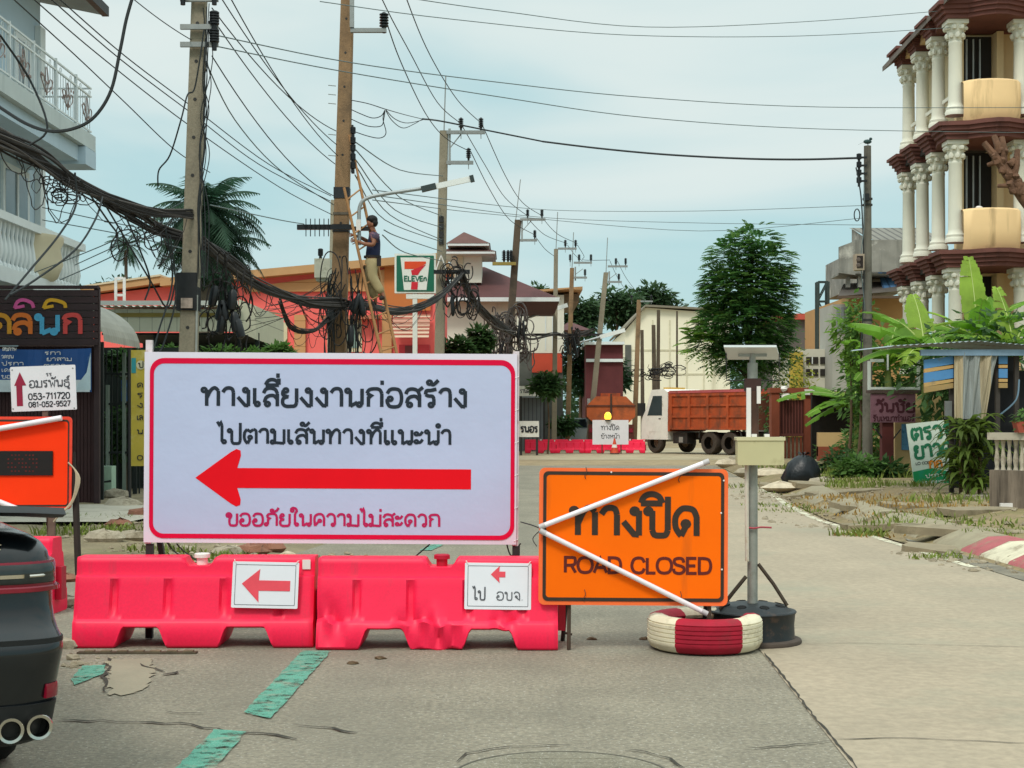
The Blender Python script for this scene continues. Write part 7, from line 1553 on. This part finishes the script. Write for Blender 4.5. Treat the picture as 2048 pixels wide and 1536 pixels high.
p=A_+d*.4-nrm*.3; o=MB().box(-.08,.08,-.03,.03,-.06,.10).build('standpipe', M_white, None, loc=(p.x,p.y,.2)); tag(o,'short white pipe stub at the foot of the stained wall','pipe')
o=T('stone_bench','dark concrete trough with a pale stone edge under the long leaved plant','trough',P(1945,1040,23)); b=o.location
MB(b).box(P(1925,0,23).x,P(1984,0,23).x,22.6,23.2,0,P(0,998,23).z).build('body', mat('trough_dark','#4a4038',.95,.2,2,bump=.4), o); MB(b).box(P(1916,0,23).x,P(1982,0,23).x,22.55,22.75,P(0,998,23).z+.004,P(0,988,23).z).build('lip', mat('lip_pale','#8d8476',.95,.15,3), o)

# ------------------------------------------------------------------ trees and plants
L_ban2 = leaf_mat('leaf_banana_pale','#86a33c',.3)
def banana(label, base, leavesp, seed, stem_h, r=.11):
    t=T('banana_plant',label,'plant',base,0,'banana plants by the stall'); q=random.Random(seed)
    MB().tube([(0,0,-.05),(.03,0,stem_h*.5),(.0,0,stem_h)],[r*1.2,r,r*.6],10).build('stem', mat('banana_stem','#7d8a4a',.8,.2,3), t, smooth=60)
    extra=[(q.uniform(0,2*PI),q.uniform(1.1,1.6),q.uniform(10,65),q.uniform(.2,.28),q.uniform(45,80)) for _ in range(5)]
    for a,L_,el,w,bend in list(leavesp)+extra:
        vs=[]; fs=[]; n=20; dirv=Vector((math.cos(a),math.sin(a),0)); side=Vector((-math.sin(a),math.cos(a),0)); p=Vector((0,0,stem_h-q.uniform(.05,.35))); th=R(el); w*=.92; sp_=[]
        for i in range(n+1):
            sp_.append((p.copy(),th)); p=p+(dirv*math.cos(th)+Vector((0,0,math.sin(th))))*(L_/n); th-=R(bend/n)
        mrib=MB().tube([v[0] for v in sp_],[.022*(1-.04*i) for i in range(n+1)],5)
        for s in (-1,1):
            dr=q.uniform(0,.5)
            for i in range(n):
                if q.random()<.22: dr=q.uniform(-.1,.75)          # torn blade: each strip hangs at its own slope
                f=i/n; ww=w*max(.05,math.sin(PI*min(1,f*.90+.08)))**.55; (p0,t0),(p1,t1)=sp_[i],sp_[i+1]; fw=dirv*math.cos(t0)+Vector((0,0,math.sin(t0))); up_=(side*s).cross(fw)*s
                e=(side*s+fw*.28-up_*dr*(1 if up_.z>0 else -1)).normalized()*ww*q.uniform(.93,1.05); k=len(vs); m0=(p0+e*.5+up_*.035*(1 if up_.z>0 else -1)); m1=(p1+e*.5+up_*.035*(1 if up_.z>0 else -1)); vs+=[p0,m0,p0+e,p1,m1,p1+e]; fs+=[(k,k+1,k+4,k+3),(k+1,k+2,k+5,k+4)]
        mb=MB(); mb.add(vs,fs); lf=mb.build('leaf', q.choice((L_ban,L_ban,L_ban2)), t, smooth=40); mrib.build('midrib', mat('midrib','#a7b56a',.6,.1,3), lf)
    return t
def bpos(px,Y): return ((px-1024)*Y/F,Y,.1)
banana('tall banana plant with an upright bright leaf before the columned house',bpos(1955,33),[(R(95),2.0,84,.34,18),(R(10),1.7,55,.3,50),(R(185),1.9,42,.36,60),(R(215),1.6,28,.34,50),(R(-30),1.8,45,.34,60),(R(150),1.7,50,.32,70),(R(60),1.5,60,.3,40),(R(260),1.3,20,.34,60)],1,3.3)
banana('banana plant with broad drooping leaves left of the tall one',bpos(1850,31.5),[(R(175),1.5,30,.38,70),(R(90),1.7,75,.34,40),(R(20),1.6,35,.34,60),(R(235),1.3,20,.34,70),(R(-60),1.4,45,.3,70),(R(140),1.7,60,.34,60),(R(190),1.9,50,.38,55)],2,3.0)
banana('banana plant with arching leaves over the tin stall roof',bpos(2030,32),[(R(160),1.8,45,.3,60),(R(200),1.5,30,.3,50),(R(100),1.8,78,.3,30),(R(250),1.4,40,.3,60),(R(20),1.6,50,.34,60),(R(180),1.6,60,.34,70)],3,3.0)
banana('banana plant with low wide leaves between gate and dark pole',bpos(1712,40),[(R(180),2.2,28,.34,55),(R(200),1.6,10,.26,45),(R(170),1.5,-5,.22,40),(R(20),1.6,50,.3,60),(R(90),2.0,80,.3,20),(R(250),1.6,30,.3,60),(R(300),1.5,35,.3,60)],4,1.9,.08)
banana('banana plant with leaves right behind the dark pole',bpos(1775,36),[(R(150),1.7,60,.3,40),(R(20),1.8,30,.36,50),(R(60),1.6,65,.3,40),(R(200),1.4,50,.3,60),(R(-40),1.5,40,.34,60)],5,2.9)
# long leaved dracaena on the verge
base=P(1940,1000,24); base.z=.15; t=T('dracaena_plant','bushy plant with long drooping striped leaves in front of the green poster','plant',tuple(base)); q=random.Random(6); vs=[]; fs=[]
for i in range(230):
    h=q.uniform(.15,1.2); a=q.uniform(0,2*PI); c=Vector((q.uniform(-.2,.2),q.uniform(-.2,.2),h)); d=Vector((math.cos(a),math.sin(a),0)); s=Vector((-math.sin(a),math.cos(a),0)); th=R(q.uniform(25,75)); L_=q.uniform(.4,.72); w=.032+q.random()*.02; p=c; k=len(vs); n=6
    for j in range(n+1):
        ww=w*math.sin(PI*min(1,j/n*.9+.1)); vs+=[p-s*ww,p+Vector((0,0,-.012)),p+s*ww]; p=p+(d*math.cos(th)+Vector((0,0,math.sin(th))))*(L_/n); th-=R(q.uniform(16,26))
    fs+=[(k+j*3+e,k+j*3+e+1,k+j*3+e+4,k+j*3+e+3) for j in range(n) for e in (0,1)]
MB().add(vs,fs).build('leaves', leaf_mat('leaf_dracaena','#5a6d2c',.55), t, smooth=60)
for k in range(4): MB().tube([(-.15+k*.1,0,-.1),(-.15+k*.11,.02*k,1.0)],.03,6).build('stem', mat('bark',''), t)
# papaya-like sapling before the pole, shrubs on the verge
def gb(px,Y): return ((px-1024)*Y/F,Y,.05)
x,y,_=gb(1690,37); tree('sapling','slim leaning sapling with sparse leaves by the cream wall',(x,y,.05),[(x+.1,y,3.7,.45,.4,.6),(x+.2,y,3.0,.3,.3,.3)],420,.24,L_lite,11,trunk=(2.8,.05))
x,y,_=gb(1712,36); tree('sapling','thin sapling close to the left of the dark pole',(x,y,.05),[(x+.1,y,3.9,.4,.35,.6),(x+.15,y,2.2,.28,.25,.4)],420,.22,L_mid,12,trunk=(3.2,.05))
for i,(px,Y_,z,r,lb,m) in enumerate(((1775,32,.3,.4,'low dark weed clump at the foot of the maroon post',L_dark),(1690,35,.4,.5,'low weed clump at the foot of the dark pole',L_dark),(1720,32,.35,.5,'grassy weed clump right of the dark pole',L_mid),(1662,48,.45,.4,'shrub behind the rubbish bag by the gate',L_mid),(1725,45.2,.7,.7,'leafy shrub under the low banana leaves',L_mid),(1590,54,2.2,.8,'yellow leaved bush beside the yellow house panel',L_yel),(1560,54,3.6,.8,'small leafy tree top beside the round tree',L_dark))):
    x=(px-1024)*Y_/F; tree('shrub',lb,(x,Y_,.05),[(x,Y_,z,r,r*.8,z*.9),(x-r*.5,Y_,z*.8,r*.6,r*.5,z*.7),(x+r*.5,Y_,z*.75,r*.6,r*.5,z*.7)],1100,.2,m,60+i,cat='shrub',trunk=(z*.6,.03))
for i,(px,Y_,z,r,lb,m) in enumerate(((1775,37.5,2.7,1.1,'dense green bush behind the empty light box frame',L_mid),(1890,35,2.6,.9,'green bush behind the blue stall boards',L_mid),(1980,31,2.8,1.6,'dark bush under the banana leaves behind the stall',L_dark))):
    x=(px-1024)*Y_/F; tree('bush',lb,(x,Y_,.05),[(x,Y_,z,r,r*.7,1.0),(x-r*.6,Y_,z*.85,r*.6,r*.5,.9),(x+r*.6,Y_,z*.8,r*.6,r*.5,.9),(x,Y_,z*.5,r*.9,r*.5,1.1)],2000,.24,m,80+i,cat='bush',trunk=(z*.6,.05))
# the round tree with feathery drooping foliage
Yt=46; kx=Yt/F; bx_=(1500-1024)*kx
def tb(px,py,rx_,rz_,ry_=None): return ((px-1024)*kx,Yt,EYE-(py-HY)*kx,rx_*kx,(ry_ or rx_)*kx,rz_*kx)
tblobs=[tb(1505,492,46,34),(tb(1470,520,52,42)),tb(1532,530,50,44),tb(1490,575,82,50,70),tb(1535,600,50,54),tb(1445,600,42,44),tb(1450,570,40,30),tb(1492,640,84,52,75),tb(1440,650,46,30),tb(1545,655,38,46),tb(1500,700,72,40,66),tb(1425,680,36,24),tb(1455,715,44,26),tb(1535,715,42,32),tb(1495,742,42,24)]
def spray_crown(blobs,n,seed,L0):
    q=random.Random(seed); vs=[]; fs=[]; tot=sum(b[3]*b[5] for b in blobs)
    for bl in blobs:
        for _ in range(int(n*bl[3]*bl[5]/tot)):
            u=q.uniform(-1,1); a=q.uniform(0,2*PI); s=math.sqrt(1-u*u); r=q.random()**.3
            p=Vector((bl[0]+bl[3]*r*s*math.cos(a),bl[1]+bl[4]*r*s*math.sin(a),bl[2]+bl[5]*r*u)); d=Vector((s*math.cos(a)+q.uniform(-.4,.4),s*math.sin(a)+q.uniform(-.4,.4),.35*u+q.uniform(-.1,.45))).normalized(); L_=L0*q.uniform(.6,1.25); side=d.cross(Vector((0,0,1))); side=side.normalized() if side.length>.01 else Vector((1,0,0)); n_=7
            for j in range(n_):
                f=(j+1)/n_; c=p+d*L_*f-Vector((0,0,.45*L_*f*f)); ll=L_*.36*math.sin(PI*min(1,f*.8+.18))
                for sg_ in (-1,1):
                    k=len(vs); e=(side*sg_+d*.5-Vector((0,0,.35))).normalized(); w=d*ll*.24; vs.extend([c,c+e*ll*.5+w,c+e*ll,c+e*ll*.5-w]); fs.append((k,k+1,k+2,k+3))
    return vs,fs
t=T('round_tree','dense dark green tree with drooping feathery leaves behind the solar light','tree',(bx_,Yt,0)); b=t.location
MB(b).tube(spline([(bx_,Yt,-.1),(bx_+.08,Yt,1.6),(bx_-.05,Yt,3.0),(bx_,Yt,5.5)],5),[.24-.012*i for i in range(16)],9).build('trunk', mat('bark_dark','#3f3028',.95,.25,4,bump=.5), t, smooth=60)
mb=MB(b)
for bl in tblobs: mb.tube(spline([(bx_,Yt,2.4+.2*(bl[2]-2.4)),((bx_+bl[0])/2,Yt,(bl[2]+2.8)/2),bl[:3]],4),.05,6)
mb.build('limbs', mat('bark_dark',''), t)
vs,fs=spray_crown(tblobs,3600,3,.42); MB(b).add(vs,fs).build('crown', leaf_mat('leaf_tree','#436b36',.45), t)
# outer sprays over the crown, then low sprays on the left in a lighter, yellower leaf
vs,fs=spray_crown([(b_[0],b_[1]-.25,b_[2]+.12,b_[3]*1.05,b_[4],b_[5]*1.05) for b_ in tblobs],1500,14,.36); MB(b).add(vs,fs).build('outer_sprays', L_mid, t)
vs,fs=spray_crown([tb(1410,690,30,26),tb(1400,665,18,14),tb(1425,640,26,18)],150,4,.6); MB(b).add(vs,fs).build('low_sprays', L_lite, t)
# palms
def palm(label, base, top, nf, Lf, seed, droop=1.0, r=.14, m=None):
    b=Vector(base); t=T('palm_tree',label,'palm tree',base); tp=Vector(top); q=random.Random(seed)
    MB(b).tube([b-Vector((0,0,.1)),b.lerp(tp,.5),tp],[r*1.15,r,r*.9],9).build('trunk', mat('palm_bark','#5f564a',.95,.2,5,bump=.4), t, smooth=60); mb=MB(b); vs=[]; fs=[]
    for i in range(nf):
        a=2.4*i+q.uniform(-.3,.3); th=R(75-130*(i/nf)**.85*droop+q.uniform(-8,8)); d=Vector((math.cos(a),math.sin(a),0)); p=tp.copy(); L_=Lf*q.uniform(.8,1.1); n=22; s=Vector((-math.sin(a),math.cos(a),0))
        for j in range(n):
            f=j/n; step=d*math.cos(th)+Vector((0,0,math.sin(th))); pn=p+step*L_/n; ll=L_*.30*math.sin(PI*min(1,f*.85+.14))
            for sg_ in (-1,1):
                k=len(vs); e=(s*sg_*.8+step*.55+Vector((0,0,-.45+q.uniform(-.15,.1)))).normalized(); vs+=[p,pn,p+e*ll+step*.03]; fs.append((k,k+1,k+2))
            k=len(vs); vs+=[p-s*.02,p+s*.02,pn+s*.016,pn-s*.016]; fs.append((k,k+1,k+2,k+3)); p=pn; th-=R((3.0+q.uniform(-.5,.8))*(1.2 if th>-1.1 else .2))
    mb.add(vs,fs); mb.build('fronds', m or leaf_mat('leaf_palm','#2f4a38',.4), t); return t
c=P(408,420,42); palm('dark bushy palm behind the nearest pole, its fronds hanging',(c.x,42,0),(c.x,42,c.z-.1),90,2.1,3,1.3,.2)
c=P(395,520,42.6); palm('second shorter dark palm below the first, thick with hanging fronds',(c.x+.5,42.6,0),(c.x+.5,42.6,c.z+.3),70,1.9,9,1.3,.2)
c=P(252,490,66); palm('small slender palm far behind the white shed roof',(c.x,66,0),(c.x,66,c.z),22,1.25,5,1.0,.08)
# far trees and bushes
def crown_tree(label,px,py,rpx,Y,n,size,m,seed,grp='trees beyond the roofs',hz_=1.0,trunk=True,name='tree',k=7):
    q=random.Random(seed); kx=Y/F; x=(px-1024)*kx; z=EYE-(py-HY)*kx; r=rpx*kx; bl=[(x,Y,z,r*.62,r*.55,r*.55*hz_)]
    for i in range(k): a=2*PI*i/k+q.uniform(-.3,.3); bl.append((x+r*.62*math.cos(a),Y+r*.4*q.uniform(-1,1),z+r*.5*hz_*math.sin(a)*q.uniform(.6,1),r*q.uniform(.3,.48),r*.4,r*q.uniform(.26,.4)*hz_))
    return tree(name,label,(x,Y,0),bl,n,size,m,seed,grp,trunk=(max(.3,z-r*.2),max(.05,r*.07)) if trunk else None)
crown_tree('broad tree rising behind the cream gabled building',1300,612,74,140,2600,.75,leaf_mat('leaf_far1','#3c5234'),21,hz_=.8)
crown_tree('tree left of the cream gable with a ragged top',1235,612,50,135,1800,.7,leaf_mat('leaf_far2','#40583a'),22)
crown_tree('dark tree standing between the white shop and the far poles',1160,635,46,100,1800,.55,leaf_mat('leaf_far1',''),23,hz_=1.3)
crown_tree('dark tall bush behind the tangle of far cables',1165,740,52,95,1600,.5,L_deep,24,hz_=1.5)
crown_tree('low dark tree beside the pale leaning pole',1215,750,50,100,1600,.5,L_deep,25,hz_=1.1)
crown_tree('green bush by the orange red shop front',1095,770,32,66.3,1000,.34,L_dark,26,name='bush')
crown_tree('pointed green tree in front of the white house wall',962,680,24,56,900,.34,L_dark,27,hz_=1.5)
crown_tree('low rounded tree at the foot of the two arm pole',915,700,34,55,900,.34,L_dark,28)
crown_tree('distant tree peeking over the white shop roof',1075,590,26,120,700,.5,leaf_mat('leaf_far2',''),29)
crown_tree('bush by the roadside behind the second far barrier',1128,850,26,74,700,.3,L_dark,30,name='bush',trunk=False)
for i,(px,py,r,lb) in enumerate(((330,718,52,'green bush under the beige shed fascia'),(440,716,46,'green bush right of the nearest pole foot'),(510,716,38,'leafy bush before the coral wall'),(560,704,28,'small leafy bush at the tip of the hedge'),(250,720,40,'dark bush inside the yard gate'),(240,870,60,'dark climbing greenery behind the gate bars'))):
    crown_tree(lb,px,py,r,28.8 if px<300 else 31.5,1300,.16,L_mid if 300<px else L_dark,40+i,'bushes behind the big sign',hz_=.7 if py<800 else 1.4,name='bush',trunk=py<800)
# dead pruned trunk at the right edge
t=T('pruned_tree','bare pruned tree trunk with lopped stubs reaching in from the right edge','tree',((2180-1024)*36/F,36,0)); b=t.location; mb=MB(b)
pp=[Vector((b.x,36,-.1)),P(2150,700,36),P(2110,480,36),P(2050,395,36),P(2015,345,36),P(1990,300,36)]
s_=spline(pp,6); mb.tube(s_,[.30-.0066*i for i in range(len(s_))],9); q=random.Random(4)
for a_,c_,r_ in (((2015,350),(1968,285),.10),((2005,330),(2003,275),.10),((2025,360),(2035,300),.09),((2000,320),(1975,330),.07),((2040,385),(2075,330),.09),((1998,310),(1988,272),.09),((2030,370),(1995,372),.06)): mb.tube([P(*a_,36),P((a_[0]+c_[0])/2+3,(a_[1]+c_[1])/2,35.9),P(*c_,36)],[r_*1.2,r_,r_*.75],7)
for i in range(26): f=q.random(); p=s_[int(f*10)+len(s_)-12]; mb.blob(p+Vector((q.uniform(-.2,.2),-.12,q.uniform(-.15,.15))),(.09,.08,.10),7,.3,i)
mb.build('trunk', mat('bark_stub','#6b4e3c',.95,.35,5,bump=.8), t, smooth=50)
# wooded hill on the left horizon: a mass nobody could count
q=random.Random(9); bl=[]
for i in range(26):
    px=-60+i*18+q.uniform(-6,6); Y=240+q.uniform(-20,20); top=560-18*math.exp(-((px-265)/70)**2)+10*math.exp(-((px-100)/60)**2)+q.uniform(-4,4); kx=Y/F; z=EYE-(top+14-HY)*kx; bl.append(((px-1024)*kx,Y,z-2.5,2.6,2.0,2.6)); bl.append(((px-1024)*kx+.8,Y-1,z-6.5,3.0,2.0,4.2)); bl.append(((px-1024)*kx+.8,Y-1,z-13,3.0,2.0,5.2))
mb=leaves(bl,15000,1.1,77,.6); o=mb.build('far_woods', leaf_mat('leaf_hill','#2f4630',.35), None); o['kind']='stuff'
struct(MB().add([(-120,252,-.02),(-40,252,-.02),(-40,252,15),(-62,252,23),(-85,252,20),(-120,252,17),(-120,300,-.02),(-40,300,-.02)],[(0,1,2,3,4,5)]).build('hill', L_deep))
q=random.Random(10); bl=[]
for i in range(40):
    px=560+i*36+q.uniform(-10,10); Y=170+q.uniform(-15,15); kx=Y/F; bl.append(((px-1024)*kx,Y,q.uniform(3,5.5),3.2,2,3.5))
mb=leaves(bl,12000,1.0,78,.6); o=mb.build('far_treeline', leaf_mat('leaf_far2',''), None); o['kind']='stuff'
